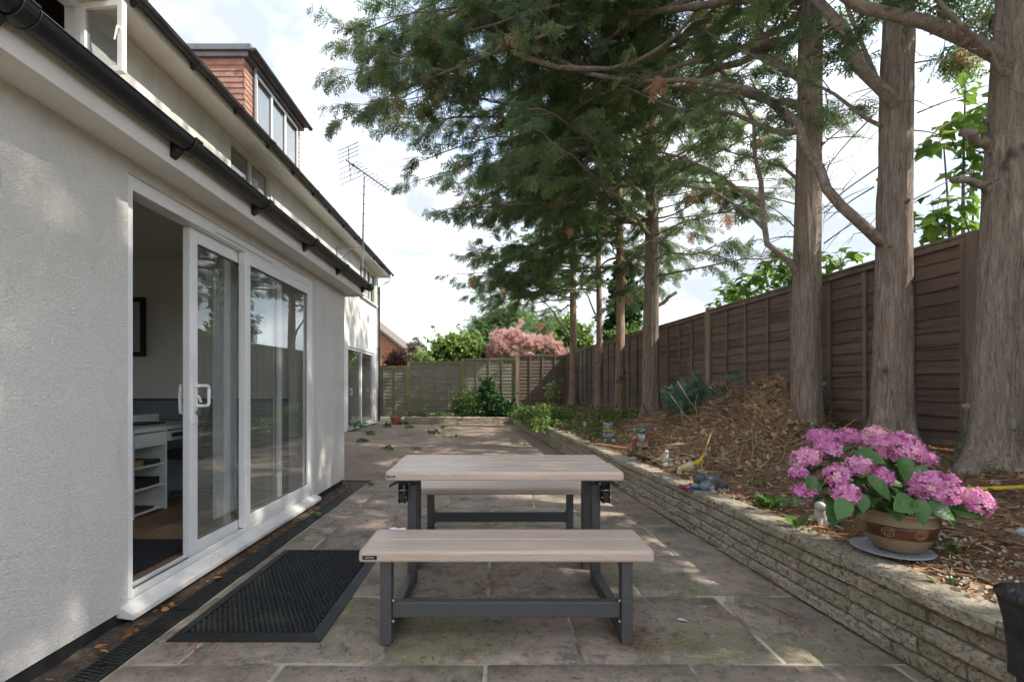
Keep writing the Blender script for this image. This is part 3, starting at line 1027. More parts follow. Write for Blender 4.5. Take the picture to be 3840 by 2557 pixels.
def gutter(parent, x, z, y0, y1, r, mat, bracket_ys, bracket_mat, union=True, name='gutter'):
    """Half-round gutter along Y with its back at x, and a clip and wedge bracket at each of bracket_ys."""
    mb = MB()
    prof = []
    for k in range(13):
        a = math.pi + math.pi * k / 12
        prof.append((x + r + math.cos(a) * r, z + math.sin(a) * r))
    inner = [(x + r + (px - x - r) * 0.90, z + (pz - z) * 0.90) for px, pz in prof[::-1]]
    mb.prism(prof + inner, 1, y0, y1)
    # rolled lip
    mb.tube([(x + 2 * r, y0, z), (x + 2 * r, y1, z)], 0.005, 6)
    gt = obj(name, mb, mat, parent)
    mb = MB()
    outer = [(x + r + math.cos(math.pi + math.pi * k / 12) * r * 0.995, z + math.sin(math.pi + math.pi * k / 12) * r * 0.995) for k in range(13)]
    mb.prism(outer, 1, y1 - 0.004, y1 + 0.004)
    mb.prism(outer, 1, y0 - 0.004, y0 + 0.004)
    obj('stop_end', mb, bracket_mat, gt)
    for yb in bracket_ys:
        mb = MB()
        w = 0.055
        ring = [(x + r + math.cos(math.pi + math.pi * k / 12) * (r + 0.008), z + math.sin(math.pi + math.pi * k / 12) * (r + 0.008)) for k in range(13)]
        inn = [(x + r + math.cos(math.pi + math.pi * k / 12) * (r + 0.001), z + math.sin(math.pi + math.pi * k / 12) * (r + 0.001)) for k in range(12, -1, -1)]
        mb.prism(ring + inn, 1, yb - w / 2, yb + w / 2)
        mb.prism(ring + inn, 1, yb + w / 2 + 0.004, yb + w / 2 + 0.012)
        # wedge back to the fascia
        mb.prism([(x + 0.001, z - 0.012), (x + 0.001, z - r * 1.9), (x + r * 0.25, z - r * 1.75), (x + r * 0.9, z - r * 1.08)], 1, yb - w / 2 - 0.03, yb - 0.012)
        mb.tube([(x + 2 * r + 0.004, yb - w / 2, z + 0.004), (x + 2 * r + 0.004, yb + w / 2, z + 0.004)], 0.009, 8)
        obj('gutter_bracket', mb, bracket_mat, gt, bevel=0.002, seg=1)
    return gt


gutter(house, -1.68, 2.475, -3.0, 6.10, 0.056, MAT['black_plastic'], [0.75, 1.60, 2.50, 3.31, 4.17, 5.03, 5.95], MAT['black_plastic'])

# ---- sliding patio door in the extension
sd = obj('sliding_door', MB().box(XE - 0.115, XE - 0.012, DY0 + .001, DY0 + 0.05, DZ0 + .06, DZ1 - .001)
         .box(XE - 0.115, XE - 0.012, DY1 - 0.05, DY1 - .001, DZ0 + .06, DZ1 - .001)
         .box(XE - 0.115, XE - 0.012, DY0 + .051, DY1 - .051, DZ1 - 0.075, DZ1 - .001)
         .box(XE - 0.035, XE - 0.012, DY0 + .051, DY1 - .051, DZ0 + 0.06, DZ0 + 0.095)
         .box(XE - 0.115, XE - 0.097, DY0 + .051, DY1 - .051, DZ0 + 0.06, DZ0 + 0.088), MAT['upvc'], house, bevel=0.004)
obj('track', MB().box(XE - 0.0965, XE - 0.0355, DY0 + .051, DY1 - .051, DZ0 + 0.06, DZ0 + 0.068), MAT['rubber'], sd)
obj('door_sill', MB().prism([(XE - .13, DZ0 + .012), (XE + 0.066, DZ0 - .012), (XE + 0.066, DZ0 + 0.016), (XE + 0.045, DZ0 + 0.028), (XE - .005, DZ0 + 0.058), (XE - .13, DZ0 + .058)], 1, DY0 - 0.05, DY1 + 0.04), MAT['sill'], sd, bevel=0.004)
obj('vent_strip', MB().box(XE - .012, XE + .004, 3.2, 4.0, DZ1 - .055, DZ1 - .03), MAT['upvc'], sd, bevel=0.003)


def sash(parent, name, x0, x1, ya, yb, za, zb, st, rail, mat, glass):
    """A glazed panel: stiles, rails and a pane as its sub-part."""
    mb = MB()
    mb.box(x0, x1, ya, ya + st, za, zb).box(x0, x1, yb - st, yb, za, zb)
    mb.box(x0, x1, ya + st + .0005, yb - st - .0005, za, za + rail).box(x0, x1, ya + st + .0005, yb - st - .0005, zb - rail, zb)
    # glazing bead, slightly inset
    xc = (x0 + x1) / 2
    p = obj(name, mb, mat, parent, bevel=0.004)
    return p, (xc, ya + st, yb - st, za + rail, zb - rail)


def pane(parent, box, mat, t=0.004):
    xc, ya, yb, za, zb = box
    return obj('pane', MB().box(xc - t / 2, xc + t / 2, ya - .006, yb + .006, za - .006, zb + .006), mat, parent)


def gasket(parent, box, mat, x):
    xc, ya, yb, za, zb = box
    w = 0.006
    mb = MB().box(x - .003, x, ya, ya + w, za, zb).box(x - .003, x, yb - w, yb, za, zb).box(x - .003, x, ya + w, yb - w, za, za + w).box(x - .003, x, ya + w, yb - w, zb - w, zb)
    return obj('gasket', mb, mat, parent)


zb0, zb1 = DZ0 + 0.0975, DZ1 - 0.077
fx, bx_ = sash(sd, 'fixed_panel', XE - 0.060, XE - 0.008, 3.575, DY1 - 0.052, zb0, zb1, 0.078, 0.085, MAT['upvc'], MAT['glass'])
pane(fx, bx_, MAT['glass'])
gasket(fx, bx_, MAT['rubber'], XE - 0.026)
zb0 = DZ0 + 0.070
sl, bs_ = sash(sd, 'sliding_panel', XE - 0.1145, XE - 0.066, 3.02, 4.32, zb0, zb1, 0.078, 0.085, MAT['upvc'], MAT['glass'])
pane(sl, bs_, MAT['glass'])
gasket(sl, bs_, MAT['rubber'], XE - 0.086)
# handle, lever and lock on the sliding panel; D handle outside, pull inside
hx, hy, hz = XE - 0.066, 3.058, 1.12
mb = MB().box(hx, hx + 0.014, hy - 0.018, hy + 0.018, hz - 0.17, hz + 0.10)
mb.tube([(hx + .012, hy, hz + .072), (hx + .03, hy + .01, hz + .075), (hx + .032, hy + .09, hz + .075), (hx + .032, hy + .106, hz + .058), (hx + .032, hy + .106, hz - .04),
         (hx + .032, hy + .09, hz - .056), (hx + .03, hy + .01, hz - .056), (hx + .012, hy, hz - .053)], 0.0105, 10)
mb.tube([(hx + .012, hy, hz + .01), (hx + .022, hy + .012, hz + .005), (hx + .024, hy + .035, hz - .03)], [0.010, 0.009, 0.008], 8)
obj('handle', mb, MAT['upvc'], sl, smooth=False)
mb = MB().tube([(hx, hy, hz - .095), (hx + .022, hy, hz - .095)], 0.009, 10).box(hx + .018, hx + .03, hy - .004, hy + .02, hz - .112, hz - .08)
obj('lock', mb, MAT['alu'], sl)
mb = MB().tube([(hx - .05, hy, hz + .09), (hx - .085, hy, hz + .08), (hx - .09, hy, hz), (hx - .085, hy, hz - .1), (hx - .05, hy, hz - .11)], 0.011, 8)
obj('inside_handle', mb, MAT['upvc'], sl)

window((-0.3, 1.35, 0.75, 2.2), 2, MAT['upvc'], MAT['glass'], x=XE, rec=0.08, name='room_fill_window')  # unseen window added to let daylight into the room
# ---- room behind the door
room_w = M('room_wall', (0.78, 0.76, 0.74), 0.8, [((0.72, 0.70, 0.68), 2.0, 0.4, 0.7)])
room_d = M('room_dado', (0.20, 0.23, 0.28), 0.8, [((0.25, 0.27, 0.31), 3.0, 0.4, 0.7)])
wood_f = M('room_floorboards', (0.26, 0.16, 0.095), 0.45, [((0.36, 0.24, 0.15), 6.0, 0.42, 0.7, {'stretch': (3, 0.3, 1)}), ((0.10, 0.06, 0.035), 2.0, 0.5, 0.7, {'stretch': (8, 0.2, 1)})])
obj('room_floor', MB().box(-9.99, XE - 0.131, -0.5, 5.0, 0.0, 0.105), wood_f, house)
obj('room_ceiling', MB().box(-9.99, XE - 0.262, -0.5, 5.0, 2.53, 2.55), MAT['soffit'], house)
obj('room_end_wall', MB().box(-9.99, XE - 0.262, 5.0, 5.06, 1.07, 2.53), room_w, house)
obj('room_dado', MB().box(-9.99, XE - 0.262, 5.0, 5.06, 0.105, 1.05), room_d, house)
obj('dado_rail', MB().box(-9.99, XE - 0.262, 4.985, 5.06, 1.0505, 1.0695), M('dark_wood_rail', (0.07, 0.035, 0.02), 0.5, [((0.1, 0.05, 0.03), 8.0, 0.4, 0.7)]), house)
obj('room_near_wall', MB().box(-9.99, XE - 0.262, -0.56, -0.501, 0.0, 2.55), room_w, house)

# ---- main house walls
W1 = (3.1, 4.74, 4.20, 4.99)
W2 = (7.25, 8.55, 4.05, 4.99)
W3 = (14.15, 16.0, 3.95, 4.97)
D3 = (13.0, 15.82, 0.07, 2.33)
g = MB()
wall_with_holes(g, XM - 0.26, XM, YE, YM, 0.0, 5.05, [W2, W3, D3])
wall_with_holes(g, XM - 0.26, XM, -3.0, YE, 2.62, 5.05, [W1])
g.box(-10.0, XM - 0.261, YM - 0.26, YM, 0.0, 5.05)
g.box(-10.0, XM - 0.261, -3.0, -2.74, 0.0, 5.05)
wall_with_holes(g, -10.26, -10.001, -3.0, YM, 0.0, 5.05, [(0.0, 4.6, 0.55, 2.4)])
g.prism([(XM, 5.051), (-7.3, 7.55), (-10.2, 5.051)], 1, YM - 0.2, YM - 0.01)
obj('main_wall', g, MAT['render_old'], house)
obj('upper_floor', MB().box(-10.0, XM - 0.27, -2.7, YM - .3, 2.7, 2.85), room_w, house)
obj('partition', MB().box(-6.6, -6.5, -2.7, YM - .3, 2.86, 5.0).box(-6.6, -6.5, 5.2, YM - .3, 0.0, 2.69), room_w, house)
window((0.0, 4.6, 0.55, 2.4), 4, MAT['upvc'], MAT['glass'], x=-10.0, rec=0.1, name='west_fill_window')  # unseen window added in the west wall to brighten the room
XG = -3.70
obj('main_soffit', MB().box(XM + .001, XG - .02, -3.0, YM + 0.35, 5.035, 5.047).box(-6, XM - .001, YM + .001, YM + 0.35, 5.035, 5.047), MAT['soffit'], house)
obj('main_fascia', MB().box(XG - 0.02, XG, -3.0, YM + 0.36, 5.015, 5.15), MAT['soffit'], house)
gutter(house, XG, 5.155, -3.0, YM + 0.40, 0.058, MAT['grey_gutter'], [2.0 + 0.95 * k for k in range(15)], MAT['grey_gutter'])
g = MB()
g.hull8([(-7.3, -3.1, 7.60), (-3.725, -3.1, 5.09), (-3.725, YM + .35, 5.09), (-7.3, YM + .35, 7.60)], [(-7.3, -3.1, 7.70), (-3.722, -3.1, 5.165), (-3.722, YM + .35, 5.165), (-7.3, YM + .35, 7.70)])
g.hull8([(-10.7, -3.1, 5.15), (-7.301, -3.1, 7.60), (-7.301, YM + .35, 7.60), (-10.7, YM + .35, 5.15)], [(-10.7, -3.1, 5.25), (-7.301, -3.1, 7.70), (-7.301, YM + .35, 7.70), (-10.7, YM + .35, 5.25)])
obj('main_roof', g, MAT['roof_tile'], house)


w1 = window(W1, 2, MAT['upvc'], MAT['glass_far'], skip=(1,))
# open casement of the first window, swung out
cw = 0.78
hy_ = W1[1] - 0.07
ang = math.radians(84)
ca, sa = math.cos(ang), math.sin(ang)


def swing(mb):                     # local u along the sash, t thickness -> swung about its far stile
    mb.v = [(XM - 0.02 + p[0] * sa + p[1] * ca * 0.0, hy_ - p[0] * ca + p[1], p[2]) for p in mb.v]
    return mb


mb = MB()
za, zb = W1[2] + .05, W1[3] - .05
mb.box(0, 0.055, -0.03, 0.03, za, zb).box(0.40, 0.455, -0.03, 0.03, za, zb).box(0.055, 0.40, -0.03, 0.03, za, za + .055).box(0.055, 0.40, -0.03, 0.03, zb - .055, zb)
cs = obj('open_casement', swing(mb), MAT['upvc'], w1, bevel=0.004)
obj('casement_pane', swing(MB().box(0.05, 0.405, -.002, .002, za + .05, zb - .05)), MAT['glass_far'], w1)
obj('window_handle', swing(MB().tube([(0.428, -0.03, 4.66), (0.428, -0.055, 4.66), (0.425, -0.06, 4.64), (0.40, -0.062, 4.53)], [0.012, 0.012, 0.011, 0.008], 8)), MAT['upvc'], w1)
w2 = window(W2, 2, MAT['upvc_cream'], MAT['glass_far'])
obj('notice', MB().box(XM - 0.062, XM - 0.058, 8.02, 8.2, 4.57, 4.74), M('paper_notice', (0.6, 0.6, 0.57), 0.8, [((0.5, 0.5, 0.47), 9.0, 0.4, 0.7)]), w2)
w3 = window(W3, 3, MAT['upvc_cream'], MAT['glass_far'])
obj('window_sill', MB().box(XM + .001, XM + 0.07, W3[0] - .08, W3[1] + .08, W3[2] - .045, W3[2]), MAT['upvc'], w3, bevel=0.004)
mb = MB()
x0, x1 = XM - 0.03, XM + 0.03
ys_ = 14.55
mb.box(XM + .0, XM + .05, ys_ - .3, ys_ - .24, W3[2] + .06, W3[3] - .05).box(XM, XM + .05, ys_ + .12, ys_ + .18, W3[2] + .06, W3[3] - .05)
mb.box(XM, XM + .05, ys_ - .24, ys_ + .12, W3[2] + .06, W3[2] + .12).box(XM, XM + .05, ys_ - .24, ys_ + .12, W3[3] - .11, W3[3] - .05)
obj('casement', mb, MAT['upvc_cream'], w3, bevel=0.004)
d3 = window(D3, 2, MAT['upvc'], MAT['glass'], st=0.075, mull=0.09, name='far_patio_door')
obj('door_sill', MB().box(XM + .001, XM + .09, D3[0] - .05, D3[1] + .05, 0.03, 0.07), MAT['sill'], d3)
obj('handle', MB().tube([(XM - .03, 13.16, 1.16), (XM + .03, 13.18, 1.16), (XM + .03, 13.24, 1.16), (XM + .03, 13.24, 1.0), (XM + .03, 13.18, 1.0), (XM - .03, 13.16, 1.0)], 0.011, 6), MAT['upvc'], d3)
# downpipe at the far corner
mb = MB().tube([(XM + 0.06, YM - 0.1, 4.62), (XM + 0.06, YM - 0.1, 0.06)], 0.036, 10)
for z in (4.4, 2.5, 0.8):
    mb.tube([(XM + 0.06, YM - 0.1, z), (XM + 0.06, YM - 0.1, z + .05)], 0.044, 10)
    mb.box(XM + .001, XM + .06, YM - .12, YM - .08, z + .01, z + .04)
obj('downpipe', mb, MAT['black_plastic'], house)
obj('swan_neck', MB().tube([(XG + 0.055, YM + 0.12, 5.10), (XG + 0.055, YM + 0.12, 4.95), (XG - .0, YM + .08, 4.85), (XM + 0.12, YM - 0.06, 4.72), (XM + 0.06, YM - .1, 4.62)], 0.036, 10), MAT['upvc'], house)

# ---- dormer with hanging tiles
DX, DA, DB = -4.33, 8.16, 10.42
dm = obj('dormer', MB().box(-6.3, DX, DA, DB, 5.45, 6.84), MAT['lead_grey'], house)
obj('dormer_roof', MB().box(-6.4, DX + 0.16, DA - 0.10, DB + 0.10, 6.93, 7.03).box(-6.4, DX + 0.10, DA - .06, DB + .06, 6.841, 6.929), MAT['lead_grey'], dm, bevel=0.006)
mb = MB()
r = 0.05
for k in range(13):
    pass
prof = [(DX + 0.16 + r + math.cos(math.pi + math.pi * k / 10) * r, 6.94 + math.sin(math.pi + math.pi * k / 10) * r) for k in range(11)]
mb.prism(prof, 1, DA - 0.12, DB + 0.14)
obj('dormer_gutter', mb, MAT['grey_gutter'], dm)
tile_me = mesh_of(MB().hull8([(-.08, -.022, 0), (.08, -.022, 0), (.08, -.008, 0), (-.08, -.008, 0)], [(-.08, -.008, .13), (.08, -.008, .13), (.08, .0, .13), (-.08, .0, .13)]), 'hanging_tile')
tile_me.materials.append(MAT['tile_hung'])
for r_ in range(13):
    z = 5.55 + r_ * 0.097
    for k in range(8):
        x = DX - 0.075 - k * 0.163 - (0.082 if r_ % 2 else 0)
        inst('tile', tile_me, dm, (x, DA - 0.004, z), (rnd.uniform(-.01, .01), rnd.uniform(-.01, .01), 0))
    if r_ % 2:
        inst('tile', tile_me, dm, (DX - 0.035, DA - 0.004, z), (0, 0, 0), (.5, 1, 1))
    for y in ([DA + 0.07, DA + 0.235] if r_ % 2 else [DA + 0.05, DA + 0.215]) + ([DB - 0.075]):
        inst('tile', tile_me, dm, (DX + 0.004, y, z), (0, rnd.uniform(-.01, .01), math.pi / 2), (1, 1, 1))
mb = MB()
wy0, wy1, wz0, wz1 = DA + 0.30, DB - 0.16, 5.62, 6.80
for k in range(4):
    y = wy0 + (wy1 - wy0 - 0.06) * k / 3
    mb.box(DX + .001, DX + 0.055, y, y + 0.06, wz0, wz1)
for k in range(3):
    y = wy0 + (wy1 - wy0 - 0.06) * k / 3 + 0.06
    y2 = wy0 + (wy1 - wy0 - 0.06) * (k + 1) / 3
    mb.box(DX + .001, DX + 0.055, y + .0005, y2 - .0005, wz1 - .06, wz1).box(DX + .001, DX + 0.055, y + .0005, y2 - .0005, wz0, wz0 + .06)
obj('dormer_window', mb, MAT['upvc'], dm, bevel=0.004)
sky_sheet = M('dormer_sky_sheet', (0.40, 0.42, 0.44), 0.6, [((0.34, 0.36, 0.38), 2.0, 0.4, 0.7)])  # pale sheet behind the panes, coloured to read as reflected sky
for k in range(3):
    y = wy0 + (wy1 - wy0 - 0.06) * k / 3 + 0.06
    y2 = wy0 + (wy1 - wy0 - 0.06) * (k + 1) / 3
    obj('dormer_sky_sheet', MB().box(DX + .004, DX + .008, y, y2, wz0 + .06, wz1 - .06), sky_sheet, dm)
    obj('dormer_pane', MB().box(DX + .026, DX + .030, y, y2, wz0 + .06, wz1 - .06), MAT['glass_far'], dm)
    gs_ = 0.012
    obj('dormer_gasket', MB().box(DX + .031, DX + .036, y2 - gs_, y2, wz0 + .06, wz1 - .06).box(DX + .031, DX + .036, y, y2 - gs_, wz1 - .06 - gs_, wz1 - .06).box(DX + .031, DX + .036, y, y + gs_, wz0 + .06, wz1 - .06 - gs_), MAT['rubber'], dm)
obj('dormer_downpipe', MB().tube([(DX + .06, wy0 - .04, 6.9), (DX + .06, wy0 - .04, 5.7)], 0.03, 10), MAT['lead_grey'], dm)

# ---- slotted drain along the house
dr = thing('drain_channel', 'black slotted plastic drain channel along the foot of the house wall', 'drain', (-1.67, 2.5, 0))
obj('channel', MB().box(-1.735, -1.605, -1.0, 5.88, -0.02, -0.012), MAT['tar'], dr)
mb = MB()
GL = 0.50
mb.box(-0.062, -0.054, -GL / 2, GL / 2, -0.011, 0.002).box(0.054, 0.062, -GL / 2, GL / 2, -0.011, 0.002)
for xx in (-0.0195, 0.0155):
    mb.box(xx, xx + 0.004, -GL / 2, GL / 2, -0.011, 0.0005)
nrow = 25
for k in range(nrow):
    y = -GL / 2 + GL * (k + .5) / nrow
    for c, (xa, xb) in enumerate(((-0.054, -0.0195), (-0.0155, 0.0155), (0.0195, 0.054))):
        yy = y + (0.010 if c == 1 else 0)
        if yy + .0055 < GL / 2:
            mb.box(xa, xb, yy - 0.0055, yy + 0.0055, -0.011, 0.0012)
gm = mesh_of(mb, 'grate')
gm.materials.append(MAT['rubber'])
for k in range(14):
    y = -1.0 + GL / 2 + k * (GL + 0.004)
    if y < 5.8:
        inst('grate', gm, dr, (-1.67, y, 0.0), (0, 0, rnd.uniform(-.003, .003)))
g = MB()
for j in range(60):
    pass
nx, ny = 6, 140
for j in range(ny + 1):
    y = -1.0 + 6.9 * j / ny
    for i in range(nx + 1):
        x = -1.93 + 0.20 * i / nx
        g.v.append((x, y, -0.013 + 0.012 * fbm(x, y, 8.0, 2.0)))
for j in range(ny):
    for i in range(nx):
        a = j * (nx + 1) + i
        g.f.append((a, a + 1, a + nx + 2, a + nx + 1))
b = len(g.v)
g.add([(-1.731, 5.86, -0.014), (-1.60, 5.86, -0.014), (-1.60, 6.105, -0.013), (-1.731, 6.105, -0.013)], [(0, 1, 2, 3)])
g.add([(-4.05, 5.882, -0.0145), (-1.7315, 5.882, -0.0145), (-1.7315, 6.105, -0.0135), (-4.05, 6.105, -0.0135)], [(0, 1, 2, 3)])
gs = structure('gravel_strip', g, MAT['strip'], 'dirty strip of soil and leaves between house and drain', True)

# ------------------------------------------------------------------ the two convertible benches that make the picnic table
def text_mesh(body, size, depth=0.0006):
    cu = bpy.data.curves.new('lettering', 'FONT')
    cu.body = body
    cu.size = size
    cu.extrude = depth
    cu.align_x = 'CENTER'
    cu.align_y = 'CENTER'
    t = bpy.data.objects.new('lettering', cu)
    COL.objects.link(t)
    dg = bpy.context.evaluated_depsgraph_get()
    me = bpy.data.meshes.new_from_object(t.evaluated_get(dg))
    bpy.data.objects.remove(t)
    bpy.data.curves.remove(cu)
    me.materials.clear()
    return me


def plank_top(x0, x1, y0, y1, z0, z1, n, groove=0.0035):
    """A moulded top: rounded rim, n shallow plank grooves running along X."""
    mb = MB()
    r = 0.016
    prof = []                                   # section across Y, at z
    prof.append((y0 + 0.004, z0))
    prof.append((y0, z0 + 0.008))
    prof.append((y0, z1 - r))
    for k in range(1, 5):
        a = math.pi - math.pi / 2 * k / 4
        prof.append((y0 + r + math.cos(a) * r, z1 - r + math.sin(a) * r))
    w = (y1 - y0) / n
    for k in range(1, n):
        c = y0 + w * k
        prof += [(c - 0.006, z1), (c - 0.0015, z1 - groove), (c + 0.0015, z1 - groove), (c + 0.006, z1)]
    for k in range(0, 4):
        a = math.pi / 2 - math.pi / 2 * k / 4
        prof.append((y1 - r + math.cos(a) * r, z1 - r + math.sin(a) * r))
    prof += [(y1, z1 - r), (y1, z0 + 0.008), (y1 - 0.004, z0)]
    xs = [(x0, 0.020, 0.5), (x0 + 0.004, 0.009, 0.8), (x0 + 0.012, 0.002, 0.96), (x0 + 0.024, 0.0, 1.0), (x1 - 0.024, 0.0, 1.0), (x1 - 0.012, 0.002, .96), (x1 - 0.004, 0.009, 0.8), (x1, 0.020, 0.5)]
    m = len(prof)
    yc = (y0 + y1) / 2
    for x, ins, hz in xs:
        for (y, z) in prof:
            yy = y + (ins if y < yc else -ins) * min(1, abs(y - yc) / ((y1 - y0) / 2))
            zz = z if z < (z0 + z1) / 2 else z - (1 - hz) * 0.024
            mb.v.append((x, yy, zz))
    for i in range(len(xs) - 1):
        for k in range(m):
            k2 = (k + 1) % m
            mb.f.append((i * m + k, i * m + k2, (i + 1) * m + k2, (i + 1) * m + k))
    mb.f.append(tuple(range(m)))
    mb.f.append(tuple((len(xs) - 1) * m + k for k in range(m))[::-1])
    return mb


def build_bench(cx, y_mid, label):
    """Seat on the camera side of y_mid; half of the table top above the uprights next to y_mid."""
    t = thing('picnic_bench', label, 'bench', (cx, y_mid, 0), 'pair of convertible benches pushed together as a picnic table')
    ys = y_mid - 0.85                    # outer edge of the seat
    obj('seat', plank_top(cx - 0.675, cx + 0.675, ys, ys + 0.345, 0.392, 0.442, 2), MAT['deck'], t, smooth=False)
    obj('tabletop', plank_top(cx - 0.672, cx + 0.672, y_mid - 0.345, y_mid - 0.004, 0.662, 0.712, 3), MAT['deck'], t)
    lx = 0.555
    for s in (-1, 1):
        x = cx + s * lx
        obj('leg', MB().box(x - 0.026, x + 0.026, ys + 0.028, ys + 0.088, 0.0, 0.394), MAT['steel_dark'], t, bevel=0.004)
        obj('foot_rail', MB().box(x - 0.0245, x + 0.0245, ys + 0.0885, y_mid - 0.1455, 0.012, 0.082), MAT['steel_dark'], t, bevel=0.004)
        obj('upright', MB().box(x - 0.026, x + 0.026, y_mid - 0.145, y_mid - 0.085, 0.0, 0.600), MAT['steel_dark'], t, bevel=0.004)
        # folding bracket beside the upright: two cheeks, pins and a black arm up to the table top
        br = obj('hinge_bracket', MB().box(x + s * 0.0265, x + s * 0.0315, y_mid - 0.215, y_mid - 0.075, 0.50, 0.655).box(x + s * 0.062, x + s * 0.067, y_mid - 0.215, y_mid - 0.075, 0.50, 0.655)
                 .box(x + s * 0.032, x + s * 0.0615, y_mid - 0.205, y_mid - 0.195, 0.505, 0.56), MAT['black'], t, bevel=0.003)
        mb = MB()
        for zz in (0.625, 0.578, 0.535):
            mb.tube([(x + s * 0.02, y_mid - 0.20, zz), (x + s * 0.074, y_mid - 0.20, zz)], 0.0048, 8)
        obj('pins', mb, MAT['zinc'], br)
        obj('handle', MB().prism([(y_mid - 0.30, 0.66), (y_mid - 0.29, 0.625), (y_mid - 0.22, 0.61), (y_mid - 0.20, 0.66)], 0, cx + s * 0.55, cx + s * 0.585)
            .hull8([(cx + s * 0.600, y_mid - 0.28, 0.640), (cx + s * 0.600, y_mid - 0.22, 0.640), (cx + s * 0.662, y_mid - 0.22, 0.610), (cx + s * 0.662, y_mid - 0.28, 0.610)],
                   [(cx + s * 0.592, y_mid - 0.28, 0.661), (cx + s * 0.592, y_mid - 0.22, 0.661), (cx + s * 0.660, y_mid - 0.22, 0.626), (cx + s * 0.660, y_mid - 0.28, 0.626)]), MAT['black'], t, bevel=0.002)
        obj('top_support', MB().hull8([(x - .02, y_mid - .14, .6005), (x + .02, y_mid - .14, .6005), (x + .02, y_mid - .09, .6005), (x - .02, y_mid - .09, .6005)],
                                      [(x - .02, y_mid - .30, .6615), (x + .02, y_mid - .30, .6615), (x + .02, y_mid - .02, .6615), (x - .02, y_mid - .02, .6615)]), MAT['steel_dark'], t)
        mb = MB()
        for zz in (0.105, 0.20):
            xx = x - s * 0.0265
            mb.ball((xx - s * 0.006, ys + 0.040, zz), (0.008, 0.008, 0.008), 8, 5)
        obj('bolts', mb, MAT['zinc'], t)
    obj('stretcher', MB().box(cx - lx + 0.0265, cx + lx - 0.0265, ys + 0.046, ys + 0.086, 0.118, 0.192), MAT['steel_dark'], t, bevel=0.005)
    # name plates on the outer edges of seat and table top
    plate_ink = M('plate_lettering', (0.55, 0.55, 0.54), 0.5, [((0.5, 0.5, 0.5), 9.0, 0.4, 0.7)])
    txt = text_mesh('LIFETIME', 0.0135)
    txt.materials.append(plate_ink)
    for (px, py, pz, big, nm) in ((cx - 0.636, y_mid - 0.345, 0.686, 0.85, 'table_name_plate'), (cx - 0.620, ys, 0.413, 1.1, 'seat_name_plate')):
        w, h = 0.030 * big, 0.0085 * big
        pl = obj(nm, MB().prism([(px - w, pz - h), (px + w, pz - h), (px + w, pz + h), (px - w, pz + h)], 1, py - 0.003, py + 0.001), MAT['black'], t, bevel=0.003)
        o = inst('lettering', txt, pl, (px, py - 0.0034, pz), (math.pi / 2, 0, 0), (0.70 * big, big, 1) if nm.startswith('table') else (0.7 * big, big * .8, 1))
        if nm.startswith('table'):
            mb = MB()
            for (a, b) in (((-w, -h), (w, -h)), ((w, -h), (w, h)), ((w, h), (-w, h)), ((-w, h), (-w, -h))):
                mb.bar((px + a[0] * .93, py - .0036, pz + a[1] * .86), (px + b[0] * .93, py - .0036, pz + b[1] * .86), 0.001, 0.0012)
            obj('plate_border', mb, plate_ink, pl)
    return t


bench_a = build_bench(0.048, 3.0, 'near half of the picnic table, tan woodgrain seat and top on charcoal steel legs')
bench_b = build_bench(0.034, 3.0, 'far half of the picnic table, its bench partly hidden behind the table top')
bench_b.rotation_euler = (0, 0, math.pi)
bench_b.location.y = 3.0 + 0.004

# a curl of white paper and a dead leaf on the near seat
mb = MB()
for i in range(9):
    for j in range(3):
        mb.v.append((-0.56 + 0.09 * i / 8, 2.465 + 0.022 * j / 2 - 0.01 * i / 8, 0.4455 + 0.008 * abs(math.sin(i * 0.7)) * (j / 2)))
for i in range(8):
    for j in range(2):
        a = i * 3 + j
        mb.f.append((a, a + 1, a + 4, a + 3))
tag(obj('paper_scrap', mb, M('white_paper', (0.7, 0.7, 0.7), 0.7, [((0.6, 0.6, 0.6), 20.0, 0.4, 0.7)])), 'small crumpled white scrap on the left end of the near seat', 'scrap')

# ------------------------------------------------------------------ perforated rubber mat
MX0, MX1, MY0, MY1 = -1.535, -0.815, 2.205, 3.455
mat_t = thing('rubber_mat', 'black rubber mat full of round holes lying outside the patio door', 'mat', ((MX0 + MX1) / 2, (MY0 + MY1) / 2, 0))
mb = MB()
rim = 0.055
o4 = [(MX0, MY0), (MX1, MY0), (MX1, MY1), (MX0, MY1)]
i4 = [(MX0 + rim, MY0 + rim), (MX1 - rim, MY0 + rim), (MX1 - rim, MY1 - rim), (MX0 + rim, MY1 - rim)]
lv = [(0.0, 0.004), (0.0, 0.0065), (0.35, 0.010), (0.38, 0.009), (0.62, 0.0135), (0.65, 0.0125), (1.0, 0.017), (1.0, 0.004)]
for f, z in lv:
    for a, b in zip(o4, i4):
        mb.v.append((a[0] + (b[0] - a[0]) * f, a[1] + (b[1] - a[1]) * f, z))
for i in range(len(lv) - 1):
    for k in range(4):
        k2 = (k + 1) % 4
        mb.f.append((i * 4 + k, i * 4 + k2, i * 4 + 4 + k2, i * 4 + 4 + k))
obj('rim', mb, MAT['rubber'], mat_t)
pitch = 0.0262
ri, ro = 0.0098, 0.0126
ringv, ringf = [], []
nseg = 10
for k in range(nseg):
    a = 2 * math.pi * k / nseg
    c, s = math.cos(a), math.sin(a)
    ringv += [(c * ro, s * ro, 0.006), (c * ro, s * ro, 0.0155), (c * (ro + ri) / 2, s * (ro + ri) / 2, 0.0172), (c * ri, s * ri, 0.0155), (c * ri, s * ri, 0.004)]
for k in range(nseg):
    a, b = k * 5, ((k + 1) % nseg) * 5
    for q in range(4):
        ringf += [(a + q, b + q, b + q + 1), (a + q, b + q + 1, a + q + 1)]
pos = []
row = 0
y = MY0 + rim + pitch * 0.5
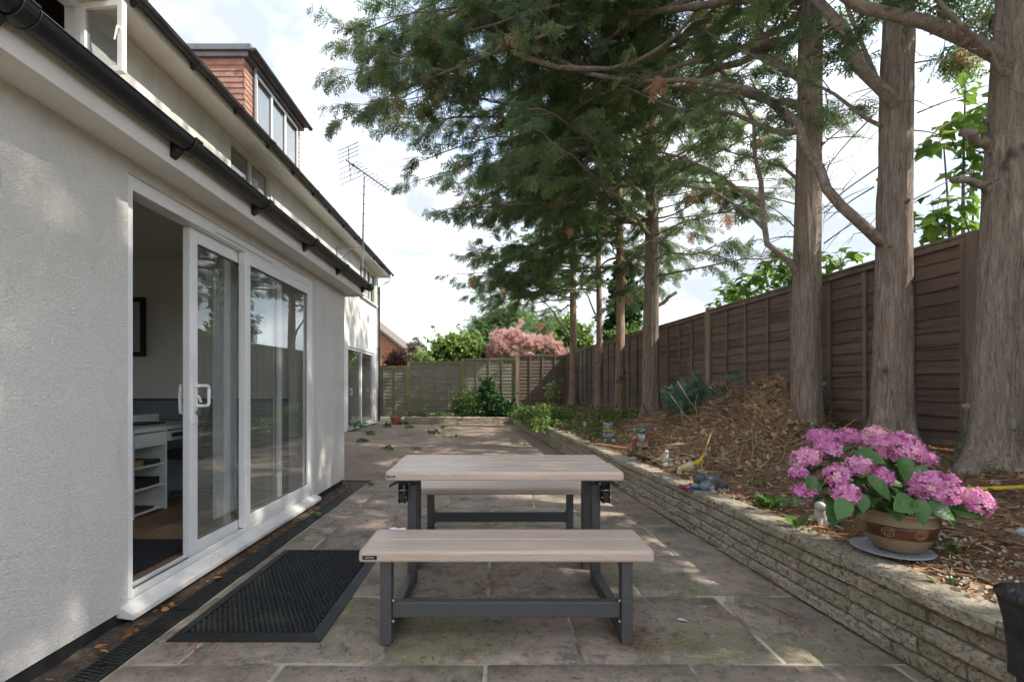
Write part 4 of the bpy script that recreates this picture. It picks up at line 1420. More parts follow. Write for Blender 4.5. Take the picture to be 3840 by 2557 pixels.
while y < MY1 - rim - pitch * 0.3:
    x = MX0 + rim + pitch * (0.55 if row % 2 else 1.02)
    while x < MX1 - rim - pitch * 0.3:
        pos.append((x, y, 0.0))
        x += pitch
    y += pitch * 0.866
    row += 1
pos = np.array(pos)
eye3 = np.repeat(np.eye(3)[None], len(pos), 0)
me = scatter('mat_rings', [(np.array(ringv), np.array(ringf))], pos, eye3, MAT['rubber'], nrg, np.zeros(len(pos)), mat_t.location)
o = obj('mat_rings', me, None, mat_t)
o['kind'] = 'stuff'
obj('webbing', MB().box(MX0 + rim, MX1 - rim, MY0 + rim, MY1 - rim, 0.0045, 0.0062), MAT['rubber'], mat_t)

# ------------------------------------------------------------------ room contents seen through the open door
white_l = M('white_laminate', (0.80, 0.80, 0.77), 0.4, [((0.55, 0.55, 0.52), 3.0, 0.4, 0.7)])
dark_p = M('dark_plastic', (0.02, 0.02, 0.024), 0.5, [((0.03, 0.03, 0.035), 9.0, 0.4, 0.7)])
dk = thing('desk', 'white desk with drawers and open shelves just inside the door', 'desk', (-3.2, 4.3, 0.105))
FX = -2.95
Fz = 0.105
obj('desktop', MB().box(-3.55, FX, 3.85, 4.99, Fz + 0.70, Fz + 0.735), white_l, dk, bevel=0.003)
obj('side_panel', MB().box(-3.54, FX - .002, 3.852, 3.876, Fz, Fz + 0.699), white_l, dk)
obj('side_panel', MB().box(-3.54, FX - .002, 4.235, 4.26, Fz, Fz + 0.699), white_l, dk)
obj('back_panel', MB().box(-3.54, -3.525, 3.877, 4.234, Fz, Fz + 0.699), white_l, dk)
obj('upstand', MB().box(-3.55, -3.535, 3.85, 4.98, Fz + 0.736, Fz + 0.81), white_l, dk)
for z in (0.02, 0.22, 0.40):
    obj('shelf', MB().box(-3.524, FX - .01, 3.877, 4.234, Fz + z, Fz + z + 0.018), white_l, dk)
obj('drawer', MB().box(-3.5, FX + .001, 3.88, 4.232, Fz + 0.575, Fz + 0.69), white_l, dk, bevel=0.003)
obj('drawer', MB().box(-3.5, FX + .001, 4.264, 4.97, Fz + 0.60, Fz + 0.69), white_l, dk, bevel=0.003)


def slab_book(name, label, x0, x1, y0, y1, z0, z1, col, grp):
    o = obj(name, MB().box(x0, x1, y0, y1, z0, z1), M('cover_' + name, col, 0.6, [(tuple(c * .7 for c in col), 9.0, 0.4, 0.7)]), bevel=0.003)
    return tag(o, label, 'book', grp)


slab_book('book', 'tan covered book lying on the top shelf of the white desk', -3.15, FX - .02, 3.885, 4.0, Fz + .419, Fz + .47, (0.35, 0.22, 0.10), 'books on the desk shelves')
slab_book('book', 'dark blue book lying behind the tan one on the top desk shelf', -3.2, FX - .02, 4.01, 4.2, Fz + .419, Fz + .455, (0.03, 0.035, 0.05), 'books on the desk shelves')
slab_book('book', 'thick black folder on the middle shelf of the white desk', -3.2, FX - .02, 3.89, 4.19, Fz + .239, Fz + .30, (0.012, 0.012, 0.014), 'books on the desk shelves')
slab_book('book', 'brown magazine lying on the bottom shelf of the white desk', -3.2, FX - .02, 3.89, 4.12, Fz + .039, Fz + .055, (0.09, 0.05, 0.04), 'books on the desk shelves')
slab_book('laptop', 'closed dark grey laptop lying on the white desk', -3.45, -3.2, 4.3, 4.6, Fz + .736, Fz + .752, (0.05, 0.06, 0.075), None)['category'] = 'laptop'
ps = MB().lathe([(0.045, 0.0), (0.06, 0.02), (0.075, 0.09), (0.07, 0.14), (0.05, 0.17), (0.046, 0.165), (0.06, 0.13)], (-3.33, 3.98, Fz + 0.736), 20)
tag(obj('vase', ps, M('orange_glaze', (0.38, 0.12, 0.03), 0.4, [((0.3, 0.09, 0.02), 9.0, 0.4, 0.7)]), smooth=True), 'orange vase standing on the near end of the white desk', 'vase')
ch = thing('office_chair', 'black office chair tucked under the white desk', 'chair', (-2.85, 4.55, Fz))
obj('seat', MB().box(-3.12, -2.68, 4.33, 4.78, Fz + .42, Fz + .50), dark_p, ch, bevel=0.03, seg=3)
obj('backrest', MB().hull8([(-2.70, 4.34, Fz + .56), (-2.66, 4.34, Fz + .56), (-2.66, 4.77, Fz + .56), (-2.70, 4.77, Fz + .56)], [(-2.62, 4.36, Fz + .98), (-2.58, 4.36, Fz + .98), (-2.58, 4.75, Fz + .98), (-2.62, 4.75, Fz + .98)]), dark_p, ch, bevel=0.02, seg=3)
for s in (4.33, 4.78):
    obj('armrest', MB().tube([(-2.70, s, Fz + .48), (-2.72, s, Fz + .66), (-2.78, s, Fz + .68), (-3.0, s, Fz + .64)], 0.018, 8), dark_p, ch)
obj('column', MB().tube([(-2.9, 4.55, Fz + .08), (-2.9, 4.55, Fz + .42)], 0.03, 10), MAT['alu'], ch)
for k in range(5):
    a = 2 * math.pi * k / 5 + .3
    lg = obj('leg', MB().bar((-2.9, 4.55, Fz + .09), (-2.9 + .28 * math.cos(a), 4.55 + .28 * math.sin(a), Fz + .065), 0.035, 0.025), dark_p, ch)
    obj('castor', MB().ball((-2.9 + .28 * math.cos(a), 4.55 + .28 * math.sin(a), Fz + .028), (.028, .02, .028), 10, 6), dark_p, lg)
pf = thing('picture', 'black framed picture with white mount on the room wall', 'picture', (-3.95, 4.98, 1.5))
x0, x1, z0, z1 = -4.45, -3.67, 1.51, 2.13
obj('frame', MB().box(x0, x0 + .05, 4.955, 4.982, z0, z1).box(x1 - .05, x1, 4.955, 4.982, z0, z1).box(x0 + .05, x1 - .05, 4.955, 4.982, z0, z0 + .05).box(x0 + .05, x1 - .05, 4.955, 4.982, z1 - .05, z1), MAT['black'], pf, bevel=0.003)
obj('print', MB().box(x0 + .051, x1 - .051, 4.968, 4.98, z0 + .051, z1 - .051), M('pale_print', (0.42, 0.41, 0.40), 0.6, [((0.32, 0.31, 0.30), 4.0, 0.5, 0.8)]), pf)
obj('print_shapes', MB().box(-3.875, -3.84, 4.9655, 4.9675, 1.72, 1.90).box(-3.89, -3.80, 4.9655, 4.9675, 1.62, 1.665), M('print_ink', (0.10, 0.03, 0.025), 0.6, [((0.07, 0.03, 0.02), 9.0, 0.4, 0.7)]), pf)
tag(obj('door_rug', MB().box(-3.05, XE - 0.20, 2.05, 3.35, Fz + .001, Fz + .013), M('dark_rug', (0.012, 0.014, 0.022), 0.98, [((0.03, 0.034, 0.045), 60.0, 0.5, 0.7)], [(300.0, 0.004)]), bevel=0.004), 'dark blue black rug on the wooden floor inside the door', 'rug')
cu = MB()
n = 34
for j in (0, 1):
    for i in range(n + 1):
        cu.v.append((XE - 0.34 + 0.022 * math.sin(i * 1.25), 3.72 + 0.34 * i / n, (0.15, 2.3)[j]))
for i in range(n):
    cu.f.append((i, i + 1, n + 2 + i, n + 1 + i))
tag(obj('curtain', cu, M('pale_curtain', (0.52, 0.52, 0.54), 0.9, [((0.44, 0.44, 0.46), 9.0, 0.4, 0.7)]), smooth=True), 'pale grey curtain hanging in folds behind the sliding glass panel', 'curtain')

# ------------------------------------------------------------------ television aerial
ae = thing('tv_aerial', 'tall aluminium television aerial on a wall bracket above the gutter', 'aerial', (-3.42, 12.1, 4.3))
ax, ay = -3.40, 12.1
obj('mast', MB().tube([(ax, ay, 4.28), (ax + .01, ay, 5.1), (ax + .04, ay, 6.62)], 0.022, 10), MAT['alu'], ae)
mb = MB()
for z in (4.9, 5.3, 5.6, 5.85, 6.1, 6.3):
    mb.tube([(ax + .012 + (z - 4.9) * .018, ay, z), (ax + .012 + (z - 4.9) * .018, ay, z + .02)], 0.027, 8)
mb.tube([(ax + .02, ay - .025, 4.75), (ax + .03, ay - .025, 5.6), (ax + .06, ay - .024, 6.55)], 0.006, 5)
obj('cable', mb, MAT['black'], ae)
mb = MB().bar((XM + .004, ay - .02, 4.73), (ax + .06, ay - .02, 4.73), 0.03, 0.03).bar((XM + .02, ay - .02, 4.40), (ax - .22, ay - .02, 4.71), 0.025, 0.02).box(XM + .001, XM + .02, ay - .05, ay + .01, 4.32, 4.80)
obj('wall_bracket', mb, MAT['alu'], ae)
B0, B1 = U(1296, 600, ay), U(1452, 700, ay)
B1.y += 0.25
bm_ = obj('boom', MB().bar(B0, B1, 0.03, 0.03).ball(B0 + (B1 - B0) * .17, (.05, .03, .03), 8, 6), M('aged_aluminium', (0.10, 0.10, 0.105), 0.5, [((0.2, 0.2, 0.2), 9.0, 0.5, 0.7)], metallic=0.6), ae)
am = bm_.data.materials[0]
el = Vector((0.50, 0, 0.22)).normalized()
bd = (B1 - B0).normalized()
upv = Vector((0.30, 0, 0.95)).normalized()
for k in range(11):
    p = B0 + (B1 - B0) * (0.22 + 0.76 * k / 10)
    L = 0.17 - 0.004 * k
    mb = MB()
    for s in (-1, 1):
        q = p + el * (s * L)
        mb.tube([p + upv * .012, p + el * (s * L * .45) + upv * .03, q + upv * .012 * s], 0.009, 5)
    obj('director', mb, am, bm_)
rf = obj('reflector_frame', MB().tube([B0 + bd * .10, B0 + Vector((.075, 0, .34))], 0.014, 6).tube([B0 + bd * .10, B0 + Vector((.14, 0, -.52))], 0.011, 6), am, ae)
for (s0, s1) in ((0, 1), (1, 1)):
    a, b = (B0 + bd * .10, B0 + Vector((.075, 0, .34))) if s0 == 0 else (B0 + bd * .10, B0 + Vector((.14, 0, -.52)))
    for k in range(4):
        p = a + (b - a) * ((k + 1) / 4 if s0 == 0 else (k + .6) / 3.6)
        obj('reflector_rod', MB().tube([p - el * .30, p + el * .28], 0.009, 5), am, rf)

# ------------------------------------------------------------------ bin at the right edge
bn = thing('waste_bin', 'black plastic waste bin with a black liner folded over its rim', 'bin', (1.62, 1.20, 0))


def superring(cx, cy, z, hx_, hy_, n=28, p=4.0, wob=0.0, seed=0.0):
    out = []
    for k in range(n):
        a = 2 * math.pi * k / n
        c, s = math.cos(a), math.sin(a)
        r = (abs(c) ** p + abs(s) ** p) ** (-1 / p)
        w = 1 + wob * fbm(c * 2, s * 2, 2.0, seed + z * 7)
        out.append((cx + c * r * hx_ * w, cy + s * r * hy_ * w, z))
    return out


def loft(rings, cap0=True, cap1=False):
    mb = MB()
    n = len(rings[0])
    for r in rings:
        mb.v.extend(r)
    for i in range(len(rings) - 1):
        for k in range(n):
            k2 = (k + 1) % n
            mb.f.append((i * n + k, i * n + k2, (i + 1) * n + k2, (i + 1) * n + k))
    if cap0:
        mb.f.append(tuple(range(n))[::-1])
    if cap1:
        mb.f.append(tuple((len(rings) - 1) * n + k for k in range(n)))
    return mb


bcx, bcy = 1.545, 1.20
rings = [superring(bcx, bcy, z, 0.115 + 0.028 * z / .6, 0.115 + 0.028 * z / .6) for z in (0.0, 0.02, 0.2, 0.4, 0.56)]
obj('body', loft(rings), M('bin_plastic', (0.018, 0.021, 0.027), 0.5, [((0.03, 0.033, 0.04), 6.0, 0.4, 0.7)], [(400.0, 0.0006)]), bn, smooth=True)
rings = [superring(bcx, bcy, 0.40, .146, .146, wob=.03, seed=1), superring(bcx, bcy, 0.47, .148, .148, wob=.03, seed=2), superring(bcx, bcy, 0.55, .155, .155, wob=.03, seed=3),
         superring(bcx, bcy, 0.605, .165, .165, wob=.03, seed=4), superring(bcx, bcy, 0.620, .178, .172, wob=.05, seed=5), superring(bcx, bcy, 0.608, .158, .158, wob=.05, seed=6),
         superring(bcx, bcy, 0.50, .135, .135, wob=.05, seed=7), superring(bcx, bcy, 0.30, .12, .12, wob=.06, seed=8), superring(bcx, bcy, 0.1, .09, .09, wob=.06, seed=9)]
obj('liner', loft(rings, False, True), M('liner_film', (0.010, 0.010, 0.011), 0.25, [((0.02, 0.02, 0.02), 20.0, 0.4, 0.7)], [(26.0, 0.012, {'detail': 6, 'distort': 1.5})]), bn, smooth=True)

# ------------------------------------------------------------------ glazed pot of pink hydrangea
PC = Vector((1.995, 2.36, 0.372))
pot = thing('hydrangea_pot', 'tan glazed pot with brown spiral band holding a pink hydrangea', 'potted plant', PC)
glaze = M('tan_glaze', (0.285, 0.215, 0.130), 0.42, [((0.22, 0.16, 0.095), 14.0, 0.42, 0.7, {'stretch': (1, 1, 4)}), ((0.13, 0.09, 0.055), 70.0, 0.66, 0.75, {'detail': 2, 'amt': .6})], [(60.0, 0.001)])
browng = M('brown_glaze', (0.115, 0.042, 0.018), 0.35, [((0.07, 0.025, 0.012), 10.0, 0.42, 0.7)])
prof = [(0.092, 0.0), (0.100, 0.006), (0.128, 0.045), (0.150, 0.085), (0.162, 0.12), (0.163, 0.150), (0.158, 0.172), (0.160, 0.180), (0.172, 0.186), (0.174, 0.196), (0.166, 0.202), (0.156, 0.198), (0.15, 0.18), (0.14, 0.165)]
obj('pot_body', MB().lathe(prof, PC + Vector((0, 0, 0.016)), 48), glaze, pot, smooth=True)
band = obj('brown_band', MB().lathe([(0.1452, 0.074), (0.1515, 0.0855), (0.1585, 0.105), (0.1642, 0.122), (0.1652, 0.137), (0.163, 0.137)], PC + Vector((0, 0, 0.016)), 48, cap=False), browng, pot, smooth=True)
incis = M('incised_clay_line', (0.40, 0.30, 0.19), 0.6, [((0.3, 0.2, 0.12), 20.0, 0.4, 0.7)])
for k in range(8):
    a0 = math.radians(-97 + 45 * k)
    pts = []
    for i in range(44):
        t = i / 43
        ang_ = 0.5 + t * 4.6 * math.pi
        rr = 0.004 + 0.0225 * (1 - t) ** 0.9 if t > .0 else 0.027
        du, dv = rr * math.cos(ang_) * 1.15, rr * math.sin(ang_)
        zz = 0.106 + dv
        R = np.interp(zz, [p[1] for p in prof[:7]], [p[0] for p in prof[:7]]) + 0.0022
        aa = a0 + du / R
        pts.append((PC.x + math.cos(aa) * R, PC.y + math.sin(aa) * R, PC.z + 0.016 + zz))
    obj('spiral', MB().tube(pts, 0.0016, 5), incis, band)
obj('saucer', MB().lathe([(0.12, 0.0), (0.158, 0.004), (0.170, 0.012), (0.165, 0.014), (0.14, 0.010)], PC + Vector((-0.02, 0.01, 0.0)), 40), M('grey_enamel_plate', (0.38, 0.40, 0.45), 0.35, [((0.2, 0.2, 0.22), 40.0, 0.55, 0.7)]), pot, smooth=True)
obj('potting_soil', MB().lathe([(0.0, 0.165), (0.147, 0.165)], PC + Vector((0, 0, 0.016)), 24, cap=False), MAT['soil'], pot)

hyd_leaf = M('hydrangea_leaf', (0.052, 0.130, 0.034), 0.42, [((0.098, 0.195, 0.058), 16.0, 0.45, 0.7), ((0.182, 0.247, 0.065), 5.0, 0.62, 0.8, {'amt': 0.7})], [(45.0, 0.004, {'detail': 3})], rand=(0.091, 0.202, 0.049), transl=0.25)


def ovate_leaf(L, W, fold=0.18, droop=0.25, n=8, teeth=True):
    mb = MB()
    for i in range(n + 1):
        t = i / n
        w = W * (math.sin(math.pi * min(t ** 0.75, 1.0)) ** 0.85) * (1 + (0.06 if (teeth and i % 2) else 0))
        if i in (0, n):
            w = 0.0012
        z = -droop * L * t * t
        mb.v.extend([(L * t, -w, z + fold * w), (L * t, -w * .5, z + fold * w * .25 + 0.002), (L * t, 0, z - 0.0015), (L * t, w * .5, z + fold * w * .25 + 0.002), (L * t, w, z + fold * w)])
    for i in range(n):
        for k in range(4):
            a = i * 5 + k
            mb.f.append((a, a + 1, a + 6, a + 5))
    return mb


hl = []
for k in range(4):
    me = mesh_of(ovate_leaf(0.125, 0.042 + .004 * k, .15 + .06 * k, .12 + .14 * k), 'leaf', smooth=True)
    me.materials.append(hyd_leaf)
    hl.append(me)
# flower heads: domes of four-petalled florets
pink = leaf_mat('hydrangea_petal', [(0.0, (0.58, 0.17, 0.40)), (0.45, (0.76, 0.29, 0.55)), (0.8, (0.84, 0.42, 0.66)), (1.0, (0.86, 0.54, 0.52))], 0.3, 0.6)
fl_v, fl_f = [], []
for p in range(4):
    a = math.pi / 2 * p + .4
    c, s = math.cos(a), math.sin(a)
    b = len(fl_v)
    for (r, w, z) in ((0.03, 0.0, 0.0), (0.5, -0.40, 0.10), (0.62, 0.0, 0.02), (0.5, 0.40, 0.10), (0.98, -0.25, 0.05), (1.02, 0.0, 0.0), (0.98, 0.25, 0.05)):
        fl_v.append((c * r - s * w, s * r + c * w, z))
    fl_f += [(b, b + 1, b + 2), (b, b + 2, b + 3), (b + 1, b + 4, b + 5), (b + 1, b + 5, b + 2), (b + 2, b + 5, b + 6), (b + 2, b + 6, b + 3)]
floret = [(np.array(fl_v), np.array(fl_f))]
Z5 = lambda zx, zy: (2900 + zx / 2.505, 1560 + zy / 2.505)
heads = [(440, 215, 118, 2.62), (690, 215, 112, 2.60), (960, 212, 140, 2.56), (1185, 312, 190, 2.34), (1440, 405, 85, 2.40), (305, 400, 118, 2.36), (505, 312, 110, 2.42), (240, 545, 78, 2.30),
         (290, 715, 98, 2.22), (590, 560, 112, 2.22), (800, 480, 118, 2.24), (985, 570, 118, 2.22), (690, 735, 112, 2.14), (1510, 680, 205, 2.20), (1885, 805, 150, 2.20), (385, 600, 60, 2.34)]
stem_m = M('green_stem', (0.10, 0.13, 0.05), 0.7, [((0.13, 0.08, 0.04), 12.0, 0.45, 0.7)])
nodes = []
for i, (zx, zy, r, Y) in enumerate(heads):
    px, py = Z5(zx, zy)
    c = U(px, py, Y)
    R = r / 2.505 * Y / FPX
    n = int(46 + 220 * (R / .1) ** 1.3 * .55)
    k = np.arange(n) + .5
    ph = np.arccos(1 - 1.55 * k / n)
    th = math.pi * (1 + 5 ** .5) * k + i
    d = np.stack([np.cos(th) * np.sin(ph), np.sin(th) * np.sin(ph), np.cos(ph)], 1) + nrg.normal(0, .07, (n, 3))
    tilt = np.array([(c.x - PC.x) * 1.1, (c.y - PC.y) * 0.6 - .25, 1.0])
    tilt /= np.linalg.norm(tilt)
    # turn the dome towards tilt
    q = Vector((0, 0, 1)).rotation_difference(Vector(tilt)).to_matrix()
    d = d @ np.array(q).T
    pos = np.array(c) + d * np.array([R, R * .95, R * .80]) * nrg.uniform(.86, 1.04, (n, 1)) * 0.92
    fr_ = frames(nrg.normal(size=(n, 3)), d + nrg.normal(0, .22, (n, 3)), nrg.uniform(.0145, .020, n) * (0.9 + R * 2.0))
    tint = np.clip(nrg.normal(.5 + (.25 if i == 2 else 0) + nrg.normal(0, .1), .24, n), 0, 1)
    me = scatter('flower_head', floret, pos, fr_, pink, nrg, tint, PC)
    obj('flower_head', me, None, pot)
    root = PC + Vector((rnd.uniform(-.08, .08), rnd.uniform(-.08, .08), 0.18))
    mid_ = root.lerp(c, .55) + Vector((0, 0, .03))
    obj('stem', MB().tube([root, mid_, c], [0.005, 0.0045, 0.0035], 6), stem_m, pot)
    for t in (.35, .6, .82, .93):
        nodes.append((root.lerp(mid_, t / .55) if t < .55 else mid_.lerp(c, (t - .55) / .45), (c - root).normalized(), c))
for (p, d, c) in nodes:
    for s in range(2):
        out = Vector((p.x - PC.x, p.y - PC.y, 0)) * 2.0 + Vector((rnd.gauss(0, .35), rnd.gauss(-.18, .35), rnd.uniform(-.15, .25)))
        if out.length < .05:
            out = Vector((0, -1, 0))
        out.normalize()
        m3 = frames(np.array([out]), np.array([[rnd.gauss(0, .25), rnd.gauss(-.2, .25), 1.0]]), np.array([1.0]))[0]
        o = inst('leaf', rnd.choice(hl), pot, p)
        o.rotation_euler = Matrix([list(r_) for r_ in m3]).to_euler()
        k = rnd.uniform(.55, .95)
        o.scale = (k, k, k)
# hand-placed low leaves around the rim as seen in front
for (zx, zy, Y, dx, dz, k) in ((620, 860, 2.10, -.6, -.9, 1.0), (560, 900, 2.12, -.3, -1, 1.0), (1210, 800, 2.12, -.9, -.2, 1.4), (1360, 880, 2.10, .1, -1, 1.1), (1520, 870, 2.14, .8, -.5, 1.2),
                               (1640, 930, 2.2, .8, -.6, 1.1), (1770, 880, 2.2, .9, -.1, 1.1), (1890, 910, 2.22, .9, -.3, .9), (800, 820, 2.12, -.2, -.8, .9), (330, 650, 2.2, -.2, -.9, .8),
                               (700, 480, 2.25, -.7, -.4, .9), (860, 370, 2.3, .4, -.2, 1.2), (1210, 480, 2.2, .2, -.9, 1.1), (1400, 540, 2.3, .6, -.4, 1.0), (930, 650, 2.14, .2, -.6, .9), (1010, 680, 2.12, .8, -.4, 1.0)):
    px, py = Z5(zx, zy)
    o = inst('leaf', rnd.choice(hl), pot, U(px, py, Y) - Vector((dx, 0, dz)).normalized() * .05)
    m3 = frames(np.array([[dx, -.45, dz]]), np.array([[rnd.gauss(0, .2), -1.0, .8]]), np.array([1.0]))[0]
    o.rotation_euler = Matrix([list(r_) for r_ in m3]).to_euler()
    o.scale = (k * .82,) * 3

# ------------------------------------------------------------------ garden ornaments along the bed
def on_bed(px, py, Y):
    p = U(px, py, Y)
    return Vector((p.x, Y, soil_z(p.x, Y) - 0.004))


def solve_bed(px, py):
    """Where the sight line through a photograph point meets the bed."""
    best = None
    Y = 1.5
    while Y < 16:
        p = U(px, py, Y)
        dz = p.z - soil_z(p.x, Y)
        if dz <= 0:
            return Vector((p.x, Y, soil_z(p.x, Y) - .004))
        Y += .01
    return Vector((2, 6, .5))


def paint(name, col, c2=None, sc=18.0, rough=0.55, chips=(0.33, 0.32, 0.30)):
    return M(name, col, rough, [((c2 or tuple(c * .6 for c in col)), sc, 0.46, 0.66), (chips, 30.0, 0.62, 0.70, {'amt': 0.8})], [(40.0, 0.002)])


def ornament(name, label, cat, p, group=None):
    return thing(name, label, cat, p, group)


def lump(name, mb, mat, parent, voxel):
    o = obj(name, mb, mat, parent, smooth=True)
    rm = o.modifiers.new('merge', 'REMESH')
    rm.mode = 'VOXEL'
    rm.voxel_size = voxel
    rm.use_smooth_shade = True
    sm = o.modifiers.new('smooth', 'SMOOTH')
    sm.iterations = 3
    return o


# sitting bear
p = solve_bed(2281, 1668)
s = p.y * 92 / FPX                # height
t = ornament('bear_statue', 'weathered grey stone bear cub statue with a yellow collar on the bed', 'statue', p)
grey = paint('weathered_grey_paint', (0.25, 0.27, 0.255), (0.15, 0.165, 0.16))
b0 = p + Vector((0, 0, s * .10))
mb = MB().ball(b0 + Vector((.03 * s, 0, s * .27)), (s * .19, s * .18, s * .25))
for q in (-1, 1):
    mb.tube([b0 + Vector((q * s * .15, -.05 * s, s * .40)), b0 + Vector((q * s * .20, -s * .16, s * .28)), b0 + Vector((q * s * .06, -s * .24, s * .26))], [s * .07, s * .065, s * .055], 8)
    mb.tube([b0 + Vector((q * s * .12, -.05 * s, s * .08)), b0 + Vector((q * s * .18, -s * .26, s * .07)), b0 + Vector((q * s * .18, -s * .30, s * .16))], [s * .10, s * .085, s * .06], 8)
lump('body', mb, grey, t, s * .02)
hb = b0 + Vector((-.01 * s, -.04 * s, s * .66))
mb = MB().ball(hb, (s * .18, s * .17, s * .16)).ball(hb + Vector((-s * .10, -s * .14, -s * .05)), (s * .10, s * .10, s * .08))
for q in (-1, 1):
    mb.ball(hb + Vector((q * s * .15, .03 * s, s * .14)), (s * .065, s * .04, s * .065))
hd = lump('head', mb, grey, t, s * .018)
obj('nose', MB().ball(hb + Vector((-s * .15, -s * .23, -s * .03)), (s * .03, s * .03, s * .025), 8, 6), MAT['black'], hd)
obj('eyes', MB().ball(hb + Vector((-s * .13, -s * .13, s * .04)), (s * .022, s * .022, s * .022), 8, 6).ball(hb + Vector((s * .01, -s * .17, s * .04)), (s * .022, s * .022, s * .022), 8, 6), MAT['black'], hd)
obj('collar', MB().tube([b0 + Vector((math.cos(a) * s * .16, math.sin(a) * s * .15 - .03 * s, s * .495)) for a in np.linspace(0, 2 * math.pi, 18)], s * .045, 8), paint('yellow_paint', (0.62, 0.44, 0.05)), t, smooth=True)
obj('plinth', loft([superring(p.x - .03 * s, p.y - .06 * s, p.z + z * s, w * s, w * s * .85, 20, 2.6, .06, z) for z, w in ((-.03, .34), (.04, .35), (.09, .33), (.12, .28))], True, True), paint('mossy_green_paint', (0.17, 0.24, 0.17)), t, smooth=True)
# gnome with accordion
p = solve_bed(2402, 1716)
s = p.y * 112 / FPX
t = ornament('gnome_statue', 'seated garden gnome statue in teal cap and red coat reading a book', 'statue', p)
teal = paint('teal_paint', (0.025, 0.115, 0.125))
red = paint('red_paint', (0.24, 0.035, 0.035), chips=(0.4, 0.36, 0.35))
obj('rock_seat', loft([superring(p.x, p.y, p.z + z * s, w * s, w * s * .9, 14, 2.5, .12, z * 9) for z, w in ((-.05, .27), (.05, .26), (.14, .24), (.2, .2))], True, True), paint('brown_rock', (0.10, 0.055, 0.045)), t, smooth=True)
obj('boots', MB().ball(p + Vector((-s * .13, -s * .22, s * .2)), (s * .10, s * .15, s * .07)).ball(p + Vector((s * .12, -s * .22, s * .18)), (s * .10, s * .15, s * .07)).ball(p + Vector((s * .2, -s * .02, s * .2)), (s * .12, s * .14, s * .06)), paint('ochre_paint', (0.42, 0.24, 0.05)), t, smooth=True)
mb = MB()
for q in (-1, 1):
    mb.tube([p + Vector((q * s * .11, .02 * s, s * .32)), p + Vector((q * s * .15, -s * .2, s * .40)), p + Vector((q * s * .13, -s * .22, s * .22))], [s * .10, s * .095, s * .075], 10)
obj('trousers', mb, teal, t, smooth=True)
mb = MB().ball(p + Vector((.03 * s, .05 * s, s * .50)), (s * .21, s * .16, s * .22))
for q in (-1, 1):
    mb.tube([p + Vector((q * s * .19, .03 * s, s * .62)), p + Vector((q * s * .24, -s * .08, s * .46)), p + Vector((q * s * .12, -s * .22, s * .44))], [s * .08, s * .075, s * .05], 8)
lump('coat', mb, red, t, s * .018)
obj('open_book', MB().hull8([p + Vector((-s * .2, -s * .30, s * .40)), p + Vector((0, -s * .26, s * .38)), p + Vector((0, -s * .20, s * .52)), p + Vector((-s * .2, -s * .22, s * .55))],
                            [p + Vector((-s * .2, -s * .33, s * .42)), p + Vector((0, -s * .29, s * .40)), p + Vector((0, -s * .23, s * .55)), p + Vector((-s * .2, -s * .25, s * .58))])
    .hull8([p + Vector((.001, -s * .26, s * .38)), p + Vector((s * .17, -s * .30, s * .40)), p + Vector((s * .17, -s * .22, s * .53)), p + Vector((.001, -s * .20, s * .52))],
           [p + Vector((.001, -s * .29, s * .40)), p + Vector((s * .17, -s * .33, s * .42)), p + Vector((s * .17, -s * .25, s * .56)), p + Vector((.001, -s * .23, s * .55))]), paint('tan_book', (0.30, 0.19, 0.10)), t)
obj('face', MB().ball(p + Vector((0, -.02 * s, s * .80)), (s * .12, s * .12, s * .12)).ball(p + Vector((0, -s * .14, s * .79)), (s * .03, s * .035, s * .03), 8, 6), paint('faded_skin_paint', (0.40, 0.30, 0.25)), t, smooth=True)
obj('beard', loft([superring(p.x, p.y - s * .09, p.z + z * s, w * s, w * s * .6, 12, 2.2, .1, z * 5) for z, w in ((.50, .03), (.58, .085), (.68, .125), (.77, .12))], True, True), paint('grey_beard_paint', (0.34, 0.35, 0.36)), t, smooth=True)
obj('cap', loft([superring(p.x + s * .01, p.y, p.z + z * s, w * s, w * s, 16, 2.0, .05, z * 5) for z, w in ((.84, .145), (.87, .16), (.93, .14), (.98, .10), (1.01, .04))], True, True), teal, t, smooth=True)
obj('cap_bobble', MB().ball(p + Vector((-.02 * s, -s * .14, s * .91)), (s * .03, s * .02, s * .03), 8, 6), paint('pale_pink_paint', (0.5, 0.3, 0.3)), t, smooth=True)
q = solve_bed(2378, 1722)
tag(obj('pale_rock', MB().ball(q + Vector((0, 0, .012)), (.05, .035, .028), 10, 7), paint('pale_rock_face', (0.42, 0.42, 0.40))), 'flat pale grey rock on the bed edge beside the gnome', 'rock')
# dove
p = solve_bed(2496, 1756)
s = p.y * 71 / FPX
t = ornament('dove_statue', 'white and grey dove statue standing upright behind the near solar light', 'statue', p)
mb = MB().ball(p + Vector((0, 0, s * .45)), (s * .20, s * .26, s * .30), rot=Matrix.Rotation(.35, 3, 'X')).ball(p + Vector((.03 * s, -s * .06, s * .88)), (s * .12, s * .13, s * .12))
mb.tube([p + Vector((0, -s * .03, s * .6)), p + Vector((.02 * s, -s * .05, s * .88))], [s * .17, s * .11], 10)
mb.tube([p + Vector((0, .1 * s, s * .3)), p + Vector((0, .42 * s, s * .12))], [s * .12, s * .05], 8)
lump('body', mb, paint('chipped_white_paint', (0.52, 0.53, 0.55), (0.40, 0.41, 0.45), 10), t, s * .02)
obj('beak', MB().tube([p + Vector((.06 * s, -s * .16, s * .88)), p + Vector((.09 * s, -s * .24, s * .85))], [s * .03, s * .008], 6), paint('beak_pink', (0.45, 0.18, 0.2)), t)
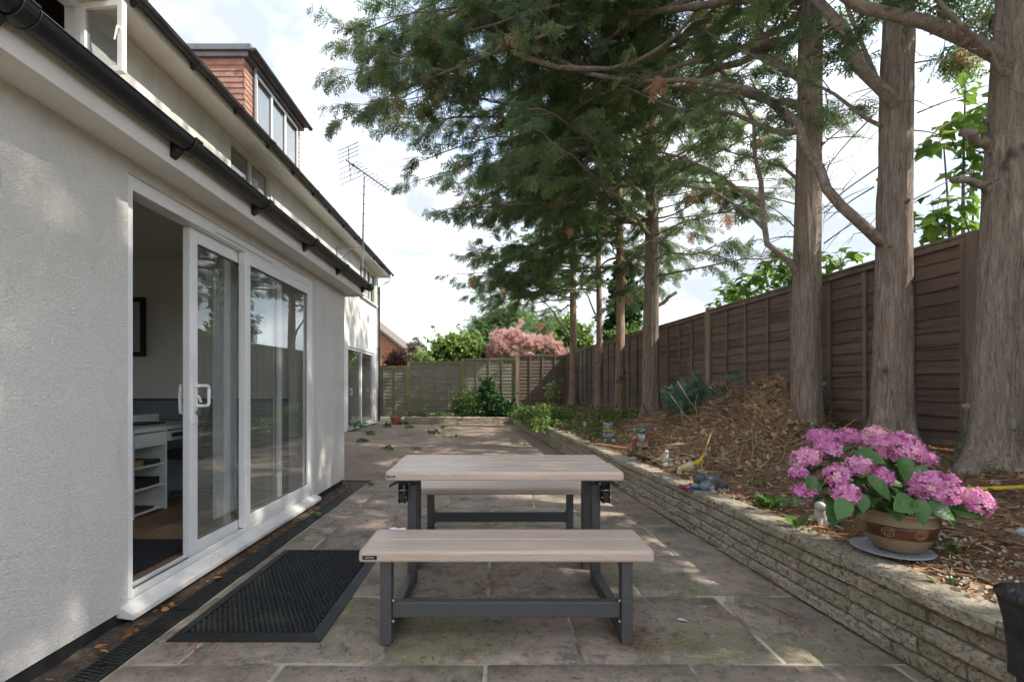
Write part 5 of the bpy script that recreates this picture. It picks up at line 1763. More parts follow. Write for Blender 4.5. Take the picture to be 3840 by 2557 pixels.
obj('feet', MB().tube([p + Vector((-.08 * s, -.05 * s, s * .02)), p + Vector((-.07 * s, -.02 * s, s * .22))], s * .03, 6).tube([p + Vector((.08 * s, -.05 * s, s * .02)), p + Vector((.07 * s, -.02 * s, s * .22))], s * .03, 6), paint('feet_pink', (0.45, 0.22, 0.24)), t)
obj('plinth', MB().lathe([(s * .28, 0), (s * .27, s * .07), (s * .2, s * .10)], p - Vector((0, 0, .004)), 16), paint('slate_plinth', (0.10, 0.115, 0.13)), t)
# duck, head down
p = solve_bed(2590, 1780)
s = p.y * 95 / FPX
t = ornament('duck_statue', 'chipped yellow and white duck statue bending its head to the ground', 'statue', p)
mb = MB().ball(p + Vector((0, 0, s * .34)), (s * .34, s * .19, s * .19), rot=Matrix.Rotation(-.30, 3, 'Y'))
mb.tube([p + Vector((-s * .22, 0, s * .30)), p + Vector((-s * .42, -.02 * s, s * .26)), p + Vector((-s * .47, -.04 * s, s * .10))], [s * .15, s * .12, s * .09], 10)
mb.ball(p + Vector((-s * .46, -.05 * s, s * .08)), (s * .11, s * .09, s * .09))
lump('body', mb, M('yellow_white_paint', (0.50, 0.40, 0.035), 0.5, [((0.55, 0.54, 0.48), 9.0, 0.44, 0.56)], [(40.0, 0.002)]), t, s * .018)
obj('tail', MB().tube([p + Vector((s * .22, 0, s * .44)), p + Vector((s * .40, 0, s * .58)), p + Vector((s * .50, 0, s * .80))], [s * .15, s * .10, s * .03], 8), M('yellow_tail_paint', (0.55, 0.44, 0.02), 0.5, [((0.4, 0.3, 0.02), 30.0, 0.5, 0.7)]), t, smooth=True)
obj('feet', MB().box(p.x - s * .12, p.x - s * .03, p.y - s * .1, p.y + s * .05, p.z - .003, p.z + s * .20).box(p.x + s * .05, p.x + s * .13, p.y - s * .05, p.y + s * .08, p.z - .003, p.z + s * .22), M('orange_feet', (0.5, 0.28, 0.03), 0.5, [((0.4, 0.2, 0.02), 30.0, 0.5, 0.7)]), t, bevel=.004)
# lying badger / hound on a blue base
p = solve_bed(2640, 1838)
p.x += 0.02
s = p.y * 150 / FPX
t = ornament('badger_statue', 'broken grey animal statue lying curled on a blue base at the wall edge', 'statue', p)
gd = M('chipped_slate_paint', (0.115, 0.130, 0.135), 0.55, [((0.045, 0.05, 0.055), 7.0, 0.46, 0.58), ((0.36, 0.35, 0.31), 12.0, 0.60, 0.66)], [(30.0, 0.003)])
mb = MB().ball(p + Vector((s * .14, .08 * s, s * .20)), (s * .34, s * .20, s * .20), rot=Matrix.Rotation(.28, 3, 'Y'))
mb.ball(p + Vector((-s * .18, 0, s * .28)), (s * .16, s * .15, s * .17)).ball(p + Vector((s * .38, 0, s * .10)), (s * .15, s * .14, s * .12))
lump('body', mb, gd, t, s * .014)
mb = MB().ball(p + Vector((-s * .10, -s * .16, s * .16)), (s * .16, s * .10, s * .13)).ball(p + Vector((-s * .30, -s * .04, s * .12)), (s * .1, s * .1, s * .09)).ball(p + Vector((s * .06, -s * .16, s * .10)), (s * .09, s * .08, s * .09))
lump('cub', mb, M('grey_white_paint', (0.23, 0.26, 0.26), 0.5, [((0.06, 0.09, 0.10), 14.0, 0.46, 0.58), ((0.55, 0.55, 0.52), 16.0, 0.60, 0.66)], [(30.0, 0.003)]), t, s * .012)
obj('paw', MB().ball(p + Vector((s * .30, -s * .12, s * .03)), (s * .13, s * .04, s * .03)), paint('pale_paw_paint', (0.5, 0.45, 0.40)), t, smooth=True)
obj('eye_ring', MB().tube([p + Vector((math.cos(a) * s * .035 + .02 * s, -s * .25, s * .10 + math.sin(a) * s * .035)) for a in np.linspace(0, 2 * math.pi, 14)], s * .012, 6), paint('eye_white', (0.6, 0.6, 0.58)), t)
obj('blue_base', loft([superring(p.x - s * .10, p.y - s * .10, p.z + z * s, w * s, w * s * .55, 24, 2.4, .10, z) for z, w in ((-.02, .34), (.03, .36), (.06, .33))], True, True), paint('blue_base_paint', (0.03, 0.10, 0.19)), t, smooth=True)
tag(obj('faded_flowers', MB().ball(p + Vector((-s * .42, .10 * s, .02)), (.035, .03, .022), 8, 6).ball(p + Vector((-s * .30, .16 * s, .03)), (.04, .03, .025), 8, 6).ball(p + Vector((-s * .55, .2 * s, .02)), (.025, .025, .02), 8, 6),
        M('crimson_plastic', (0.30, 0.02, 0.09), 0.5, [((0.5, 0.3, 0.35), 30.0, 0.55, 0.65)])), 'small crimson plastic flowers lying behind the grey animal statue', 'flowers')


def solar_light(px, py_base, hpx, label):
    p = solve_bed(px, py_base)
    s = p.y * hpx / FPX
    t = ornament('solar_light', label, 'garden light', p, 'solar stake lights along the bed')
    obj('stake', MB().tube([p + Vector((.02, 0, -.02)), p + Vector((0, 0, s * .55))], s * .055, 8), MAT['alu'], t)
    obj('lens', MB().lathe([(s * .05, s * .46), (s * .16, s * .52), (s * .20, s * .60), (s * .19, s * .74)], p, 16), M('clear_plastic_lens', (0.55, 0.57, 0.58), 0.08, [((0.3, 0.32, 0.33), 60.0, 0.5, 0.6)], spec=0.8), t)
    obj('cap', MB().lathe([(s * .195, s * .74), (s * .205, s * .76), (s * .205, s * .94), (s * .19, s * .97), (s * .1, s * .985)], p, 20), M('brushed_steel_cap', (0.55, 0.53, 0.50), 0.3, [((0.4, 0.38, 0.35), 30.0, 0.5, 0.7)], metallic=1.0), t, smooth=False)
    return t


solar_light(2517, 1778, 62, 'steel capped solar stake light standing in front of the dove')
solar_light(2195, 1618, 37, 'small solar stake light on the bed beyond the bear statue')
# figurine hidden behind the hydrangea
p = solve_bed(3090, 1972)
t = ornament('dog_statue', 'white and black dog figurine half hidden left of the hydrangea pot', 'statue', p)
wm = paint('white_dog_paint', (0.50, 0.48, 0.46), (0.38, 0.36, 0.34))
mb = MB().ball(p + Vector((-.02, .0, .075)), (.035, .035, .05)).ball(p + Vector((-.035, -.02, .125)), (.028, .036, .03)).tube([p + Vector((-.045, -.03, .0)), p + Vector((-.03, -.015, .07))], .013, 8).tube([p + Vector((-.01, -.035, .0)), p + Vector((-.01, -.015, .07))], .013, 8)
lump('body', mb, wm, t, .005)
obj('black_patch', MB().ball(p + Vector((.035, .015, .05)), (.055, .045, .05)).ball(p + Vector((-.012, .004, .14)), (.014, .012, .022), 8, 6), paint('black_dog_paint', (0.012, 0.012, 0.013)), t, smooth=True)
# ball at the right edge
p = U(3836, 1998, 2.36)
mb = MB().ball((p.x + .005, p.y, p.z), (.028, .028, .028), 20, 12)
tag(obj('play_ball', mb, M('pink_blue_ball', (0.62, 0.22, 0.36), 0.35, [((0.36, 0.46, 0.52), 12.0, 0.48, 0.52, {'detail': 0})]), smooth=True), 'small pink and pale blue ball lying on the bed at the right edge', 'ball')
pl_ = p
# far gnome on a plank, terracotta pot, hose
p = Vector(((2100 - VPX) * 14.9 / FPX, 14.9, 0.0))
p.z = EYE - (1512 - VPY) * 14.9 / FPX
t = ornament('plank_seat', 'grey plank resting on two stones below the far gnome', 'plank', p - Vector((0, 0, .06)))
obj('plank', MB().box(p.x - .26, p.x + .20, p.y - .1, p.y + .1, p.z - .035, p.z), MAT['slat_back'], t)
obj('support', MB().box(p.x - .22, p.x - .12, p.y - .08, p.y + .08, p.z - .5, p.z - .0351), MAT['stone'], t)
obj('support', MB().box(p.x + .06, p.x + .16, p.y - .08, p.y + .08, p.z - .5, p.z - .0351), MAT['stone'], t)
s = .30
t = ornament('gnome_statue', 'small red gnome statue on a plank in the far corner', 'statue', p)
obj('body', loft([superring(p.x, p.y, p.z + z * s, w * s, w * s, 12, 2.0, .08, z) for z, w in ((0, .22), (.2, .24), (.45, .2), (.6, .14))], True, True), red, t, smooth=True)
obj('trousers', MB().ball(p + Vector((0, -.2 * s, .16 * s)), (s * .24, s * .2, s * .12)), teal, t, smooth=True)
obj('face', MB().ball(p + Vector((0, -.03 * s, .68 * s)), (s * .13, s * .13, s * .13)), paint('far_skin', (0.45, 0.33, 0.28)), t, smooth=True)
obj('hat', MB().lathe([(s * .15, .74 * s), (s * .11, .88 * s), (s * .01, 1.1 * s)], p, 12), red, t, smooth=True)
p = Vector(((1484 - VPX) * 15.6 / FPX, 15.6, 0))
t = ornament('flower_pot', 'terracotta flower pot on the ground by the far corner of the house', 'pot', p)
obj('pot_body', MB().lathe([(.13, 0), (.16, .17), (.185, .18), (.185, .24), (.165, .24), (.15, .18), (.12, .17)], p, 24), paint('terracotta', (0.36, 0.12, 0.06), (0.28, 0.10, 0.055)), t, smooth=False)
obj('pot_soil', MB().lathe([(0.0, .20), (.155, .20)], p, 16, cap=False), MAT['soil'], t)
p = Vector(((1512 - VPX) * 15.5 / FPX, 15.5, 0))
tag(obj('dark_stones', MB().ball(p + Vector((-.08, 0, .04)), (.09, .07, .05), 9, 6).ball(p + Vector((.09, .03, .05)), (.08, .08, .06), 9, 6).ball(p + Vector((.16, -.06, .03)), (.06, .05, .04), 9, 6), M('dark_rubble', (0.04, 0.038, 0.04), 0.9, [((0.12, 0.11, 0.1), 20.0, 0.5, 0.7)])), 'little heap of dark stones next to the terracotta pot', 'stones')
pts = []
for k in range(26):
    t_ = k / 25
    px, py = 3560 + 520 * t_, 1812 + 70 * t_ + 4 * math.sin(t_ * 5)
    Y = 2.98 - .26 * t_
    q = U(px, py, Y)
    pts.append((q.x, q.y, soil_z(q.x, q.y) + .016))
tag(obj('hose', MB().tube(pts, 0.0145, 10), M('yellow_hose', (0.62, 0.46, 0.02), 0.42, [((0.5, 0.36, 0.02), 9.0, 0.45, 0.7)]), smooth=True), 'yellow garden hose lying across the soil at the right edge', 'hose')

# ------------------------------------------------------------------ conifers
def diamond(L=1.0, W=.5, fold=.12):
    v = np.array([(0, 0, 0), (.45 * L, -W / 2, fold), (L, 0, -.08), (.45 * L, W / 2, fold)])
    return v, np.array([(0, 1, 2), (0, 2, 3)])


def leaf_tri(L, W):
    return np.array([(0, -W * .35, 0), (L * .45, -W / 2, 0.0), (L, 0, 0), (L * .45, W / 2, 0.0), (0, W * .35, 0)]), np.array([(0, 1, 2), (0, 2, 4), (2, 3, 4)])


def spray_template(seed, n=8, fine=True):
    """A flat drooping cypress spray of unit length along +x: side branchlets with short scale tips."""
    r = random.Random(seed)
    V, F = [], []

    def tri(a, b, c):
        k = len(V)
        V.extend([a, b, c])
        F.append((k, k + 1, k + 2))

    def needle(p, ang, L, W, dz):
        c, s = math.cos(ang), math.sin(ang)
        q = (p[0] + c * L, p[1] + s * L, p[2] + dz)
        tri((p[0] - s * W, p[1] + c * W, p[2]), (p[0] + s * W, p[1] - c * W, p[2]), q)
        return q

    for i in range(n):
        t = (i + .4) / n
        p = (t * .92, 0.05 * math.sin(t * 5 + seed), -0.16 * t * t)
        for s in (-1, 1):
            L = (0.46 * (1 - .75 * t) + .07) * r.uniform(.75, 1.2)
            a = s * math.radians(r.uniform(32, 52))
            dz = r.uniform(-.16, .02) * L * 2
            q = needle(p, a, L, 0.030, dz)
            m = 3 if fine else 2
            for k in range(1, m + 1):
                u = k / (m + .6)
                pp = (p[0] + (q[0] - p[0]) * u, p[1] + (q[1] - p[1]) * u, p[2] + (q[2] - p[2]) * u)
                for s2 in ((-1, 1) if fine else (r.choice((-1, 1)),)):
                    needle(pp, a + s2 * math.radians(r.uniform(28, 48)), L * (.42 if fine else .55) * (1.1 - .5 * u), 0.028 if fine else 0.044, r.uniform(-.06, .02))
    needle((0, 0, 0), 0.0, 1.0, 0.012, -.16)
    return np.array(V), np.array(F)


SPRAY = [spray_template(k, 5, True) for k in range(5)]
SPRAY_FAR = [spray_template(20 + k, 6, False) for k in range(5)]


SPRAY_TOP = [spray_template(40 + k, 3, False) for k in range(4)]


def catmull(pts, n):
    P = [Vector(p) for p in pts]
    P = [P[0] * 2 - P[1]] + P + [P[-1] * 2 - P[-2]]
    out = []
    m = len(P) - 3
    for i in range(n + 1):
        u = i / n * m
        k = min(int(u), m - 1)
        f = u - k
        a, b, c, d = P[k:k + 4]
        out.append(0.5 * ((2 * b) + (c - a) * f + (2 * a - 5 * b + 4 * c - d) * f * f + (3 * b - a - 3 * c + d) * f ** 3))
    return out


class Conifer:
    def __init__(self, seed, label, x, y, z0, r0, lean, height, mat, name='cypress_tree', group=None, hi=False):
        self.r = random.Random(seed)
        self.np = np.random.default_rng(seed)
        self.t = thing(name, label, 'tree', (x, y, z0), group)
        self.x, self.y, self.z0, self.r0, self.h = x, y, z0, r0, height
        self.lean = lean
        self.limbs = MB()
        self.twigs = MB()
        self.sp, self.sd, self.ss, self.st = [], [], [], []
        mb = MB()
        nz = 190 if hi else 46
        ns = 84 if hi else 26
        pts, rad = [], []
        for i in range(nz + 1):
            t = i / nz
            h = -0.12 + (height + .12) * (t ** (2.0 if hi else 1.35))
            w = 0.018 * math.sin(h * 1.1 + seed) * min(max(h, 0) / 1.5, 1.0)
            pts.append((x + lean[0] * h + w, y + lean[1] * h + w * .6, z0 + h))
            flare = 1 + 0.55 * math.exp(-max(h, 0) / 0.13) + 0.10 * math.exp(-max(h, 0) / .7)
            rad.append(max(r0 * (1 - 0.80 * (max(h, 0) / height)) * flare, .015))
        ph = [self.r.uniform(0, 6) for _ in range(4)]

        def jit(i, k):
            a = 2 * math.pi * k / ns
            h = pts[i][2] - z0
            lobes = 0.17 * math.exp(-max(h, 0) / .22) * (math.sin(4 * a + ph[0]) + .7 * math.sin(7 * a + ph[1]))
            rid = 0.0
            if hi and h < 5.0:
                ca_, sa_ = math.cos(a), math.sin(a)
                rid = 0.050 * mnoise.noise(Vector((ca_ * 7.0, sa_ * 7.0, h * 1.7 + seed * 9))) + 0.040 * mnoise.noise(Vector((ca_ * 15.0, sa_ * 15.0, h * 4.0))) + 0.028 * abs(mnoise.noise(Vector((ca_ * 4.0, sa_ * 4.0, h * 2.5 + 40))))
            return 1 + rid + lobes + 0.035 * math.sin(3 * a + ph[2] + h * .8) + 0.05 * fbm(a * 1.2, h * .7, 2.0, seed * 3.1) + 0.02 * fbm(a * 4, h * 3, 2.0, seed)
        mb.tube(pts, rad, ns, True, jit)
        # knots and sawn stubs
        for _ in range(9):
            h = self.r.uniform(.4, 4.5)
            a = self.r.uniform(0, 2 * math.pi)
            R = r0 * (1 - .8 * h / height)
            c = Vector((x + lean[0] * h, y + lean[1] * h, z0 + h))
            d = Vector((math.cos(a), math.sin(a), .25))
            mb.tube([c + d * R * .8, c + d * (R + .012), c + d * (R + .02 + self.r.random() * .03)], [R * .22, R * .17, R * .09], 7)
        self.pts = pts
        obj('trunk', mb, mat, self.t, smooth=True)

    def axis(self, z):
        h = z - self.z0
        return Vector((self.x + self.lean[0] * h, self.y + self.lean[1] * h, z))

    def rad(self, z):
        return self.r0 * (1 - .8 * (z - self.z0) / self.h)

    def limb(self, pts, r0, r1, dens=1.0, start=.35, seclen=.8, leaf=1.0, bare=.25, size=.24, brown=.025, thick=7, droop=.45, root=False):
        """A branch along pts with side branches carrying sprays over its outer part."""
        R = self.r
        if root:                   # grow out of the trunk's heart with a collar at the base
            p0 = Vector(pts[0])
            pts = [self.axis(p0.z - .07), self.axis(p0.z - .05) * .5 + p0 * .5] + list(pts)
        L = sum((Vector(b) - Vector(a)).length for a, b in zip(pts, pts[1:]))
        n = max(6, int(L / .28))
        P = catmull(pts, n)
        for i in range(1, n):
            P[i] = P[i] + Vector((R.gauss(0, .016), R.gauss(0, .016), R.gauss(0, .016)))
        self.limbs.tube(P, [(r0 + (r1 - r0) * (i / n) ** .8) * (1 + (.40 * math.exp(-i * L / n / .20) if root else 0)) for i in range(n + 1)], thick + (4 if root else 0))
        if root:
            for _ in range(int(L * 6)):
                i = R.randrange(2, n)
                self.bare_twig(P[i], R.uniform(.08, .45))
        m = int(L / .21 * dens)
        for k in range(m):
            t = start + (1 - start) * (k + R.random()) / m
            i = min(int(t * n), n - 1)
            f = t * n - i
            p = P[i].lerp(P[i + 1], f)
            d = (P[i + 1] - P[i]).normalized()
            side = d.cross(Vector((0, 0, 1)))
            if side.length < .1:
                side = Vector((R.gauss(0, 1), R.gauss(0, 1), 0))
            side.normalize()
            sgn = R.choice((-1, 1))
            up = R.gauss(.05, .30)
            a = math.radians(R.uniform(30, 65))
            sd = (d * math.cos(a) + side * (math.sin(a) * sgn) + Vector((0, 0, up))).normalized()
            sl = seclen * R.uniform(.5, 1.15) * (1.15 - .55 * t)
            self.secondary(p, sd, sl, t, leaf, bare, size, brown, droop)
        if dens > 0:
            self.secondary(P[-1], (P[-1] - P[-2]).normalized(), seclen * .5, 1.0, leaf, 0, size, brown, droop)

    def bare_twig(self, p, L):
        R = self.r
        d = Vector((R.gauss(0, 1), R.gauss(0, 1), R.gauss(-.1, .8))).normalized()
        q = p + d * L * .5 + Vector((R.gauss(0, .03), R.gauss(0, .03), R.gauss(0, .03)))
        e = p + d * L + Vector((R.gauss(0, .05), R.gauss(0, .05), -.1 * L))
        self.twigs.tube([p, q, e], [.005, .0035, .0012], 3, False)
        for _ in range(2):
            a = q.lerp(e, R.random())
            self.twigs.tube([a, a + Vector((R.gauss(0, .08), R.gauss(0, .08), R.gauss(0, .08)))], [.0025, .001], 3, False)

    def secondary(self, p, d, L, t, leaf, bare, size, brown, droop):
        R = self.r
        q1 = p + d * (L * .5) + Vector((R.gauss(0, .03), R.gauss(0, .03), R.gauss(0, .03)))
        q2 = p + d * L + Vector((R.gauss(0, .05), R.gauss(0, .05), -.12 * L * droop / .45 + R.gauss(0, .04)))
        self.twigs.tube([p, q1, q2], [.0065, .0045, .002], 3, False)
        if R.random() < bare * (1.25 - t):
            # dead side branch: thin bare twigs, sometimes a brown tuft
            for _ in range(3):
                a = p.lerp(q2, R.uniform(.3, .95))
                b = a + Vector((R.gauss(0, .14), R.gauss(0, .14), R.gauss(-.05, .12)))
                self.twigs.tube([a, b], [.003, .001], 3, False)
            if R.random() < .12:
                for _ in range(6):
                    self.add(q2 + Vector((R.gauss(0, .03), R.gauss(0, .03), R.gauss(0, .03))), Vector((R.gauss(0, .2), R.gauss(0, .2), -1)), size * R.uniform(.6, .9), R.uniform(.91, 1))
            return
        ns = max(3, int(L / .033 * leaf))
        tone = min(max(R.gauss(.42, .17), 0), .84)
        for k in range(ns):
            u = .25 + .75 * (k + R.random()) / ns
            pp = p.lerp(q1, u / .5) if u < .5 else q1.lerp(q2, (u - .5) / .5)
            sd = d.cross(Vector((0, 0, 1)))
            sd = sd.normalized() if sd.length > .05 else Vector((1, 0, 0))
            s = R.choice((-1, 1))
            v = (d * R.uniform(.35, 1.0) + sd * (s * R.uniform(.2, .9)) + Vector((0, 0, -R.uniform(.0, 1.1) * droop / .45))).normalized()
            tn = min(max(R.gauss(tone, .1), 0), .85)
            if R.random() < brown:
                tn = R.uniform(.91, 1)
            self.add(pp, v, size * R.uniform(.55, .98) * (1.0 if u < .8 else .85), tn)

    def add(self, p, d, s, tint):
        self.sp.append(tuple(p))
        self.sd.append(tuple(d))
        self.ss.append(s)
        self.st.append(tint)

    def finish(self, temps=None, mat=None, clip=None):
        temps = temps or SPRAY
        off = np.array(self.t.location)
        obj('limbs', self.limbs, MAT['limb'], self.t, smooth=True)
        tw_ = obj('twigs', self.twigs, MAT['twig'], self.t)
        tw_['kind'] = 'stuff'
        pos = np.array(self.sp)
        keep = np.ones(len(pos), bool)
        if clip is not None:
            keep = clip(pos)
        pos = pos[keep]
        dirs, sz, tt = np.array(self.sd)[keep], np.array(self.ss)[keep], np.array(self.st)[keep]
        ups = np.stack([self.np.normal(0, .55, len(pos)), self.np.normal(0, .55, len(pos)), np.ones(len(pos))], 1)
        fr_ = frames(dirs, ups, sz)
        # fine sprays where the photograph shows them, coarser ones for the tops above its frame
        px = VPX + FPX * pos[:, 0] / np.maximum(pos[:, 1], .1)
        py = VPY - FPX * (pos[:, 2] - EYE) / np.maximum(pos[:, 1], .1)
        near = (pos[:, 1] > .5) & (px > -300) & (px < 4140) & (py > -120)
        parts_ = []
        for sel, tm in ((near, temps), (~near, SPRAY_TOP)):
            if sel.sum():
                parts_.append(scatter_arrays(tm, pos[sel], fr_[sel], self.np, tt[sel]))
        V, F, Tn, b = [], [], [], 0
        for v, f, q in parts_:
            V.append(v)
            F.append(f + b)
            Tn.append(q)
            b += len(v)
        me = np_mesh('crown', np.concatenate(V) - off, np.concatenate(F), mat or MAT['cypress'], np.concatenate(Tn))
        print(self.t.name, 'sprays', len(pos), 'in frame', int(near.sum()), 'tris', sum(len(f) for f in F))
        obj('crown', me, None, self.t)
        return len(pos)


def auto_limbs(T, n, z0, z1, az0, az1, len0, len1, rise, **kw):
    """Whorls of branches between heights z0 and z1, pointing within az0..az1 degrees (0 = +X, 180 = towards the house)."""
    R = T.r
    for k in range(n):
        f = (k + R.random()) / n
        z = z0 + (z1 - z0) * f
        a = math.radians(R.uniform(az0, az1))
        L = (len0 + (len1 - len0) * f) * R.uniform(.75, 1.1)
        d = Vector((math.cos(a), math.sin(a), 0))
        s = T.axis(z) + d * T.rad(z) * .6
        ri = rise * R.uniform(.6, 1.3)
        sag = R.uniform(-.10, .10)
        pts = [s, s + d * L * .22 + Vector((0, 0, ri * .30 * L)), s + d * L * .55 + Vector((R.gauss(0, .12), R.gauss(0, .12), (ri * .62 + sag) * L)), s + d * L + Vector((R.gauss(0, .2), R.gauss(0, .2), (ri * .75 + sag - .05) * L))]
        T.limb(pts, max(.016, .030 * L / 3), .007, **kw)


GRP = 'row of conifers along the side fence'
# --- T1, nearest, at the right edge
T1 = Conifer(1, 'thickest conifer trunk, nearest, at the right edge with mossy roots', 3.47, 3.31, 0.60, 0.155, (0.058, 0.0), 13.0, MAT['bark'], group=GRP, hi=True)
T1.limb([D(2310, 125, 3.28), D(2240, 105, 3.25), D(2120, 50, 3.25), D(1990, 8, 3.3), D(1880, -45, 3.4), D(1750, -120, 3.5)], .062, .03, dens=.5, start=.55, root=True)
T1.limb([D(2290, 150, 3.2), D(2230, 70, 3.15), D(2170, -10, 3.1), D(2100, -80, 3.1)], .022, .012, dens=.3, start=.6, root=True)
T1.limb([D(2262, 335, 3.33), D(2235, 312, 3.3), D(2212, 305, 3.27)], .034, .026, dens=0, start=.9, root=True)
T1.limb([D(2255, 430, 3.33), D(2225, 420, 3.3), D(2192, 414, 3.25)], .032, .022, dens=0, start=.9, root=True)
auto_limbs(T1, 14, 4.8, 11.5, 90, 270, 2.2, 1.4, .20, dens=.75, size=.34, leaf=.55, seclen=.9)
auto_limbs(T1, 10, 5.5, 11.5, -80, 80, 2.2, 1.4, .20, dens=.75, size=.34, leaf=.55, seclen=.9)
def root_moss(T, n, hmax, seed):
    r2 = np.random.default_rng(seed)
    R2 = random.Random(seed)
    pts_ = []
    while len(pts_) < n:
        h = hmax * R2.random() ** 1.8
        a = R2.uniform(0, 2 * math.pi)
        if math.sin(a * 2.3 + h * 9) + R2.gauss(0, .5) < 0:
            continue
        r_ = T.r0 * (1 + 0.55 * math.exp(-h / .13) + .10 * math.exp(-h / .7)) * (1 + .03 * R2.gauss(0, 1))
        pts_.append((T.x + T.lean[0] * h + math.cos(a) * r_, T.y + math.sin(a) * r_, T.z0 + h))
    pts_ = np.array(pts_)
    out_ = pts_ - np.array([T.x, T.y, 0]) * np.array([1, 1, 0]) - np.array([0, 0, 1]) * pts_[:, 2:3]
    k_ = scatter('root_moss', [diamond(1.0, .7)], pts_, frames(r2.normal(size=(n, 3)), out_ * 4 + r2.normal(0, .4, (n, 3)), r2.uniform(.006, .014, n)), MAT['moss_leaf'], r2, r2.random(n), T.t.location)
    o_ = obj('root_moss', k_, None, T.t)
    o_['kind'] = 'stuff'


# --- T2
T2 = Conifer(2, 'second conifer trunk from the right, straight, with two long limbs sweeping left', 3.35, 4.02, 0.66, 0.136, (0.018, 0.0), 13.0, MAT['bark'], group=GRP, hi=True)
T2.limb([D(2075, 285, 4.0), D(2050, 245, 3.95), D(1990, 160, 3.95), D(1930, 75, 4.0), D(1860, -15, 4.1), D(1800, -110, 4.2)], .056, .036, dens=.4, start=.5, root=True)
T2.limb([D(2062, 270, 4.05), D(2020, 200, 4.2), D(1990, 120, 4.3), D(1950, 20, 4.4), D(1930, -40, 4.5)], .026, .015, dens=.4, start=.4, root=True)
T2.limb([D(2030, 560, 4.0), D(2000, 530, 3.95), D(1945, 490, 3.95), D(1892, 430, 4.0), D(1868, 360, 4.05), D(1838, 290, 4.15), D(1775, 240, 4.4), D(1690, 198, 4.8), D(1560, 185, 5.2), D(1400, 178, 5.6), D(1250, 120, 5.9)],
        .052, .022, dens=.8, start=.42, seclen=.8, leaf=.8, bare=.55, root=True)
T2.limb([D(1845, 300, 4.12), D(1780, 300, 4.5), D(1690, 260, 4.9), D(1560, 250, 5.3), D(1440, 200, 5.6)], .03, .012, dens=.9, start=.3, bare=.6, leaf=.8)
T2.limb([D(2010, 285, 4.05), D(1960, 255, 4.2), D(1900, 210, 4.4), D(1800, 160, 4.7), D(1650, 90, 5.2)], .02, .01, dens=.8, start=.45, bare=.5, leaf=.8, root=True)
for (a, b) in (((2005, 270), (1890, 400)), ((2020, 385), (1870, 500)), ((2100, 350), (2200, 270)), ((2100, 460), (2250, 390)), ((2110, 260), (2250, 215)), ((2100, 300), (2180, 320)), ((2010, 430), (1895, 512)), ((2105, 145), (2200, 140))):
    p0, p1 = D(a[0], a[1], 4.0), D(b[0], b[1], 4.15)
    T2.twigs.tube(catmull([p0, p0.lerp(p1, .5) + Vector((0, 0, .02)), p1], 5), [.007, .006, .0055, .005, .004, .002], 4)
auto_limbs(T2, 16, 4.9, 11.5, 80, 260, 2.4, 1.4, .20, dens=.8, size=.34, leaf=.55, seclen=.9)
auto_limbs(T2, 9, 5.5, 11.5, -80, 70, 2.2, 1.4, .20, dens=.75, size=.34, leaf=.55, seclen=.9)
# --- T3
T3 = Conifer(3, 'third conifer trunk from the right, beside the brush pile, with a curved limb', 3.26, 4.98, 0.66, 0.140, (0.006, 0.0), 13.0, MAT['bark'], group=GRP, hi=True)
T3.limb([D(1850, 645, 5.0), D(1825, 622, 4.95), D(1785, 585, 4.95), D(1757, 530, 5.0), D(1746, 450, 5.05), D(1742, 380, 5.1), D(1738, 300, 5.2), D(1700, 220, 5.4), D(1620, 120, 5.7)], .044, .016, dens=.7, start=.62, bare=.55, leaf=.8, root=True)
T3.limb([D(1750, 470, 5.03), D(1700, 440, 5.3), D(1640, 395, 5.6), D(1550, 360, 6.0), D(1440, 330, 6.4)], .028, .009, dens=.9, start=.25, bare=.6, leaf=.8)
T3.limb([D(1755, 525, 5.0), D(1710, 480, 5.3), D(1640, 440, 5.7), D(1560, 425, 6.1)], .02, .008, dens=.9, start=.25, bare=.6, leaf=.8)
T3.limb([D(1845, 250, 5.0), D(1780, 230, 5.3), D(1650, 215, 5.8), D(1450, 190, 6.3), D(1250, 170, 6.8), D(1080, 130, 7.1)], .05, .015, dens=1.0, start=.35, bare=.45, leaf=.9)
T3.limb([D(1840, 180, 5.0), D(1720, 120, 5.4), D(1560, 90, 6.0), D(1350, 60, 6.6), D(1150, 30, 7.0), D(980, 30, 7.2)], .045, .012, dens=1.0, start=.35, bare=.35)
T3.limb([D(1845, 420, 5.0), D(1800, 390, 5.3), D(1740, 360, 5.7), D(1650, 340, 6.1)], .02, .008, dens=.9, start=.3, bare=.6)
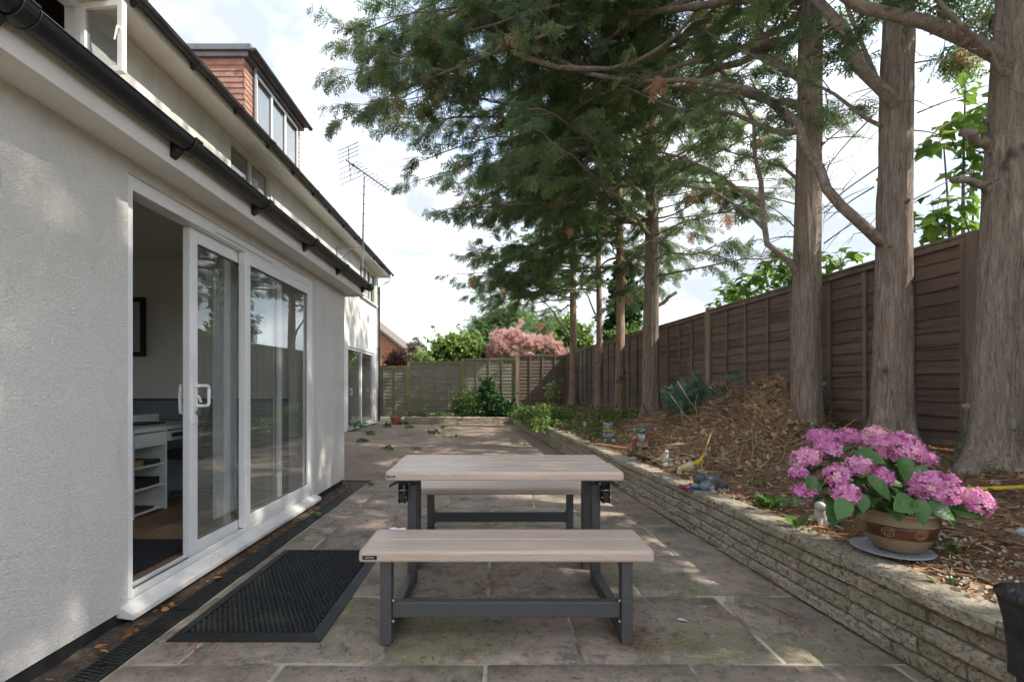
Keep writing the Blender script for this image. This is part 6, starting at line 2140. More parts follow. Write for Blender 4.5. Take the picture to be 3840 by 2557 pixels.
# long pale branch hanging across
T3.limb([D(1640, -40, 5.4), D(1560, 75, 5.4), D(1470, 140, 5.4), D(1380, 162, 5.45), D(1280, 155, 5.5), D(1175, 118, 5.6)], .020, .028, dens=.25, start=.5, bare=.3)
auto_limbs(T3, 15, 4.7, 7.5, 112, 155, 5.4, 4.8, .10, dens=.95, size=.27, leaf=.8, seclen=.9, bare=.3)
auto_limbs(T3, 10, 5.2, 6.6, 146, 165, 5.8, 5.6, .11, dens=1.25, size=.27, leaf=.8, seclen=.95, bare=.2)
auto_limbs(T3, 18, 6.5, 11.5, 60, 260, 2.6, 1.6, .16, dens=.9, size=.34, leaf=.6, seclen=.9)
auto_limbs(T3, 10, 5.5, 11.5, -90, 60, 2.2, 1.4, .18, dens=.75, size=.34, leaf=.55, seclen=.9)
for (a, b) in (((1895, 420), (1835, 300)), ((1900, 320), (2020, 322)), ((1895, 330), (2010, 250)), ((1895, 490), (2000, 430)), ((1895, 560), (2005, 495)), ((1830, 525), (1760, 470)), ((1830, 470), (1700, 450)), ((1830, 545), (1745, 560))):
    p0, p1 = D(a[0], a[1], 5.0), D(b[0], b[1], 5.1)
    T3.twigs.tube(catmull([p0, p0.lerp(p1, .5) + Vector((0, 0, .03)), p1], 5), [.008, .007, .006, .005, .004, .002], 4)
# --- T4
T4 = Conifer(4, 'fourth conifer from the right, thick trunk just left of the brush pile', 2.88, 8.8, 0.62, 0.152, (0.0, 0.0), 12.5, MAT['bark'], group=GRP, hi=True)
auto_limbs(T4, 25, 4.0, 6.6, 125, 240, 4.1, 4.9, .09, dens=.9, size=.29, leaf=.8, seclen=.85, bare=.3)
auto_limbs(T4, 12, 3.3, 5.2, 60, 130, 2.4, 2.6, .06, dens=1.0, size=.26, leaf=.9, seclen=.8, bare=.4)
auto_limbs(T4, 15, 3.2, 6.5, 255, 330, 2.2, 2.6, .06, dens=1.0, size=.26, leaf=.9, seclen=.8, bare=.5)
auto_limbs(T4, 12, 4.0, 7.0, -30, 60, 1.6, 1.6, .10, dens=.9, size=.26, leaf=.8, seclen=.7, bare=.4)
auto_limbs(T4, 22, 6.5, 12.0, 0, 360, 3.4, 1.2, .15, dens=.7, size=.34, leaf=.55, seclen=.9)
T4.limb([D(1515, 700, 8.8), D(1532, 688, 8.75), D(1556, 672, 8.7)], .04, .03, dens=0, start=.9, root=True)
# --- T5, T6, T7 farther back
T5 = Conifer(5, 'slim conifer with a patchy pale trunk, third from the far corner', 2.72, 10.4, 0.58, 0.108, (-0.004, 0.0), 11.0, MAT['bark_red'], group=GRP)
auto_limbs(T5, 18, 3.7, 6.5, 100, 260, 3.0, 3.2, .06, dens=.9, size=.27, leaf=.75, seclen=.8)
auto_limbs(T5, 18, 6.2, 10.5, 0, 360, 2.6, 1.0, .12, dens=.8, size=.34, leaf=.7, seclen=.8)
T6 = Conifer(6, 'slimmest conifer with a reddish trunk, second from the far corner', 2.58, 11.9, 0.60, 0.088, (0.0, 0.0), 10.5, MAT['bark_red'], group=GRP)
T6.limb([Vector((2.58, 11.9, 2.9)), Vector((2.35, 11.7, 3.25)), Vector((2.1, 11.5, 3.6)), Vector((1.8, 11.3, 4.1))], .025, .01, dens=.5, start=.6)
auto_limbs(T6, 16, 3.5, 6.5, 100, 260, 2.8, 3.0, .06, dens=.9, size=.27, leaf=.75, seclen=.8)
auto_limbs(T6, 18, 6.2, 10.0, 0, 360, 2.6, 1.0, .12, dens=.8, size=.34, leaf=.7, seclen=.8)
T7 = Conifer(7, 'farthest conifer of the row, red brown trunk in the fence corner', 2.33, 14.3, 0.62, 0.128, (0.0, 0.0), 10.5, MAT['bark_red'], group=GRP)
T7.limb([Vector((2.3, 14.25, 2.55)), Vector((2.0, 14.0, 2.95)), Vector((1.5, 13.8, 3.6)), Vector((0.9, 13.5, 4.0))], .035, .012, dens=.8, start=.5)
auto_limbs(T7, 26, 3.6, 6.6, 100, 270, 3.6, 3.4, .03, dens=.95, size=.28, leaf=.8, seclen=.9)
auto_limbs(T7, 20, 6.4, 10.0, 0, 360, 2.8, 1.0, .12, dens=.8, size=.34, leaf=.7, seclen=.9)


# one more tree, added out of the frame to the right for its shade
T0 = Conifer(8, 'conifer added out of view right of the camera to shade the patio', 3.66, 0.7, 0.62, 0.18, (0.0, 0.0), 13.0, MAT['bark'], group=GRP)
auto_limbs(T0, 20, 4.6, 11.0, 80, 280, 2.4, 1.8, .12, dens=.85, size=.40, leaf=.7, seclen=.95)
auto_limbs(T0, 10, 5.0, 11.5, -80, 90, 2.2, 1.4, .18, dens=.75, size=.36, leaf=.6, seclen=.95)


def outline(pos):
    """Keep the crowns behind the outline they have: nearer the house they end higher up."""
    px = VPX + FPX * pos[:, 0] / pos[:, 1]
    return np.ones(len(pos), bool)


for T, n_ in ((T0, 34), (T1, 24), (T2, 16)):  # extra unseen limbs, added to keep direct sun off house and patio
    auto_limbs(T, n_, 5.0, 9.0, 0, 360, 2.3, 1.8, .12, dens=1.0, size=.42, leaf=.75, seclen=.8, start=.1, bare=.1)
root_moss(T1, 5200, .32, 3)
root_moss(T2, 1200, .2, 4)
root_moss(T4, 500, .25, 5)
tot = 0
for T in (T0, T1, T2, T3, T4):
    tot += T.finish()
for T in (T5, T6, T7):
    tot += T.finish(SPRAY_FAR, MAT['cypress_far'])
print('sprays', tot)

# ------------------------------------------------------------------ broadleaf trees and shrubs beyond the fences
def roundish(L=1.0, W=.7):
    v = np.array([(0, 0, 0), (.3, -W / 2, .06), (.75, -W * .4, .04), (1, 0, -.08), (.75, W * .4, .04), (.3, W / 2, .06)]) * np.array([L, 1, 1])
    return v, np.array([(0, 1, 2), (0, 2, 3), (0, 3, 4), (0, 4, 5)])


def blob_points(rng, blobs, n, shell=.55):
    """Points through a set of ellipsoids, crowded towards their skins, broken into clumps."""
    w = np.array([b[3] * b[4] * b[5] for b in blobs]) ** .7
    pick = rng.choice(len(blobs), n, p=w / w.sum())
    d = rng.normal(size=(n, 3))
    d /= np.linalg.norm(d, axis=1, keepdims=True)
    r = rng.uniform(shell, 1.06, n) ** .7
    B = np.array(blobs)[pick]
    lump_ = 1 + .30 * np.sin(d[:, 0] * 9 + pick * 1.7) * np.sin(d[:, 2] * 8 + pick) + .10 * np.sin(d[:, 1] * 17 + d[:, 2] * 13)
    p = B[:, :3] + d * B[:, 3:6] * (r * lump_)[:, None]
    return p, d


def bush(name, label, cat, base, blobs, n, size, temps, mat, seed, stems=6, up=.4, group=None, stem_mat=None, tint=(.45, .2), droop=0.0):
    rng = np.random.default_rng(seed)
    R = random.Random(seed)
    t = thing(name, label, cat, base, group)
    mb = MB()
    for k in range(stems):
        b = R.choice(blobs)
        e = Vector((b[0] + R.gauss(0, .4) * b[3], b[1] + R.gauss(0, .4) * b[4], b[2] + R.uniform(0, .7) * b[5]))
        s0 = Vector(base) + Vector((R.gauss(0, .08), R.gauss(0, .08), -.05))
        mb.tube([s0, s0.lerp(e, .5) + Vector((R.gauss(0, .1), R.gauss(0, .1), .1)), e], [.03, .02, .006], 5)
    obj('stems', mb, stem_mat or MAT['twig'], t)
    p, d = blob_points(rng, blobs, n)
    m_ = max(6, n // 160)          # shoots that break the outline
    sp_, sdv = blob_points(rng, blobs, m_, .9)
    sl_ = rng.uniform(.5, 2.6, m_) * size * 1.6
    kk_ = rng.integers(0, m_, n // 7)
    uu_ = rng.random(n // 7)
    gr_ = sdv[kk_] * np.array([1, 1, .6]) + np.array([0, 0, .6])
    p = np.concatenate([p, sp_[kk_] + gr_ * (uu_ * sl_[kk_])[:, None] + rng.normal(0, size * .22, (n // 7, 3))])
    d = np.concatenate([d, sdv[kk_]])
    keep = p[:, 2] > base[2] - .05
    p, d = p[keep], d[keep]
    n = len(p)
    dirs = d * np.array([1, 1, .5]) + rng.normal(0, .6, (n, 3)) - np.array([0, 0, droop])
    ups = d + np.array([0, 0, up]) + rng.normal(0, .4, (n, 3))
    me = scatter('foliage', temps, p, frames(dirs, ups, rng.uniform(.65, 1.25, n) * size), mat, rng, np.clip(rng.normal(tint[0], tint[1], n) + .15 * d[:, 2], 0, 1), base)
    obj('crown', me, None, t)
    return t


DI = [diamond()]
RO = [roundish()]


def eD(cx, cy, rx, ry, Y, depth=None):
    """Ellipsoid from a patch of the 2355 px view at distance Y."""
    c = D(cx, cy, Y)
    s = Y / FPX / .61328
    return (c.x, c.y, c.z, rx * s, depth or (rx * s * .8), ry * s)


Y = 21
bush('apple_tree', 'yellow green leafy garden tree behind the back fence, left of the pink bush', 'tree', D(1055, 958, Y),
     [eD(1030, 810, 32, 34, Y), eD(1075, 812, 42, 36, Y), eD(1005, 825, 24, 22, Y), eD(1100, 830, 30, 26, Y), eD(1045, 790, 20, 18, Y)], 9000, .16, RO, MAT['yellow_green'], 31, 7)
bush('shrub', 'small bright shrub behind the back fence nearest the house', 'shrub', D(968, 955, 19), [eD(968, 830, 18, 20, 19), eD(955, 845, 15, 16, 19), eD(985, 840, 14, 16, 19)], 1800, .12, DI, MAT['yellow_green'], 32, 5)
Y = 25
bush('cypress_bush', 'feathery dark green conifer beyond the back fence above the pink bush', 'tree', D(1160, 960, Y),
     [eD(1130, 760, 40, 26, Y), eD(1180, 745, 42, 26, Y), eD(1215, 765, 36, 26, Y), eD(1110, 790, 32, 30, Y), eD(1165, 785, 50, 32, Y), eD(1155, 735, 20, 14, Y)], 2600, .50, SPRAY_FAR, MAT['cypress_far'], 33, 5, droop=-.2, tint=(.5, .18))
Y = 20.5
tf = []
rr = random.Random(5)
for k in range(3):
    V_, F_ = [], []
    for i in range(12):
        a, b = rr.uniform(0, 6.28), rr.uniform(-.6, 1.0)
        L = rr.uniform(.5, 1)
        d = Vector((math.cos(a) * .7 + .5, math.sin(a) * .7, b * .7)).normalized() * L
        w = Vector((rr.gauss(0, 1), rr.gauss(0, 1), rr.gauss(0, 1))).normalized() * .07
        j = len(V_)
        V_ += [tuple(w), tuple(-w), tuple(d)]
        F_.append((j, j + 1, j + 2))
    tf.append((np.array(V_), np.array(F_)))
bush('smoke_bush', 'pink fluffy smoke bush showing above the back fence', 'shrub', D(1200, 958, Y),
     [eD(1155, 785, 26, 24, Y), eD(1180, 775, 22, 18, Y), eD(1215, 795, 38, 20, Y), eD(1255, 798, 34, 18, Y), eD(1150, 810, 34, 22, Y), eD(1200, 815, 46, 20, Y), eD(1265, 815, 26, 14, Y)], 5200, .20, tf, MAT['pink_plume'], 34, 8)
t = bpy.data.objects['smoke_bush']
rng = np.random.default_rng(77)
p, d = blob_points(rng, [eD(1155, 795, 26, 22, Y), eD(1215, 805, 44, 16, Y), eD(1255, 808, 32, 14, Y), eD(1160, 820, 36, 16, Y)], 2200, .3)
obj('leaves', scatter('leaves', RO, p, frames(rng.normal(size=p.shape), d + rng.normal(0, .5, p.shape), rng.uniform(.07, .13, len(p))), MAT['mid_green'], rng, rng.uniform(0, .8, len(p)), t.location), None, t)
Y = 27
bush('garden_tree', 'pale green rounded tree beyond the back fence, right of the pink bush', 'tree', D(1300, 960, Y),
     [eD(1290, 775, 42, 30, Y), eD(1330, 790, 30, 26, Y), eD(1260, 790, 30, 30, Y), eD(1310, 755, 22, 18, Y), eD(1275, 755, 20, 16, Y)], 8000, .20, RO, MAT['yellow_green'], 35, 6, tint=(.4, .2))
bush('acer', 'purple leaved acer above the fence at the house corner', 'shrub', D(912, 962, 17.6), [eD(905, 830, 20, 14, 17.6), eD(925, 825, 22, 12, 17.6), eD(900, 850, 18, 12, 17.6), eD(915, 812, 16, 8, 17.6)], 1500, .10, DI, MAT['purple_leaf'], 36, 7, droop=.5)
Y = 22
bush('wispy_tree', 'thin dark wispy conifer top behind the shrubs near the house', 'tree', D(953, 955, Y), [eD(953, 785, 4, 8, Y), eD(955, 797, 9, 6, Y), eD(950, 808, 6, 6, Y)], 110, .26, SPRAY_FAR, MAT['purple_leaf'], 37, 2)
# ivy-covered trunk behind the side fence
Y = 13.6
iv = bush('ivy_tree', 'old trunk smothered in dark ivy behind the side fence', 'tree', D(1432, 930, Y),
          [eD(1430, 690, 26, 60, Y), eD(1445, 740, 28, 50, Y), eD(1415, 760, 26, 34, Y), eD(1435, 630, 18, 40, Y), eD(1455, 690, 22, 40, Y)], 5200, .12, RO, MAT['ivy'], 38, 4, droop=.4)
obj('trunk', MB().tube([D(1432, 950, Y), D(1435, 780, Y), D(1432, 600, Y)], [.16, .14, .10], 10), MAT['bark'], iv)
bush('fence_ivy', 'bright ivy and leaves spilling over the top of the side fence by the ivy trunk', 'climber', D(1440, 830, 12.6), [eD(1440, 775, 26, 12, 12.4, .25), eD(1410, 790, 16, 14, 12.9, .2), eD(1462, 770, 14, 12, 11.6, .2), eD(1400, 775, 10, 8, 13.0, .2)], 1500, .10, RO, MAT['yellow_green'], 39, 4, tint=(.3, .2))
# brick house far off beyond the fence
bh = thing('brick_house', 'far off orange brick house with a tiled gable roof', 'house', (-9.5, 30, 0))
bm_m = bpy.data.materials.new('orange_brick')
bm_m.use_nodes = True
nt = bm_m.node_tree
bt = nt.nodes.new('ShaderNodeTexBrick')
bt.inputs['Color1'].default_value = (0.42, 0.135, 0.055, 1)
bt.inputs['Color2'].default_value = (0.33, 0.095, 0.04, 1)
bt.inputs['Mortar'].default_value = (0.36, 0.27, 0.20, 1)
bt.inputs['Scale'].default_value = 1.0
bt.inputs['Brick Width'].default_value = 0.225
bt.inputs['Row Height'].default_value = 0.075
bt.inputs['Mortar Size'].default_value = 0.008
gg = nt.nodes.new('ShaderNodeNewGeometry')
sx_ = nt.nodes.new('ShaderNodeSeparateXYZ')
cx_ = nt.nodes.new('ShaderNodeCombineXYZ')
nt.links.new(gg.outputs['Position'], sx_.inputs[0])
nt.links.new(sx_.outputs['X'], cx_.inputs['X'])
nt.links.new(sx_.outputs['Z'], cx_.inputs['Y'])
nt.links.new(cx_.outputs[0], bt.inputs['Vector'])
nt.links.new(bt.outputs['Color'], nt.nodes['Principled BSDF'].inputs['Base Color'])
nt.nodes['Principled BSDF'].inputs['Roughness'].default_value = 0.9
e0 = U(1552, 1338, 28)
obj('wall', MB().prism([(-14.2, -0.1), (e0.x - .15, -0.1), (e0.x - .15, e0.z), (-9.5, e0.z + (e0.x + 9.5) * .76), (-14.2, e0.z)], 1, 28.0, 36), bm_m, bh)
sl_ = .76
rf = obj('roof', MB().hull8([(e0.x + .12, 27.75, e0.z - .14), (e0.x + .12, 36.2, e0.z - .14), (-9.5, 36.2, e0.z + (e0.x + 9.5) * sl_ + .05), (-9.5, 27.75, e0.z + (e0.x + 9.5) * sl_ + .05)],
                            [(e0.x + .12, 27.75, e0.z + .02), (e0.x + .12, 36.2, e0.z + .02), (-9.5, 36.2, e0.z + (e0.x + 9.5) * sl_ + .22), (-9.5, 27.75, e0.z + (e0.x + 9.5) * sl_ + .22)])
         .hull8([(-14.4, 27.75, e0.z - .14), (-14.4, 36.2, e0.z - .14), (-9.501, 36.2, e0.z + (e0.x + 9.5) * sl_ + .05), (-9.501, 27.75, e0.z + (e0.x + 9.5) * sl_ + .05)],
                [(-14.4, 27.75, e0.z + .02), (-14.4, 36.2, e0.z + .02), (-9.501, 36.2, e0.z + (e0.x + 9.5) * sl_ + .22), (-9.501, 27.75, e0.z + (e0.x + 9.5) * sl_ + .22)]), M('grey_brown_tiles', (0.13, 0.10, 0.085), 0.85, [((0.2, 0.17, 0.13), 6.0, 0.45, 0.7)], [(9.0, 0.03)]), bh)
# shed with a blue corrugated roof edge behind the back fence
sh = thing('shed', 'shed with a blue edged corrugated roof peeping over the back fence', 'shed', (0.35, 18.2, 0))
mb = MB()
pr = []
xa, xb = (1125 - 1141) / .61328 * 17.6 / FPX, (1192 - 1141) / .61328 * 17.6 / FPX
for i in range(49):
    x = xa - .3 + (xb + .1 - xa + .3) * i / 48
    pr.append((x, 2.28 + .018 * math.sin(i * 1.6)))
mb.prism(pr + [(x, z - .012) for x, z in pr[::-1]], 1, 17.5, 19.5)
obj('corrugated_roof', mb, M('grey_corrugated_sheet', (0.30, 0.32, 0.33), 0.6, [((0.2, 0.2, 0.2), 4.0, 0.45, 0.7)]), sh)
obj('fascia_board', MB().box(xa - .1, xb + .05, 17.52, 17.55, 2.16, 2.252), M('blue_paint', (0.03, 0.10, 0.22), 0.5, [((0.05, 0.14, 0.28), 9.0, 0.45, 0.7)]), sh)
obj('shed_wall', MB().box(xa, xb, 17.56, 19.4, 0.0, 2.24), MAT['slat_back_dark'], sh)

# ---- sycamores beyond the side fence: each big leaf its own piece
def sycamore_leaf(k):
    R = random.Random(k)
    tips = [(-150, .42), (-115, .30), (-78, .80), (-38, .42), (0, 1.0), (38, .42), (78, .80), (115, .30), (150, .42)]
    mb = MB()
    mb.v.append((0.0, 0, 0))
    ring = []
    for a, r in tips:
        a = math.radians(a)
        r *= R.uniform(.92, 1.08)
        ring.append((0.32 + math.cos(a) * r * .66 if abs(a) < 2.7 else 0.1, math.sin(a) * r * .66, -.16 * r * r + R.uniform(-.03, .03)))
    mb.v[0] = (.28, 0, .02)
    mb.v.extend(ring)
    mb.v.append((0, 0, 0))
    n = len(ring)
    for i in range(n - 1):
        mb.f.append((0, 1 + i, 2 + i))
    mb.f.append((0, n, n + 1))
    mb.f.append((0, n + 1, 1))
    me = mesh_of(mb, 'leaf')
    me.materials.append(MAT['sycamore'])
    return me


SY = [sycamore_leaf(k) for k in range(4)]


def sycamore(label, base, clumps, n, size, seed):
    R = random.Random(seed)
    t = thing('sycamore_tree', label, 'tree', base, 'young sycamores beyond the side fence')
    mb = MB()
    ends = []
    for c in clumps:
        e = Vector(c[:3])
        s0 = Vector(base)
        m = s0.lerp(e, .55) + Vector((R.gauss(0, .1), R.gauss(0, .1), .15))
        mb.tube(catmull([s0, m, e], 7), [.03, .027, .024, .02, .016, .012, .009, .006], 6)
    obj('stems', mb, MAT['limb'], t, smooth=True)
    tw = MB()
    for k in range(n):
        c = R.choices(clumps, [x[3] * x[5] for x in clumps])[0]
        while True:
            d = Vector((R.uniform(-1, 1), R.uniform(-1, 1), R.uniform(-1, 1)))
            if d.length < 1:
                break
        p = Vector((c[0] + d.x * c[3], c[1] + d.y * c[4], c[2] + d.z * c[5]))
        out = Vector((d.x + R.gauss(0, .5), d.y - .3 + R.gauss(0, .5), R.uniform(-.9, .15)))
        m3 = frames(np.array([out]), np.array([[R.gauss(0, .45), R.gauss(-.3, .45), 1.0]]), np.array([1.0]))[0]
        o = inst('leaf', R.choice(SY), t, p)
        o.rotation_euler = Matrix([list(r_) for r_ in m3]).to_euler()
        k2 = size * R.uniform(.6, 1.2)
        o.scale = (k2,) * 3
        if R.random() < .5:
            tw.tube([p, p.lerp(Vector(c[:3]), .5) + Vector((0, 0, -.04))], [.002, .003], 3, False)
    obj('leaf_stalks', tw, MAT['weed'] if False else MAT['limb'], t)
    return t


def eS(cx, cy, rx, ry, Y, dep):
    c = D(cx, cy, Y)
    s = Y / FPX / .61328
    return (c.x, c.y, c.z, rx * s, dep, ry * s)


sycamore('tall sycamore with big backlit leaves between the two nearest trunks', Vector((4.75, 4.6, 0.0)),
         [eS(2220, 190, 30, 28, 4.6, .15), eS(2215, 290, 40, 45, 4.6, .2), eS(2170, 330, 35, 40, 4.6, .2), eS(2240, 370, 40, 45, 4.6, .2), eS(2150, 490, 40, 45, 4.5, .2), eS(2210, 470, 40, 60, 4.5, .2), eS(2290, 300, 60, 120, 4.6, .25), eS(2180, 530, 60, 30, 4.6, .2)], 210, .205, 41)
sycamore('low sycamore spreading above the fence top beside the third trunk', Vector((4.35, 6.4, 0.0)),
         [eS(1700, 660, 40, 28, 7.0, .25), eS(1760, 640, 50, 38, 6.6, .3), eS(1800, 610, 40, 40, 6.3, .3), eS(1900, 610, 30, 30, 5.7, .2), eS(1935, 590, 35, 22, 5.6, .2), eS(1850, 650, 60, 30, 6.2, .3), eS(1680, 690, 35, 14, 7.4, .2)], 260, .19, 42)

bush('sycamore_tree', 'sycamore added beyond the side fence, out of view, to block the sun', 'tree', (5.3, 1.4, 0.0),
     [(4.9, 1.5, 5.05, .85, 1.5, .85), (5.0, 0.3, 5.1, .8, .9, .9), (4.9, 2.6, 5.1, .7, .8, .8)], 3600, .17, RO, MAT['mid_green'], 43, 6, group='young sycamores beyond the side fence')  # unseen crown placed to keep the sun off the patio

# ------------------------------------------------------------------ bed: litter, brush pile, shrubs
rng = np.random.default_rng(55)


def bed_points(n, y0, y1, u0=.0, u1=1.0, bias=1.0):
    y = y0 + (y1 - y0) * rng.random(n) ** bias
    u = u0 + (u1 - u0) * rng.random(n)
    xw = wall_x(y) + .10
    x = xw + (fence_x(y) - .03 - xw) * u
    z = np.array([soil_z(a, b) + .012 * fbm(a, b, 7.0, 5.0) for a, b in zip(x, y)])
    return np.stack([x, y, z], 1)


needle = [(np.array([(0, -.045, 0), (0, .045, 0), (.5, .055, .05), (1, 0, .02), (.5, -.055, .05)]), np.array([(0, 4, 1), (4, 2, 1), (4, 3, 2)]))]
p = bed_points(52000, 1.2, 16.2, bias=1.5)
n = len(p)
fr_ = frames(np.concatenate([rng.normal(size=(n, 2)), rng.normal(0, .16, (n, 1))], 1), np.tile([0, 0, 1.0], (n, 1)) + rng.normal(0, .4, (n, 3)), rng.uniform(.02, .085, n))
p[:, 2] += rng.uniform(.0, .014, n)
me = scatter('needle_litter', needle, p, fr_, MAT['litter'], rng, np.clip(rng.beta(1.6, 2.2, n), 0, 1))
tag(obj('needle_litter', me, None), 'brown needles and twigs littering the whole raised bed', 'litter', kind='stuff')
p = bed_points(2600, 1.3, 15.5, .0, .85, 1.6)
n = len(p)
fr_ = frames(np.concatenate([rng.normal(size=(n, 2)), rng.normal(0, .2, (n, 1))], 1), np.tile([0, 0, 1.0], (n, 1)) + rng.normal(0, .45, (n, 3)), rng.uniform(.025, .07, n))
p[:, 2] += .012
me = scatter('fallen_leaves', RO, p, fr_, MAT['dead_leaf'], rng, rng.random(n))
tag(obj('fallen_leaves', me, None), 'crisp dead leaves lying scattered on the bed', 'leaves', kind='stuff')
# white chippings near the wall at the right
cub = MB().ball((0, 0, 0), (1, .8, .55), 6, 4)
chip = [(np.array(cub.v), np.array([(f[0], f[1], f[2]) for f in cub.f] + [(f[0], f[2], f[3]) for f in cub.f]))]
p = bed_points(420, 1.45, 2.5, .02, .30)
p2 = bed_points(160, 2.5, 6.0, .02, .30)
p = np.concatenate([p, p2])
n = len(p)
fr_ = frames(rng.normal(size=(n, 3)), rng.normal(size=(n, 3)), rng.uniform(.004, .011, n))
tag(obj('white_chippings', scatter('white_chippings', chip, p + np.array([0, 0, .006]), fr_, MAT['pebble'], rng, rng.random(n)), None), 'white stone chippings sprinkled over the near end of the bed', 'stones', kind='stuff')

# brush pile against the fence
bp = thing('brush_pile', 'big heap of brown dead branches and leaves against the side fence', 'brush pile', (2.6, 6.2, .5))
mounds = [(2.95, 6.55, .55, .58), (2.75, 5.75, .60, .48), (3.10, 5.35, .46, .66), (2.45, 6.9, .55, .34), (2.25, 5.3, .60, .28), (2.75, 4.75, .55, .30), (2.2, 6.2, .50, .24), (2.05, 4.7, .45, .13)]


def pile_h(x, y):
    return max(m[3] * math.exp(-(((x - m[0]) / m[2]) ** 2 + ((y - m[1]) / (m[2] * 1.15)) ** 2) * 1.1) for m in mounds)


pp = []
while len(pp) < 23000:
    m = rnd.choices(mounds, [q[2] * q[3] for q in mounds])[0]
    x, y = rnd.gauss(m[0], m[2] * .75), rnd.gauss(m[1], m[2] * .8)
    if not (wall_x(y) + .2 < x < fence_x(y) - .06):
        continue
    h = pile_h(x, y)
    if h < .035:
        continue
    pp.append((x, y, soil_z(x, y) + h * rnd.uniform(.55, 1.05)))
pp = np.array(pp)
n = len(pp)
ns_ = 17800
g0 = np.array([[-(pile_h(a + .05, b) - pile_h(a - .05, b)) / .1, -(pile_h(a, b + .05) - pile_h(a, b - .05)) / .1, 1.0] for a, b, c in pp])
dv = np.cross(g0, rng.normal(size=(n, 3))) + rng.normal(0, .5, (n, 3)) * np.array([1, 1, .6])
stick = [(np.array([(0, -.010, 0), (0, .010, .0), (.5, .010 + .05, .07), (.5, -.010 + .05, .07), (1, .05, 0)]), np.array([(0, 3, 1), (3, 2, 1), (3, 4, 2)])), (np.array([(0, -.008, 0), (0, .008, .0), (.5, .008 - .06, -.04), (.5, -.008 - .06, -.04), (1, -.02, .06)]), np.array([(0, 3, 1), (3, 2, 1), (3, 4, 2)]))]
o = obj('dead_twigs', scatter('dead_twigs', stick, pp[:ns_], frames(dv[:ns_], g0[:ns_] + rng.normal(0, .4, (ns_, 3)), rng.gamma(3.0, .052, ns_) + .04), MAT['brush'], rng, rng.beta(2, 2, ns_), bp.location), None, bp)
o['kind'] = 'stuff'
k = n - ns_
o = obj('dead_leaves', scatter('dead_leaves', RO + DI, pp[ns_:], frames(rng.normal(size=(k, 3)), g0[ns_:] + rng.normal(0, .7, (k, 3)), rng.uniform(.035, .075, k)), MAT['dead_leaf'], rng, rng.random(k), bp.location), None, bp)
o['kind'] = 'stuff'
core = MB()
nx, ny = 34, 44
for j in range(ny + 1):
    for i in range(nx + 1):
        y = 3.9 + 4.0 * j / ny
        x = wall_x(y) + .2 + (fence_x(y) - .05 - wall_x(y) - .2) * i / nx
        h = pile_h(x, y)
        core.v.append((x, y, soil_z(x, y) + h * .80 - .02 + .05 * h * fbm(x, y, 6.0, 8.0)))
for j in range(ny):
    for i in range(nx):
        a = j * (nx + 1) + i
        core.f.append((a, a + 1, a + nx + 2, a + nx + 1))
obj('packed_core', core, MAT['soil'], bp, smooth=True)
for k in range(46):
    m = rnd.choice(mounds)
    x, y = m[0] + rnd.gauss(0, m[2] * .5), m[1] + rnd.gauss(0, m[2] * .6)
    if not (wall_x(y) + .3 < x < fence_x(y) - .15):
        continue
    z = soil_z(x, y) + pile_h(x, y) * .95 + .02
    d = Vector((rnd.gauss(0, 1), rnd.gauss(0, 1), rnd.gauss(0, .22))).normalized() * rnd.uniform(.2, .55)
    c = Vector((x, y, z))
    obj('branch', MB().tube([c - d, c + Vector((rnd.gauss(0, .04), rnd.gauss(0, .04), .02)), c + d], [.009, .007, .003], 5), MAT['twig'] if k % 3 else MAT['brush_stick'], bp) if True else None
# small green conifer shrub in front of the pile
p0 = Vector((2.05, 6.05, 0))
p0 = U(2583, 1640, 6.3)
p0.z = soil_z(p0.x, p0.y)
ex = U(2583, 1500, 6.3)
bush('juniper', 'small blue green conifer shrub on a bare stem in front of the brush pile', 'shrub', p0,
     [(ex.x - .05, 6.3, ex.z, .17, .16, .14), (ex.x + .12, 6.28, ex.z - .06, .16, .16, .15), (ex.x - .02, 6.3, ex.z + .12, .10, .10, .10), (ex.x + .12, 6.3, ex.z + .04, .13, .12, .11), (ex.x + .02, 6.25, ex.z - .14, .12, .12, .08)], 520, .13, SPRAY, MAT['juniper'], 61, 3, tint=(.5, .2))
obj('stem', MB().tube([p0 - Vector((0, 0, .02)), p0.lerp(ex, .5) + Vector((.012, 0, 0)), ex], [.014, .012, .008], 6), MAT['limb'], bpy.data.objects['juniper'])

# green ground cover and brambles at the far end
ids = []


def ground_cover(name, label, n, yr, ur, size, mat, seed, h=.12, temps=RO, tint=(.45, .25)):
    r2 = np.random.default_rng(seed)
    global rng
    keep, rng = rng, r2
    p = bed_points(n, yr[0], yr[1], ur[0], ur[1])
    rng = keep
    cl = np.array([fbm(a, b, 1.6, seed) for a, b, c in p])
    p = p[cl > -.05]
    n = len(p)
    p[:, 2] += h * r2.random(n) ** 1.5 + .01
    fr2 = frames(np.concatenate([r2.normal(size=(n, 2)), r2.normal(.2, .5, (n, 1))], 1), np.tile([0, -.3, 1.0], (n, 1)) + r2.normal(0, .5, (n, 3)), r2.uniform(.6, 1.3, n) * size)
    tag(obj(name, scatter(name, temps, p, fr2, mat, r2, np.clip(r2.normal(tint[0], tint[1], n), 0, 1)), None), label, 'ground cover', kind='stuff')


ground_cover('ground_cover', 'low green weeds and ivy covering the far end of the bed', 2400, (8.5, 16.2), (0.0, .75), .075, MAT['mid_green'], 71, tint=(.7, .25))
ground_cover('bed_seedlings', 'sparse green seedlings among the litter of the middle bed', 900, (5.0, 10.0), (0.05, .9), .06, MAT['mid_green'], 72, .07)
